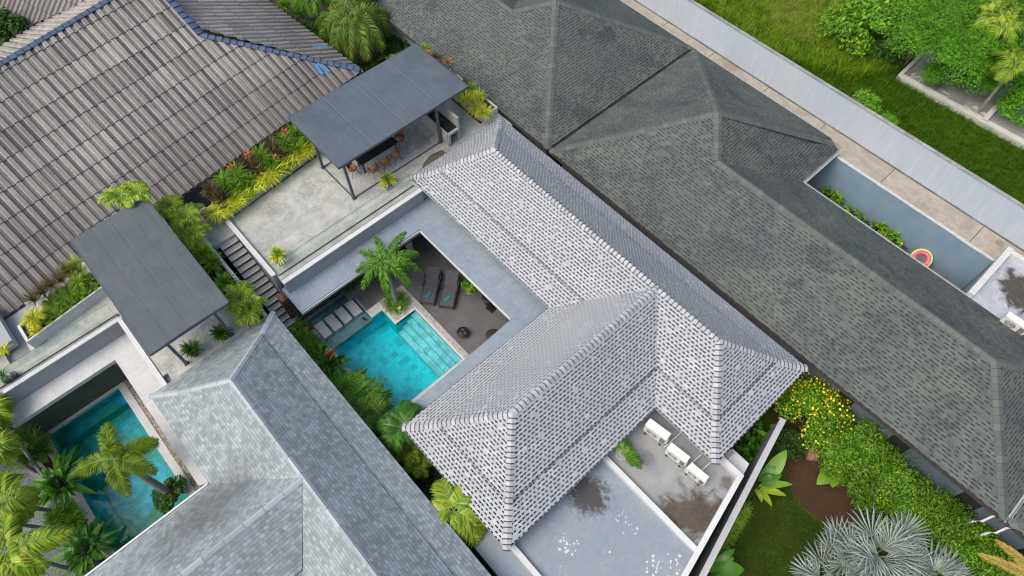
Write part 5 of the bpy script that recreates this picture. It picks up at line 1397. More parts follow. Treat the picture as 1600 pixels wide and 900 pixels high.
def palm_tree(name, label, base, crown, tips, mat='palm', trunk='trunk_grey', rt=(.13, .09), n=34, ll=.45, lw=.045, plume=False, rise=.35, droop=.4, shaft=True, cat='palm', group=None, seed=1, bend=None):
    """tips: list of (world point)"""
    rd = random.Random(seed); base = Vector(base); crown = Vector(crown)
    t = empty(name, base, label, cat, group)
    mid = (base + crown) / 2 + (Vector(bend) if bend else Vector((0, 0, 0)))
    pts = [bez(base, mid, crown - UP * .25, i / 10) for i in range(11)]
    rr = [rt[0] * (1.25 if i == 0 else 1) + (rt[1] - rt[0]) * i / 10 for i in range(11)]
    mb = MB()
    fine = []; fr_ = []
    for i in range(31):
        fine.append(bez(base, mid, crown - UP * .25, i / 30)); fr_.append((rt[0] + (rt[1] - rt[0]) * i / 30) * (1.07 if i % 2 else 1) * (1.3 if i == 0 else 1))
    mb.tube(fine, fr_, 10); mb.build('trunk', MT[trunk], t, True)
    if shaft:
        mb = MB(); mb.tube([crown - UP * .35, crown - UP * .1, crown + UP * .02], [rt[1] * 1.15, rt[1] * 1.25, rt[1] * .6], 8); mb.build('crownshaft', MT['shaft'], t, True)
    mb, mr = MB(), MB()
    for k, tp in enumerate(tips):
        tp = Vector(tp); frond(mb, mr, crown, arch(crown, tp, rise * rd.uniform(.7, 1.3)), tp, n, ll, lw, rd, plume, droop)
    cr = mb.build('fronds', MT[mat], t); mr.build('leaf_stalks', MT['shaft'], t)
    return t

def tips_px(crown, lst, drop=0.5):
    return [at(x, y, crown.z - (lst_d if False else drop)) for (x, y) in lst]

# --- palm over the turquoise pool
c = at(602, 410, 3.35)
palm_tree('palm_tree', 'green palm rising from a small white-edged bed at the turquoise pool corner', (-16.42, 6.85, 0), c,
          [at(x, y, c.z - d) for x, y, d in ((634, 362, .1), (588, 370, .1), (561, 393, .35), (556, 424, .6), (566, 452, .8), (606, 468, 1.0), (642, 448, .8), (658, 424, .6), (655, 396, .35))],
          mat='palm', n=44, ll=.36, lw=.045, rise=.55, droop=.55, seed=3, plume=True, rt=(.13, .085))
# plants at its foot
def strap_thing(name, label, spots, mat, cat='plant', group=None, n=45, L=.45, w_=.03, seed=1, el=(0.5, 1.4), curl=(1.2, 2.2), r0=.08):
    rd = random.Random(seed); mb = MB()
    for p in spots: clump(mb, p, n, L, w_, rd, el, curl, r0)
    p0 = spots[0]
    t = empty(name, (sum(p[0] for p in spots) / len(spots), sum(p[1] for p in spots) / len(spots), min(p[2] for p in spots)), label, cat, group)
    mb.build('leaves', MT[mat], t); return t
strap_thing('strap_plant', 'round mat of green strap leaves round the foot of the pool palm', [(-16.42 + .38 * math.cos(a), 6.83 + .38 * math.sin(a), .05) for a in [k * .9 for k in range(7)]] + [(-16.3, 6.8, .05)], 'green_strap', n=40, L=.5, w_=.035, seed=5)
t = empty('orchid', (-16.0, 6.7, .05), 'small white and pink flower at the trunk foot of the pool palm', 'flower')
mb = MB(); mb.lathe((-15.95, 6.72, .30), [(.04, 0), (.09, .03), (.05, .06), (.01, .05)], 8); mb.build('bloom', MT['pot_white'], t); mb = MB(); mb.tube([(-15.95, 6.72, .05), (-15.95, 6.72, .3)], .012, 5); mb.build('stem', MT['shaft'], t)

# --- leaning palm over the dark pool
c = at(180, 716, 4.3)
palm_tree('palm_tree', 'plume palm leaning out over the dark green lap pool', (-15.28, -6.17, 0), c,
          [at(x, y, c.z - d) for x, y, d in ((166, 661, .3), (246, 690, .4), (244, 738, .7), (200, 776, .9), (120, 738, .6), (176, 700, -.5))],
          mat='palm_gold', n=74, ll=.50, lw=.035, rise=.35, droop=.35, seed=8, plume=True, rt=(.17, .11))
rd = random.Random(4)
t = empty('shrub', (-15.3, -6.2, 0), 'dark glossy round shrub at the foot of the leaning pool palm', 'shrub'); mb = MB(); leafcloud(mb, (-15.25, -6.15, .15), (.95, .8, .75), 900, .10, rd, lumps=8, aspect=.6); mb.build('foliage', MT['hedge_dark'], t)

# --- palms behind the pavilion, top
for i, (bx, cx, tips, lab, sd_) in enumerate((
    ((572, 104), (553, 22), ((500, 62), (492, 40), (522, 85), (548, 92), (575, 92), (598, 78), (612, 50), (606, 20), (560, -30), (515, 5), (585, -10), (535, 60)), 'shaggy palm with drooping gold-tipped fronds behind the pavilion, top', 11),
    ((503, 48), (488, -22), ((455, -20), (460, 10), (490, 20), (520, 0), (520, -40), (480, -60)), 'palm trunk leaving the top edge of the photo left of the shaggy palm', 12))):
    c = at(*cx, 3.9)
    b = at(*bx, 0)
    palm_tree('palm_tree', lab, b, c, [at(x, y, c.z - (1.3 if y > 30 else .5)) for x, y in tips], mat='palm_dusty' if i == 0 else 'palm', n=64, ll=.75, lw=.045, rise=.7, droop=.7, seed=sd_, plume=True, trunk='trunk', rt=(.13, .11))

# --- generic planting
def clump_at(px, py, z, mat, L, n=45, w_=.03, **k):
    p = at(px, py, z); return p

ORD = ['first', 'second', 'third', 'fourth', 'fifth', 'sixth', 'seventh', 'eighth', 'ninth', 'tenth', 'eleventh', 'twelfth', 'thirteenth', 'fourteenth', 'fifteenth', 'sixteenth']
# planter box along the pavilion terrace
pl = empty('planter_box', (plx(5), 5, 3.4), 'long concrete planter box along the pavilion terrace under the ribbed roof eave', 'planter')
mb = MB(); y0, y1 = 2.35, 8.9
mb.prism([(plx(y0), y0), (plx(y1), y1), (plx(y1) - .07, y1), (plx(y0) - .07, y0)], 3.4, 3.82)
mb.prism([(plx(y0) - .95, y0), (plx(y1) - .95, y1), (plx(y1) - 1.02, y1), (plx(y0) - 1.02, y0)], 3.4, 3.82)
mb.prism([(plx(y0) - .95, y0), (plx(y0) - .07, y0), (plx(y0) - .07, y0 + .07), (plx(y0) - .95, y0 + .07)], 3.4, 3.82)
mb.prism([(plx(y0) - 1.1, y0 - .5), (plx(y0) - .95, y0 - .5), (plx(y0) - .95, y0 - .0), (plx(y0) - 1.1, y0)], 3.4, 3.9)
mb.build('box', MT['raw_conc'], pl)
mb = MB(); mb.prism([(plx(y0) - .94, y0 + .07), (plx(y1) - .94, y1), (plx(y1) - .075, y1), (plx(y0) - .075, y0 + .07)], 3.4, 3.74); mb.build('soil', MT['soil'], pl)
mb = MB(); mb.prism([(plx(3.2) + .01, 3.2), (plx(8.6) + .01, 8.6), (plx(8.6) + .10, 8.6), (plx(3.2) + .05, 3.2)], 3.401, 3.406); mb.build('drain_slot', MT['brown_dark'], pl)
k = 0
rdp = random.Random(21)
for y in [2.5 + i * .56 for i in range(12)]:
    x = plx(y) - .22 + rdp.uniform(-.05, .05)
    strap_thing('spider_plant', '%s yellow-green spider plant from the stairs along the terrace planter edge' % ORD[k], [(x, y, 3.76), (x - .1, y + .26, 3.76)], 'yellow_strap' if k % 4 != 3 else 'green_strap', group='spider plants in the long terrace planter', n=60, L=.86, w_=.06, seed=30 + k, el=(.7, 1.35), curl=(1.5, 2.5)); k += 1
k = 0
for y in [3.0 + i * .72 for i in range(9)]:
    x = plx(y) - .95 + rdp.uniform(-.12, .12)
    mt_ = ('brown_strap', 'green_strap', 'green_strap', 'brown_strap', 'green_strap')[k % 5]
    strap_thing('dracaena', '%s %s dracaena from the stairs in the planter back row' % (ORD[k], 'brown' if mt_[0] == 'b' else 'green'), [(x, y, 4.25), (x + .3, y + .25, 4.1), (x - .3, y + .1, 4.35)], mt_, group='dracaenas in the terrace planter', n=70, L=.62, w_=.05, seed=60 + k, el=(.3, 1.4), curl=(.6, 1.5)); k += 1
def bromeliad(px, py, z, label, s=.26, group='red bromeliads', sd_=1):
    p = at(px, py, z); return strap_thing('bromeliad', label, [tuple(p)], 'red_leaf', 'bromeliad', group, n=26, L=s, w_=.065, seed=sd_, el=(.3, 1.4), curl=(.3, 1.0), r0=.03)
for i, (px, py, lab) in enumerate(((362, 262, 'coppery bromeliad nearest the stairs in the terrace planter'), (388, 243, 'largest coppery bromeliad in the middle of the planter back row'), (430, 247, 'small coppery bromeliad amid the spider plants'), (445, 208, 'coppery bromeliad under the pavilion roof corner'))):
    bromeliad(px, py, 4.85, lab, (.28, .34, .2, .32)[i], 'coppery bromeliads in the terrace planter', 90 + i)
# planter right of the pavilion, against the dark roof
pl = empty('planter_box', (-21, 17, 3.4), 'pale concrete planter between the pavilion and the dark shingle roof', 'planter')
mb = MB(); mb.box(-24.2, -20.25, 16.25, 16.33, 3.4, 3.85); mb.box(-24.2, -20.25, 17.1, 17.18, 3.4, 3.85); mb.box(-20.33, -20.25, 16.33, 17.1, 3.4, 3.85); mb.build('box', MT['slab_white'], pl)
mb = MB(); mb.box(-24.2, -20.33, 16.33, 17.1, 3.4, 3.75); mb.build('soil', MT['soil'], pl)
mb = MB(); mb.box(-24.2, -20.3, 15.98, 16.12, 3.401, 3.407); mb.build('drain_slot', MT['brown_dark'], pl)
k = 0
for (px, py, mt_, L) in ((745, 172, 'yellow_strap', .55), (728, 158, 'yellow_strap', .55), (757, 178, 'yellow_strap', .5), (748, 152, 'yellow_strap', .42), (713, 148, 'green_strap', .5), (722, 133, 'brown_strap', .45), (735, 140, 'green_strap', .4), (700, 118, 'brown_strap', .4), (680, 92, 'brown_strap', .35), (665, 78, 'green_strap', .35)):
    p = at(px, py, 3.95); strap_thing('spider_plant', '%s %s strap plant from the villa roof along the right planter' % (ORD[k], {'y': 'yellow', 'g': 'green', 'b': 'brown'}[mt_[0]]), [tuple(p)], mt_, group='strap plants in the right planter', n=150, L=L * 1.3, w_=.035, seed=110 + k, el=(.5, 1.4), curl=(1.2, 2.2)); k += 1
bromeliad(669, 84, 4.3, 'orange bromeliad at the far corner of the slate-blue pavilion roof', .30, 'orange bromeliads right of the pavilion', 130)
bromeliad(699, 98, 4.2, 'larger orange bromeliad halfway along the pavilion roof side', .38, 'orange bromeliads right of the pavilion', 131)
# dense low greenery behind the pavilion
def cloud_thing(name, label, c, r, n, size, mat, seed=1, cat='shrub', group=None, aspect=.5, trunk=False, lumps=9, flat=.5, flowers=0):
    rd = random.Random(seed); t = empty(name, (c[0], c[1], 0 if c[2] < 3 else c[2]), label, cat, group); mb = MB(); leafcloud(mb, c, r, n, size, rd, lumps=lumps, aspect=aspect, flat=flat)
    if flowers:
        k0 = len(mb.f); rd = random.Random(seed); leafcloud(mb, (c[0], c[1], c[2] + .12), (r[0] * 1.02, r[1] * 1.02, r[2] * 1.04), flowers, size * .8, rd, shell=.05, lumps=lumps, aspect=.95, flat=.8)
        for q in range(k0, len(mb.m)): mb.m[q] = 1
    mb.build('foliage', [MT[mat], MT['flower']] if flowers else MT[mat], t)
    if trunk:
        mb = MB()
        for _ in range(4):
            a = rd.uniform(0, 6.28); mb.tube([(c[0], c[1], 0), (c[0] + .2 * math.cos(a), c[1] + .2 * math.sin(a), c[2] * .5), (c[0] + r[0] * .5 * math.cos(a), c[1] + r[1] * .5 * math.sin(a), c[2] + r[2] * .3)], [.07, .05, .02], 6)
        mb.build('branches', MT['trunk'], t)
    return t
for i, (px, py, z, r, mt_) in enumerate(((600, 120, 1.0, 1.3, 'hedge_dark'), (640, 75, 1.0, 1.3, 'hedge_dark'), (590, 70, .6, 1.4, 'hedge_dark'), (540, 110, .6, 1.2, 'hedge_dark'), (480, 60, .5, 1.3, 'hedge_dark'), (625, 100, 1.6, .9, 'hedge'))):
    p = at(px, py, z); cloud_thing('bush', '%s dark leafy bush from the right under the palms behind the pavilion' % ORD[i], (p.x, p.y, z), (r, r, r * .8), 900, .13, mt_, 140 + i, group='bushes behind the pavilion')
for i, (px, py) in enumerate(((448, 10), (470, 22), (520, 88))):
    p = at(px, py, .9); strap_thing('dracaena', ('bright green spiky plant at the top edge beside the ribbed roof', 'dark spiky plant below the palm trunk at the top edge', 'dark spiky plant beside the ribbed roof gutter')[i], [tuple(p)], ('green_strap', 'dark_strap', 'dark_strap')[i], n=90, L=.95, w_=.06, seed=150 + i, el=(.3, 1.4), curl=(.5, 1.4))
p = at(612, 75, 1.2); rd = random.Random(9); mb = MB(); broad_plant(mb, (p.x, p.y, .1), 9, 1.5, .3, 1.6, rd); t = empty('banana_plant', (p.x, p.y, 0), 'broad-leaved plant in the dark bed between the palm and the dark roof', 'plant'); mb.build('leaves', MT['broad'], t)
# top left corner shrub
cloud_thing('tree', 'dark green treetop in the top left corner beside the ribbed roofs', (*at(8, 42, 3.6)[:2], 3.4), (1.3, 1.3, 1.2), 1300, .16, 'hedge_dark', 160, 'tree', trunk=True)

# --- potted plants
def pot(name, label, p, r_, h, potmat, leafmat, n=60, L=.4, w_=.03, square=False, seed=1, cat='potted plant', group=None, el=(.3, 1.4), curl=(.8, 1.9), rz=0, top=None):
    rd = random.Random(seed); t = empty(name, p, label, cat, group)
    mb = MB()
    if square:
        ax_ = (math.cos(rz), math.sin(rz)); mb.obox((p[0], p[1]), ax_, r_, r_, p[2], p[2] + h)
    else: mb.lathe(p, [(r_ * .72, 0), (r_, h * .9), (r_ * 1.06, h), (r_ * .92, h), (r_ * .88, h - .03), (.01, h - .03)], 20)
    mb.build('pot', MT[potmat], t, not square)
    mb = MB(); clump(mb, (p[0], p[1], p[2] + h), n, L, w_, rd, el, curl, .06); mb.build('leaves', MT[leafmat], t)
    if top:
        mb = MB(); clump(mb, (p[0], p[1], p[2] + h + .32), 60, .3, .04, rd, (.2, 1.4), (.5, 1.3), .04); mb.build('crown_leaves', MT[top], t)
        mb = MB(); mb.tube([(p[0], p[1], p[2] + h - .02), (p[0], p[1], p[2] + h + .34)], .025, 6); mb.build('stem', MT['trunk'], t)
    return t
p = at(440, 409, 3.4); pot('potted_plant', 'yellow-green bushy plant in a square grey pot alone on the open terrace', (p.x - .05, p.y, 3.4), .22, .36, 'pot_grey', 'yellow_strap', 110, .58, .045, True, 201, top='green_strap')
p = at(609, 293, 3.4); pot('potted_plant', 'yellow-green plant in a square grey pot before the dining table', (p.x - .05, p.y, 3.4), .22, .36, 'pot_grey', 'yellow_strap', 110, .58, .045, True, 202, top='green_strap')
for i, (px, py, lab) in enumerate(((305, 553, 'lady palm in a black pot nearer the left pavilion post'), (351, 527, 'lady palm in a black pot between the left pavilion posts'))):
    p = at(px, py, 3.4); pot('potted_palm', lab, (p.x, p.y, 3.4), .22, .36, 'pot_black', 'dark_strap', 130, .52, .05, seed=210 + i, el=(.3, 1.4), curl=(.6, 1.5))
# potted palm on the service deck
p = at(971, 712, 2.75); c = at(975, 700, 3.4)
t = palm_tree('potted_palm', 'small palm in a white round pot on the grey service roof', (p.x, p.y, 2.75), (p.x, p.y, 3.45), [at(x, y, 3.2) for x, y in ((1002, 732), (990, 728), (998, 716), (960, 680), (985, 690), (958, 692))] + [at(1004, 724, 2.9)], n=22, ll=.24, lw=.04, rise=.15, rt=(.06, .05), seed=220, shaft=False, plume=True)
mb = MB(); mb.lathe((p.x, p.y, 2.705), [(.17, 0), (.25, .25), (.27, .30), (.23, .30), (.22, .26), (.01, .26)], 22); mb.build('pot', MT['pot_white'], t, True)

# --- left pavilion terrace planting
pl = empty('planter_box', (-24.2, -5, 3.4), 'pale concrete planter on the left terrace with yellow and brown plants', 'planter')
mb = MB()
q = [at(38, 498, 3.9), at(62, 542, 3.9)]
def ln_(y): return -23.35 + (y + 6.7) * -.12
mb.prism([(ln_(-6.9), -6.9), (ln_(-3.3), -3.3), (ln_(-3.3) - .08, -3.3), (ln_(-6.9) - .08, -6.9)], 3.4, 4.0)
mb.prism([(ln_(-6.9) - .95, -6.9), (ln_(-3.3) - .95, -3.3), (ln_(-3.3) - 1.05, -3.3), (ln_(-6.9) - 1.05, -6.9)], 3.4, 4.0)
mb.prism([(ln_(-6.9) - .95, -6.9), (ln_(-6.9) - .08, -6.9), (ln_(-6.9) - .08, -6.78), (ln_(-6.9) - .95, -6.78)], 3.4, 4.02)
mb.build('box', MT['slab_white'], pl)
mb = MB(); mb.prism([(ln_(-6.9) - .93, -6.77), (ln_(-6.9) - .085, -6.77), (ln_(-3.3) - .085, -3.35), (ln_(-3.3) - .93, -3.35)], 3.4, 3.9); mb.build('soil', MT['soil'], pl)
strap_thing('spider_plant', 'big round bright yellow spider plant at the end of the left planter', [tuple(at(55, 500, 4.1)), tuple(at(60, 496, 4.1))], 'yellow_strap', n=95, L=.62, w_=.045, seed=230, el=(.5, 1.45), curl=(1.2, 2.0))
for i, (px, py) in enumerate(((85, 478), (98, 468), (112, 460), (126, 452), (138, 445))):
    strap_thing('spider_plant', '%s low green strap plant from the yellow one in the left planter' % ORD[i], [tuple(at(px, py, 4.0)), tuple(at(px - 6, py - 6, 4.0))], 'green_strap', n=80, L=.5, w_=.035, seed=240 + i, group='green strap plants in the left planter')
for i, (px, py) in enumerate(((55, 470), (68, 458), (82, 448), (98, 440), (108, 425))):
    strap_thing('dracaena', '%s wispy purple-brown plant from the left edge in the left planter' % ORD[i], [tuple(at(px, py, 4.3))], 'brown_strap', n=150, L=.62, w_=.022, seed=250 + i, group='wispy brown plants in the left planter', el=(.3, 1.5), curl=(.3, 1.2))
for i in range(6):
    y_ = -6.35 + i * .55; strap_thing('spider_plant', '%s short green tuft from the yellow plant along the planter front edge' % ORD[i], [(ln_(y_) - .3, y_, 3.92), (ln_(y_) - .6, y_ + .25, 3.92)], 'green_strap' if i else 'yellow_strap', n=70, L=.42, w_=.035, seed=280 + i, group='short green tufts in the left planter')
strap_thing('dracaena', 'yellow-green bushy plant tucked against the left pavilion roof edge', [tuple(at(118, 415, 4.3)), tuple(at(128, 425, 4.2)), tuple(at(110, 425, 4.2)), tuple(at(125, 440, 4.2))], 'areca', n=90, L=.55, w_=.035, seed=260, el=(.3, 1.4), curl=(.6, 1.5))
for i, (px, py, mt_, lab) in enumerate(((8, 548, 'yellow_strap', 'yellow plant cut by the left edge beside the stairwell'), (6, 588, 'dark_strap', 'small plants in grey pots behind the left glass balustrade'))):
    strap_thing('spider_plant', lab, [tuple(at(px, py, 3.9 - i * .2))], mt_, n=60, L=.4, w_=.035, seed=270 + i)
for i, (px, py) in enumerate(((13, 596), (25, 588))):
    p = at(px, py, 3.4); mb = MB(); mb.lathe((p.x, p.y, 3.4), [(.12, 0), (.16, .2), (.13, .22), (.01, .18)], 14); o = mb.build('pot', MT['pot_black'], smooth=True); tag(o, ('larger dark round pot behind the left glass balustrade', 'smaller dark round pot behind the left glass balustrade')[i], 'pot')

# --- yellow-green areca palms round the left pavilion and along the lane beside the stairs
def areca(label, px, py, z, zb, mat, s=.9, n=7, seed=1, cat='palm', group=None, ll=.28, lw=.04):
    rd = random.Random(seed); p = at(px, py, z); t = empty('areca_palm', (p.x, p.y, zb), label, cat, group); mb, mr = MB(), MB()
    for k in range(n):
        a = 2 * math.pi * k / n + rd.uniform(-.3, .3); l = s * rd.uniform(.75, 1.1); d = Vector((math.cos(a), math.sin(a), 0))
        c0 = Vector((p.x, p.y, z - .35 * s)); tip = c0 + d * l * rd.uniform(.75, 1) + UP * rd.uniform(-.05, .35) * s
        frond(mb, mr, c0, c0 + d * l * .3 + UP * s * .55, tip, 20, ll * s, lw, rd, False, .45, .35)
    mb.build('fronds', MT[mat], t); mr.build('leaf_stalks', MT['shaft'], t)
    if z - zb > .5:
        mb = MB()
        for k in range(3):
            a = k * 2.1; mb.tube([(p.x + .1 * math.cos(a), p.y + .1 * math.sin(a), zb), (p.x + .03 * math.cos(a), p.y + .03 * math.sin(a), z - .3 * s)], [.035, .025], 6)
        mb.build('stems', MT['shaft'], t)
    return t
areca('bright yellow areca palm leaning over the far edge of the left pavilion roof', 182, 302, 6.1, 3.4, 'areca', .95, 7, 301, ll=.42, lw=.07)
areca('taller bright yellow areca palm behind the left pavilion roof corner', 212, 298, 6.2, 3.4, 'areca', .85, 7, 302, ll=.42, lw=.07)
for i, (px, py, z, mt_, s_) in enumerate(((262, 318, 5.0, 'areca', .8), (285, 335, 4.9, 'palm', .9), (297, 362, 4.7, 'palm', .8), (318, 398, 4.2, 'green', .5), (333, 412, 4.1, 'green', .5), (352, 443, 4.1, 'green', .55), (372, 462, 4.5, 'palm', .9), (385, 480, 4.3, 'areca', .8))):
    lab = '%s feathery plant from the top in the strip between left pavilion and stairs' % ORD[i]
    if mt_ == 'green': strap_thing('lady_palm', lab, [tuple(at(px, py, z - .1))], 'green_strap', n=150, L=.62, w_=.05, seed=310 + i, group='plants between left pavilion and stairs', el=(.2, 1.4), curl=(.5, 1.4))
    else: areca(lab, px, py, z, 3.2, 'areca' if i in (0, 6, 7) else 'palm_gold', s_ * 1.15, 11, 310 + i, group='plants between left pavilion and stairs', ll=.4, lw=.05)
k_ = empty('low_wall', (-20, .9, 0), 'pale low wall carrying the plant strip beside the dark stair gap', 'wall')
a0, a1 = at(300, 352, 3.5), at(416, 498, 3.5)
mb = MB(); mb.prism([(a0.x - 1.5, a0.y), (a1.x + .5, a1.y), (a1.x + .5, a1.y + .14), (a0.x - 1.5, a0.y + .14)], 0, 3.5); mb.build('wall_body', MT['white_paint'], k_)

# --- strip between the slate roof and the turquoise pool
strip_ = [(455, 508, 'fern', .8), (468, 522, 'fern', .8), (478, 535, 'fern', .8), (487, 548, 'broad', .8), (500, 552, 'fern', .7), (505, 572, 'broad', .9), (520, 568, 'broad', .8), (515, 590, 'fern', .9), (530, 590, 'broad', .9), (540, 610, 'palmy', 1.1), (552, 600, 'broad', 1.0), (560, 625, 'palmy', 1.2), (578, 618, 'broad', 1.1), (575, 640, 'palmy', .9), (588, 632, 'broad', .7)]
for i, (px, py, kd, s_) in enumerate(strip_):
    z = .9; p = at(px, py, z); rd = random.Random(400 + i); lab = '%s lush green plant from the stairs between slate roof and turquoise pool' % ORD[i]
    if kd == 'palmy': areca(lab, px, py, 1.8, 0, 'palm', s_ * 1.35, 7, 400 + i, 'plant', 'plants between slate roof and pool', .42, .05)
    elif kd == 'fern': strap_thing('fern', lab, [(p.x, p.y, .35), (p.x + .2, p.y, .35)], 'green_strap', n=46, L=1.0 * s_, w_=.085, seed=400 + i, group='plants between slate roof and pool', el=(.4, 1.4), curl=(.8, 1.8))
    else:
        mb = MB(); broad_plant(mb, (p.x, p.y, .1), 20, 1.05 * s_, .26, 1.0, rd); t = empty('broadleaf_plant', (p.x, p.y, 0), lab, 'plant', 'plants between slate roof and pool'); mb.build('leaves', MT['broad'], t)
bromeliad(517, 552, .8, 'dark red rosette plant at the edge of the turquoise pool', .38, None, 430)
for i, (px, py, lab) in enumerate(((548, 590, 'cream and gold variegated leaf plant near the middle of the pool edge'), (565, 598, 'yellow-edged leaf plant reaching over the turquoise pool edge'))):
    p = at(px, py, 1.0); rd = random.Random(440 + i); mb = MB(); broad_plant(mb, (p.x, p.y, .5), 7, .7, .14, .6, rd, (.1, .8)); t = empty('broadleaf_plant', (p.x, p.y, 0), lab, 'plant'); mb.build('leaves', MT['dry'], t)
# two big dark pointed leaves over the water
t = empty('banana_plant', at(585, 628, .2), 'dark pointed banana leaf stretching over the turquoise water', 'plant'); mb = MB(); rd = random.Random(2)
c0 = at(585, 640, .6)
for (x, y) in ((614, 608), (600, 600), (592, 606)): tp = at(x, y, 1.2); broad(mb, c0 + (tp - c0) * .25 + UP * .3, c0 + (tp - c0) * .6 + UP * .5, tp, .26, 7, .2, rd)
mb.build('leaves', MT['broad'], t)
# feather palm between the two roofs
c = at(627, 669, 3.0)
palm_tree('palm_tree', 'green feather palm squeezed between slate roof and villa wing tip', (c.x, c.y, 0), c, [at(x, y, c.z - d) for x, y, d in ((633, 626, .1), (652, 632, .15), (586, 668, .45), (592, 712, .6), (612, 716, .5), (662, 668, .3), (657, 690, .4), (600, 648, .3))], mat='palm_dark', n=34, ll=.50, lw=.06, rise=.5, droop=.45, seed=450, rt=(.08, .06), trunk='trunk')
cloud_thing('bush', 'small yellow-green bush where pool, slate roof and palm meet', (*at(590, 650, .9)[:2], .6), (.5, .5, .5), 260, .11, 'lime', 451)
cloud_thing('bush', 'yellow-green tuft behind the palm under the blue canopy slab', (*at(659, 640, 2.0)[:2], 1.6), (.4, .4, .4), 200, .11, 'lime', 452)
areca('small yellow palm in the dark gap below the feather palm', 640, 700, 2.2, 0, 'areca', .8, 7, 453, ll=.4, lw=.05)
areca('yellow-green palm low in the dark gap between the roofs', 652, 722, 1.9, 0, 'areca', .75, 7, 454, ll=.4, lw=.05)
c = at(709, 799, 3.4)
palm_tree('palm_tree', 'broad yellow-green palm between slate roof and lower villa corner', (c.x, c.y, 0), c, [at(x, y, c.z - d) for x, y, d in ((688, 750, .1), (740, 750, .0), (662, 806, .4), (703, 835, .5), (746, 846, .5), (758, 826, .4))], mat='areca', n=34, ll=.62, lw=.085, rise=.35, droop=.35, seed=455, rt=(.08, .06), trunk='trunk')
for i, (px, py) in enumerate(((660, 745), (680, 770), (705, 815))): cloud_thing('bush', '%s dark bush from the top deep in the gap between the roofs' % ORD[i], (*at(px, py, .4)[:2], .4), (.6, .5, .5), 300, .12, 'hedge_dark', 460 + i, group='dark bushes between the roofs')
# dark planting under the stair side and patio corner
for i, (px, py, z, r) in enumerate(((545, 440, 1.1, .55), (735, 445, 1.2, .45))):
    p = at(px, py, z); cloud_thing('potted_bush', ('leafy bush in a planter under the canopy slab by the shallow pool', 'small leafy plant half hidden under the canopy slab by the tables')[i], (p.x, p.y, z - .2), (r, r, r), 350, .09, ('hedge_dark', 'hedge')[i], 470 + i)
p = at(552, 452, .3); mb = MB(); mb.obox((p.x, p.y), (0, 1), .55, .3, 0.02, .45); o = mb.build('planter_box', MT['pot_grey']); tag(o, 'low grey planter box beside the shallow pool under the canopy slab', 'planter')
for i, (px, py) in enumerate(((332, 385), (352, 420), (375, 455), (395, 480))): cloud_thing('bush', '%s dark bush from the top in the deep gap beside the stairs' % ORD[i], (*at(px, py, .8)[:2], .6), (.5, .3, .5), 250, .1, 'hedge_dark', 480 + i, group='dark bushes in the stair gap')
rock('boulder', 'pale boulder beside the lower stairs', (*at(478, 512, .1)[:2], 0.02), .35, .3, .3, 30, 'raw_conc' if False else 'rock', 5)

# --- garden, lower left
MT['path_stone'] = concrete('path_stone', (0.17, 0.18, 0.2, 1), (0.23, 0.24, 0.26, 1), (0.12, 0.12, 0.13, 1), 3)[0].mat
m = NT('path_set'); P = m.pos(); v = m.n('ShaderNodeTexVoronoi'); v.feature = 'DISTANCE_TO_EDGE'; m.lk(P, v.inputs['Vector']); v.inputs['Scale'].default_value = 6
c_ = m.mix(m.math('LESS_THAN', v.outputs['Distance'], .04), (0.16, 0.165, 0.19, 1), (0.06, 0.06, 0.07, 1)); k = m.maprange(m.noise(P, 2, 5), .3, .7, .7, 1.25); m.col(m.mix(1.0, c_, m.comb(k, k, k), 'MULTIPLY'))
mb = MB(); a = [at(*q, 0) for q in ((0, 680), (40, 720), (110, 790), (150, 860), (150, 900), (130, 960), (-80, 960), (-80, 640))]; mb.face([(p.x, p.y, .016) for p in a]); tag(mb.build('stone_path', m.mat), kind='structure')
mb = MB()
def ribbon(pxs, z0, z1, w_, matn, nm, **k):
    mb = MB(); P_ = [at(*q, z1) for q in pxs]
    for i in range(len(P_) - 1):
        d = (P_[i + 1] - P_[i]); d.z = 0; L = d.length; d.normalize(); c = (P_[i] + P_[i + 1]) / 2; mb.obox((c.x, c.y), (d.x, d.y), L / 2 + .01, w_, z0, z1 + i * .0007)
    return tag(mb.build(nm, matn), kind='structure')
ribbon(((-5, 705), (15, 712), (48, 735), (90, 775), (115, 800), (135, 835), (150, 870), (155, 900)), 0.0, .12, .10, MT['path_stone'], 'path_kerb')
ribbon(((-5, 690), (30, 705), (60, 735), (100, 778)), 0.0, .06, .28, MT['grey_wall'], 'kerb_path')
t = empty('tall_pot', at(18, 665, 1.0), 'terracotta jar under the end of the white canopy slab, left', 'pot'); p = at(18, 668, .6); mb = MB(); mb.lathe((p.x, p.y, 0), [(.2, 0), (.36, .35), (.38, .6), (.26, .9), (.3, .98), (.24, .98), (.01, .9)], 22); mb.build('jar', MT['terracotta'], t, True)
for i, (px, py) in enumerate(((28, 690), (45, 682), (60, 690), (28, 712), (48, 715), (66, 705))):
    strap_thing('fan_fern', '%s dark feathery fern from the jar beside the lap pool' % ORD[i], [tuple(at(px, py, .7))], 'dark_strap', n=190, L=.75, w_=.045, seed=500 + i, group='dark ferns beside the lap pool', el=(.2, 1.4), curl=(.4, 1.2))
for i, (px, py) in enumerate(((90, 812), (105, 800), (118, 815))):
    strap_thing('fan_fern', '%s olive fern from the left between the two broad-leaved clumps' % ORD[i], [tuple(at(px, py, .5))], 'green_strap', n=170, L=.62, w_=.04, seed=510 + i, group='olive ferns between broad-leaved clumps', el=(.2, 1.4), curl=(.4, 1.2))
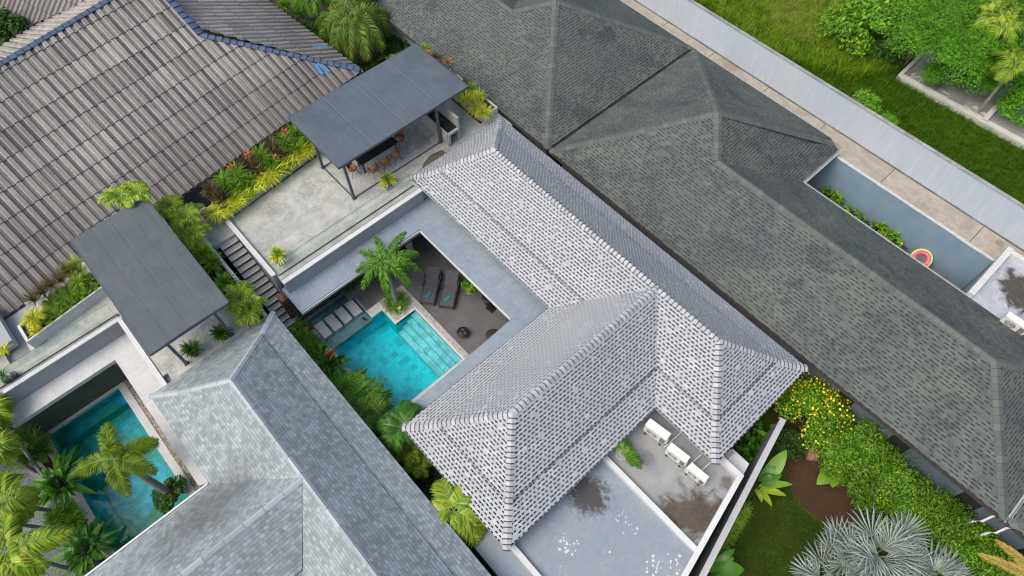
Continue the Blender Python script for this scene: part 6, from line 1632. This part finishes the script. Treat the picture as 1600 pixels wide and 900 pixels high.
for i, (px, py, s_, n_) in enumerate(((88, 752, 1.5, 75), (128, 855, 1.3, 70))):
    p = at(px, py, 1.0); rd = random.Random(520 + i); mb = MB(); broad_plant(mb, (p.x, p.y, .1), n_, s_, .27, 1.25, rd, (.15, 1.35)); t = empty('broadleaf_plant', (p.x, p.y, 0), ('large glossy broad-leaved clump in the middle of the lap pool side', 'glossy broad-leaved clump near the slate roof eave, lower left')[i], 'plant'); mb.build('leaves', MT['broad'], t)
# garden palms at the left edge
for i, (cx, bs, tips, z, lab, mt_) in enumerate((
    ((-12, 640), (70, 745), ((12, 648), (10, 665), (-5, 620), (-30, 650), (-10, 680), (5, 625)), 3.4, 'yellow palm tips at the left edge below the white slab', 'areca'),
    ((-10, 700), (58, 738), ((26, 690), (26, 712), (24, 702), (-30, 690), (-20, 720)), 3.2, 'drooping yellow palm fronds at the left edge beside the path', 'areca'),
    ((2, 785), (90, 800), ((30, 742), (58, 775), (52, 800), (-25, 750), (10, 735), (-20, 790), (30, 770)), 3.4, 'bushy yellow-green palm at the left edge halfway down the garden', 'palm_gold'),
    ((5, 815), (100, 830), ((10, 790), (32, 800), (-10, 790), (34, 822), (-20, 830)), 3.1, 'light green palm just below the bushy one at the left edge', 'areca'),
    ((10, 862), (130, 895), ((112, 832), (70, 890), (50, 905), (15, 800), (-30, 840), (10, 900), (40, 872), (90, 846)), 3.6, 'big bright palm in the bottom left corner with a ringed grey trunk', 'areca'))):
    c = at(*cx, z); palm_tree('palm_tree', lab, at(*bs, 0), c, [at(x, y, c.z - (.35 if y < cx[1] else .55)) for x, y in tips], mat=mt_, n=46, ll=.62, lw=.062, rise=.4, droop=.4, seed=530 + i, rt=(.09, .06), group=None)

# --- back yard pots
def planter_tub(px, py, i, n_, mt_, s_):
    p = at(px, py, .42); t = empty('planter_tub', (p.x, 28.33, .02), ('long black tub with a bushy green plant nearest the roof corner', 'second black tub from the roof corner with light green leaves', 'middle black tub with a small leafy sprig', 'fourth black tub carrying the densest green bush', 'black tub nearest the watermelon float')[i], 'potted plant', 'black tubs along the blue wall')
    mb = MB(); x0, x1 = p.x - .55, p.x + .55; mb.box(x0, x1, 28.12, 28.5, .02, .48); mb.build('tub', MT['pot_black'], t, bevel=.02)
    mb = MB(); rd = random.Random(600 + i); 
    for _ in range(n_):
        q = Vector((rd.uniform(x0 + .15, x1 - .15), rd.uniform(28.2, 28.42), .5)); broad_plant(mb, q, 7, .42 * s_, .17, .5 * s_, rd, (.2, 1.2))
    mb.build('leaves', MT[mt_], t)
for i, (px, py, n_, mt_, s_) in enumerate(((1305, 302, 7, 'hedge', 1.0), (1340, 328, 4, 'lime', .9), (1368, 352, 2, 'lime', .8), (1390, 360, 8, 'hedge', 1.1), (1410, 372, 3, 'lime', .7))): planter_tub(px, py, i, n_, mt_, s_)
t = empty('figurine', (*at(1414, 376, .5)[:2], .5), 'tiny orange and blue garden ornament beside the last tub', 'ornament'); p = at(1414, 376, .5); mb = MB(); mb.lathe((p.x, 28.3, .48), [(.05, 0), (.09, .08), (.05, .16), (.07, .2), (.03, .28), (.01, .28)], 12); mb.build('body', MT['flower'], t, True)
mb = MB(); mb.box(p.x + .0, 2.3, 28.14, 28.5, .02, .025); o = mb.build('drain_channel', MT['void']); tag(o, kind='structure')

# --- bottom right garden
# hedge made of individual shrubs
HG = [((1290, 668), 1.2, 'hedge', 1.15), ((1325, 655), 1.7, 'hedge', 1.25), ((1318, 695), 1.6, 'hedge', 1.3), ((1350, 680), 1.9, 'hedge', 1.25), ((1345, 720), 1.7, 'hedge', 1.25), ((1385, 700), 1.8, 'hedge', 1.15),
      ((1380, 735), 1.9, 'hedge', 1.35), ((1420, 745), 1.8, 'hedge', 1.2), ((1405, 775), 1.7, 'hedge', 1.3), ((1450, 775), 1.8, 'hedge', 1.25), ((1440, 805), 1.5, 'hedge', 1.25), ((1490, 805), 1.7, 'hedge', 1.25), ((1475, 840), 1.4, 'hedge', 1.2), ((1530, 840), 1.6, 'hedge', 1.25), ((1515, 870), 1.3, 'hedge', 1.2), ((1570, 860), 1.5, 'hedge', 1.2), ((1560, 895), 1.2, 'hedge', 1.2), ((1600, 890), 1.3, 'hedge', 1.2), ((1325, 728), .9, 'hedge', 1.0), ((1368, 765), .9, 'hedge', 1.05), ((1402, 800), .9, 'hedge', 1.05), ((1440, 842), .9, 'hedge', 1.05), ((1480, 880), .8, 'hedge', 1.0)]
protoA = []
for i, ((px, py), z, mt_, r_) in enumerate(HG):
    p = at(px, py, z); side_ = 'roof side' if i % 2 == 0 else 'lawn side'
    lab = 'bright green hedge shrub, number %d from the yellow-flowered bush along the dark roof' % (i + 1)
    lab = ('%s bright green hedge shrub down from the yellow-flowered bush' % (ORD[i] if i < 16 else ['seventeenth', 'eighteenth', 'nineteenth'][i - 16])) if i < 18 else '%s lower hedge shrub along the lawn side of the hedge' % ORD[i - 18]
    p.y = min(p.y, 17.45 - r_ * .6)
    mt_ = ('hedge', 'hedge_mid', 'hedge', 'hedge', 'hedge_mid')[i % 5]
    cloud_thing('hedge_shrub', lab, (p.x, p.y, z - .35 + .12 * math.sin(i * 2.3)), (r_ * 1.12, r_ * 1.12, r_ * 1.1), 2300, (.05, .07, .06)[i % 3], mt_, 700 + i, 'shrub', 'hedge shrubs along the dark roof', aspect=.5, lumps=9, flat=.35)
p = at(1268, 640, 2.0); cloud_thing('flowering_shrub', 'big round shrub covered in yellow flowers below the villa roof corner', (p.x, p.y, 1.4), (1.75, 1.7, 1.5), 6500, .06, 'hedge', 730, 'shrub', lumps=18, aspect=.5, flowers=400)
p = at(1238, 690, .9); cloud_thing('bush', 'dark green bush under the yellow-flowered shrub beside the garden wall end', (p.x, p.y, .5), (.9, .8, .6), 1100, .06, 'hedge_dark', 731)
p = at(1225, 625, .7); cloud_thing('bush', 'dark bush in the corner between villa eave and garden wall', (p.x, p.y, .5), (.8, .7, .6), 800, .07, 'hedge_dark', 732)
rock('boulder', 'tan boulder on the red soil beside the yellow-flowered shrub', (*at(1272, 706, .2)[:2], .0), .34, .42, .42, 20, 'rock', 9)
MT['tan'] = mottled('tan', (0.34, 0.20, 0.13, 1), (0.26, 0.15, 0.10, 1), 6, .9, 20, .3, .6); bpy.data.objects[[o.name for o in bpy.data.objects if o.get('label', '').startswith('tan boulder')][0]].data.materials[0] = MT['tan']
# broad banana-like leaves against the wall
def leafset(name, label, spec, cat='plant', group=None, seed=1):
    """spec: list of (base px, z0, tip px, z1, width, material)"""
    rd = random.Random(seed); b = at(*spec[0][0], spec[0][1]); t = empty(name, (b.x, b.y, 0), label, cat, group); by = {}
    for (bp, z0, tp, z1, w_, mt_) in spec:
        mb = by.setdefault(mt_, MB()); A = at(*bp, z0); B = at(*tp, z1); broad(mb, A, A + (B - A) * .5 + UP * (.25 + .15 * rd.random()), B, w_, 9, rd.uniform(.12, .3), rd)
    for mt_, mb in by.items(): mb.build('leaves', MT[mt_], t, True)
    mb = MB(); g_ = Vector((b.x, b.y, 0)); mb.tube([g_, b], [.06, .03], 7); mb.build('stem', MT['shaft'], t); return t
leafset('banana_plant', 'large light green banana-like leaves against the outer face of the garden wall', [((1192, 755), 1.0, (1229, 703), 1.9, .62, 'broad_light'), ((1186, 752), 1.0, (1213, 722), 1.6, .4, 'broad'), ((1185, 760), .9, (1238, 757), 1.2, .34, 'broad_light'), ((1185, 765), .9, (1229, 775), 1.0, .3, 'areca'), ((1184, 766), .9, (1206, 791), .9, .28, 'areca'), ((1180, 765), 1.0, (1190, 785), 1.0, .24, 'broad_light'), ((1188, 752), 1.2, (1210, 745), 1.6, .3, 'broad_light'), ((1190, 758), 1.2, (1222, 742), 1.5, .3, 'broad')], seed=740)
leafset('banana_plant', 'broad dark green leaves in the bottom corner beside the garden wall', [((1110, 892), .8, (1163, 890), 1.2, .75, 'broad'), ((1115, 885), .9, (1148, 858), 1.3, .34, 'broad'), ((1118, 882), .9, (1147, 872), 1.2, .34, 'broad'), ((1112, 888), .8, (1137, 862), 1.1, .3, 'broad_light'), ((1108, 900), .8, (1150, 915), 1.0, .5, 'broad')], seed=741)
leafset('banana_plant', 'round yellow-edged leaf plant on the red soil in front of the hedge', [((1298, 738), .4, (1276, 757), .5, .6, 'broad_light'), ((1300, 736), .4, (1300, 762), .5, .6, 'broad_light'), ((1300, 736), .4, (1285, 735), .6, .5, 'broad')], seed=742)
leafset('banana_plant', 'small dark leaf plant on the soil edge just right of the yellow-edged one', [((1322, 745), .4, (1340, 758), .6, .3, 'broad'), ((1322, 745), .4, (1328, 768), .5, .25, 'hedge'), ((1322, 745), .4, (1316, 755), .5, .3, 'broad')], seed=743)
for i, (px, py, s_, mt_) in enumerate(((1168, 690, 1.0, 'broad'), (1185, 680, 1.0, 'broad_light'), (1180, 705, .8, 'broad'), (1200, 668, .9, 'broad'), (1160, 708, .7, 'broad'))):
    p = at(px, py, .8); rd = random.Random(750 + i); mb = MB(); broad_plant(mb, (p.x, p.y, .1), 14, .8 * s_, .2, 1.0, rd); t = empty('broadleaf_plant', (p.x, p.y, 0), '%s broad-leaved plant in the wedge between villa eave and garden wall' % ORD[i], 'plant', 'plants between villa eave and garden wall'); mb.build('leaves', MT[mt_], t)
# grass tufts along the wall foot
for i in range(11):
    f_ = (i + .5) / 11; px = 1172 - f_ * 62; py = 790 + f_ * 92
    strap_thing('grass_tuft', '%s yellow-green grass tuft from the top along the garden wall foot' % ORD[i], [tuple(at(px - 3, py, .1)), tuple(at(px - 7, py + 6, .1))], 'areca' if i % 2 else 'green_strap', n=45, L=.42, w_=.025, seed=760 + i, cat='grass tuft', group='grass tufts along the garden wall')
# silver fan palms
def silver(label, c, leaves, seed, zt=2.2):
    rd = random.Random(seed); c = at(*c, zt); t = empty('silver_palm', (c.x, c.y, 0), label, 'palm', 'silver fan palms'); mb, mr = MB(), MB()
    for (px, py, z, R_) in leaves:
        hub = at(px, py, z); d = hub - c; hd = Vector((d.x, d.y, 0)); L = hd.length; hd = hd.normalized() if L > .05 else Vector((1, 0, 0))
        dv = hd + UP * rd.uniform(.1, .45)
        fanleaf(mb, mr, c - UP * .3, hub, dv, R_ * .9, 24, 1.55, rd, cup=rd.uniform(.1, .55))
    for k in range(4):
        a = 1.6 * k + rd.uniform(-.2, .2); hd = Vector((math.cos(a), math.sin(a), 0)); fanleaf(mb, mr, c - UP * .2, c + hd * .22 + UP * rd.uniform(.55, .9), hd + UP * rd.uniform(.4, .9), .85, 22, 1.4, rd, cup=.3)
    mb.build('fan_leaves', MT['silver'], t); mr.build('leaf_stalks', MT['silver'], t)
    mb = MB(); mb.tube([(c.x, c.y, 0), (c.x, c.y, c.z - .2)], [.22, .16], 10); mb.build('trunk', MT['trunk'], t)
silver('large silver-blue fan palm in the middle of the bottom right lawn edge', (1360, 872), [(1362, 838, 3.1, 1.35), (1330, 850, 2.8, 1.15), (1322, 880, 2.6, 1.2), (1395, 868, 3.0, 1.35), (1408, 838, 2.6, 1.35), (1400, 895, 2.8, 1.2), (1350, 895, 3.2, 1.1), (1375, 890, 3.3, 1.0), (1345, 868, 3.3, .9), (1425, 880, 2.5, 1.1), (1372, 868, 3.6, 1.1), (1385, 880, 3.4, 1.1), (1360, 880, 3.5, 1.0), (1335, 868, 3.0, 1.2), (1390, 850, 3.2, 1.2), (1356, 862, 3.8, 1.2), (1368, 876, 3.9, 1.1)], 801)
silver('silver-blue fan palm cut by the bottom edge left of the large one', (1300, 905), [(1300, 862, 2.3, 1.1), (1285, 880, 2.2, 1.15), (1310, 842, 2.2, 1.1), (1280, 900, 2.3, 1.1), (1318, 905, 2.5, 1.0), (1265, 895, 1.9, 1.0)], 802, 1.8)
silver('silver-blue fan palm at the bottom edge right of the large one', (1450, 905), [(1455, 885, 2.3, 1.2), (1475, 890, 2.1, 1.1), (1435, 900, 2.3, 1.0), (1490, 905, 2.0, 1.0)], 803, 1.8)
t = palm_tree('palm_tree', 'golden dry palm fronds entering at the bottom right corner over the hedge', at(1650, 930, 0), at(1640, 920, 2.9), [at(1530, 866, 2.6), at(1556, 844, 2.6), at(1580, 880, 2.6)], mat='dry', n=50, ll=.32, lw=.03, rise=.3, seed=810)

# --- beyond the boundary wall
rd = random.Random(77)
def field_tree(label, px, py, z, r, n, size, mt_, seed, trunk=True, cat='tree', lumps=14, aspect=.5, nm='tree'):
    p = at(px, py, z); return cloud_thing(nm, label, (p.x, p.y, max(.3, z - r[2] * .4)), r, n, size, mt_, seed, cat, trunk=trunk, lumps=lumps, aspect=aspect)
FT = [('leafy bush with yellowing leaves at the top of the grass field', 1345, 35, 1.6, (2.2, 2.2, 1.7), 2600, .14, 'hedge', 901),
      ('bright bushy tree left of the feathery one, top edge', 1375, 15, 2.2, (2.0, 2.0, 1.8), 2200, .13, 'lime', 902),
      ('dark bush filling the hollow beside the ruined slab', 1385, 70, 1.0, (1.3, 1.3, 1.1), 1200, .12, 'hedge_dark', 903),
      ('tallest feathery light green tree over the ruined slab', 1455, 35, 3.2, (2.6, 2.6, 2.1), 10400, .062, 'tree_leaf', 904),
      ('feathery green tree right of the tallest one, over the slab middle', 1500, 85, 2.8, (2.3, 2.2, 1.8), 8000, .062, 'tree_leaf', 905),
      ('feathery green tree at the top edge right of centre', 1510, 10, 3.0, (2.3, 2.2, 1.8), 6720, .062, 'tree_leaf', 906),
      ('low feathery bush drooping onto the ruined slab edge', 1530, 120, 1.6, (1.3, 1.2, 1.0), 3520, .062, 'tree_leaf', 907),
      ('green bush at the right edge beside the ruined slab', 1590, 120, 2.0, (1.8, 1.8, 1.5), 2600, .10, 'tree_leaf', 908),
      ('green tree at the right edge behind the yellow-green palm', 1560, 70, 3.0, (2.2, 2.1, 1.7), 5760, .062, 'tree_leaf', 913),
      ('leafy tree above the right end of the ruined slab', 1600, 165, 1.4, (1.3, 1.3, 1.2), 2000, .09, 'tree_leaf', 914),
      ('yellow-green tree filling the top edge left of the feathery trees', 1420, -15, 2.8, (2.4, 2.2, 1.8), 3400, .10, 'hedge', 915),
      ('feathery shrub growing over the corner of the ruined slab', 1470, 112, 1.2, (1.2, 1.1, .9), 2600, .06, 'tree_leaf', 916),
      ('green tree in the far top right corner behind the yellow palms', 1590, 15, 2.6, (2.2, 2.2, 1.8), 2600, .11, 'hedge', 909),
      ('small lime green bush against the far side of the boundary wall', 1352, 158, 1.0, (1.2, 1.0, .9), 1500, .09, 'lime', 910),
      ('lower lime green bush spilling down beside the boundary wall', 1385, 185, .6, (.9, .7, .6), 900, .08, 'lime', 911),
      ('short green scrub between the tall grass and the trees', 1300, 50, .5, (1.3, 1.3, .7), 900, .10, 'hedge', 912)]
for (lab, px, py, z, r, n, sz, mt_, sd_) in FT: field_tree(lab, px, py, z, r, n, sz, mt_, sd_, cat='tree' if 'tree' in lab else 'bush', nm='tree' if 'tree' in lab else 'bush', trunk='tree' in lab)
for i, (cx, tips) in enumerate((((1565, 45), ((1530, 25), (1545, 60), (1580, 75), (1600, 40), (1590, 10), (1560, 10), (1605, 60))), ((1585, 105), ((1545, 85), (1548, 110), (1562, 125), (1600, 85), (1605, 130), (1580, 75))), ((1550, 20), ((1520, 15), (1530, 45), (1575, 5), (1550, -10))))):
    c = at(*cx, 3.6); palm_tree('palm_tree', ('yellow-fronded palm near the top right corner', 'yellow-green palm at the right edge over the bushes', 'smaller yellow palm at the top edge among the feathery trees')[i], (c.x, c.y, 0), c, [at(x, y, 3.0) for x, y in tips], mat='areca' if i != 1 else 'palm_gold', n=30, ll=.62, lw=.08, rise=.5, droop=.4, seed=930 + i, rt=(.1, .08))
# ruined slab
MT['ruin'] = concrete('ruin', (0.24, 0.23, 0.21, 1), (0.36, 0.35, 0.32, 1), (0.13, 0.13, 0.12, 1), 1.2)[0].mat
MT['ruin_light'] = concrete('ruin_light', (0.50, 0.49, 0.45, 1), (0.58, 0.57, 0.53, 1), (0.25, 0.25, 0.2, 1), 1.8)[0].mat
ru = empty('ruined_slab', (-4, 42, 0), 'weathered concrete foundation slab with broken edge beams in the grass field', 'foundation')
A, B = at(1402, 118, .35), at(1640, 248, .35); d = (B - A).normalized(); n_ = Vector((-d.y, d.x, 0))
def rp(p): return (p.x, p.y)
mb = MB(); mb.prism([rp(A + n_ * .5), rp(B + n_ * .5), rp(B + n_ * 4.5), rp(A + n_ * 4.5)], 0, .22); mb.build('slab', MT['ruin'], ru)
mb = MB(); mb.prism([rp(A), rp(B), rp(B + n_ * .40), rp(A + n_ * .40)], 0, .36); mb.build('edge_beam', MT['ruin_light'], ru)
mb = MB(); mb.prism([rp(A), rp(A + d * .22), rp(A + d * .22 + n_ * 3), rp(A + n_ * 3)], 0, .37); mb.build('edge_beam', MT['ruin_light'], ru)
q = at(1534, 186, .4); mb = MB(); mb.prism([rp(q), rp(q + d * .3), rp(q + d * .3 + n_ * 1.6), rp(q + n_ * 1.6)], 0, .5); mb.build('cross_beam', MT['ruin_light'], ru)
mb = MB()
for k in range(22):
    x = A + d * rd.uniform(.5, 5.5) + n_ * rd.uniform(.45, 1.0); mb.obox((x.x, x.y), (d.x, d.y), rd.uniform(.05, .22), rd.uniform(.03, .1), .22, .27)
mb.build('rubble', MT['ruin_light'], ru)
for i, (a, b) in enumerate((((1386, 95), (1404, 104)), ((1394, 90), (1410, 97)), ((1400, 86), (1414, 92)))):
    mb = MB(); mb.tube([at(*a, .15), at(*b, .15)], .03, 6); o = mb.build('pipe', mottled('pale_blue_%d' % i, (0.3, 0.4, 0.45, 1), (0.35, .45, .5, 1), 4)); tag(o, ('lowest', 'middle', 'topmost')[i] + ' pale blue pipe lying in the hollow beside the ruined slab', 'pipe', 'pale blue pipes')

# tall field grass and lawn blades: nobody could count them
def grass_patch(name, poly_px, z, n, L, w_, mat, seed, clumpy=3, zlift=.01, split=1):
    rd = random.Random(seed); P_ = [at(*q, z) for q in poly_px]; xs = [p.x for p in P_]; ys = [p.y for p in P_]
    def inside(x, y):
        c_ = False; j = len(P_) - 1
        for i in range(len(P_)):
            if ((P_[i].y > y) != (P_[j].y > y)) and (x < (P_[j].x - P_[i].x) * (y - P_[i].y) / (P_[j].y - P_[i].y) + P_[i].x): c_ = not c_
            j = i
        return c_
    mb = MB(); k = 0
    while k < n:
        x, y = rd.uniform(min(xs), max(xs)), rd.uniform(min(ys), max(ys))
        if not inside(x, y): continue
        for _ in range(clumpy):
            a = rd.uniform(0, 6.28); l = L * rd.uniform(.5, 1.3); lean = rd.uniform(.15, .9); bx, by = x + rd.uniform(-.1, .1), y + rd.uniform(-.1, .1)
            dx, dy = math.cos(a), math.sin(a); sx, sy = -dy * w_, dx * w_
            nb = len(mb.v); m1 = (bx + dx * l * lean * .35, by + dy * l * lean * .35, zlift + l * .65); t1 = (bx + dx * l * lean, by + dy * l * lean, zlift + l * (1 - lean * .35))
            mb.v += [(bx - sx, by - sy, zlift), (bx + sx, by + sy, zlift), (m1[0] + sx * .8, m1[1] + sy * .8, m1[2]), (m1[0] - sx * .8, m1[1] - sy * .8, m1[2]), t1]
            mb.f += [(nb, nb + 1, nb + 2, nb + 3), (nb + 3, nb + 2, nb + 4)]; mb.m += [0, 0]; mb.uv += [[(0, 0)] * 4, [(0, 0)] * 3]; k += 1
    o = mb.build(name, MT[mat]); tag(o, kind='stuff'); return o
MT['dry_grass'] = leaf_mat('dry_grass', [(0.16, 0.24, 0.02, 1), (0.28, 0.32, 0.04, 1), (0.42, 0.38, 0.10, 1)], .7, .3)
MT['short_grass'] = leaf_mat('short_grass', [(0.035, 0.10, 0.003, 1), (0.07, 0.16, 0.004, 1), (0.12, 0.23, 0.008, 1)])
grass_patch('tall_grass', ((1040, -30), (1340, -60), (1400, 60), (1400, 110), (1330, 130), (1200, 90)), 0, 26000, .75, .014, 'grass_blade', 1001)
grass_patch('dry_grass', ((1190, -20), (1300, -20), (1310, 60), (1240, 75), (1190, 40)), 0, 5000, .8, .012, 'dry_grass', 1002)
grass_patch('field_grass', ((1150, 60), (1340, 100), (1400, 100), (1540, 195), (1650, 260), (1650, 420), (1400, 260), (1200, 130)), 0, 30000, .30, .014, 'short_grass', 1003)
grass_patch('lawn_grass', ((1200, 745), (1233, 760), (1250, 795), (1282, 820), (1340, 845), (1500, 930), (1060, 940), (1110, 870), (1165, 785)), 0, 42000, .09, .011, 'lawn_blade', 1004, 3)
print('done')
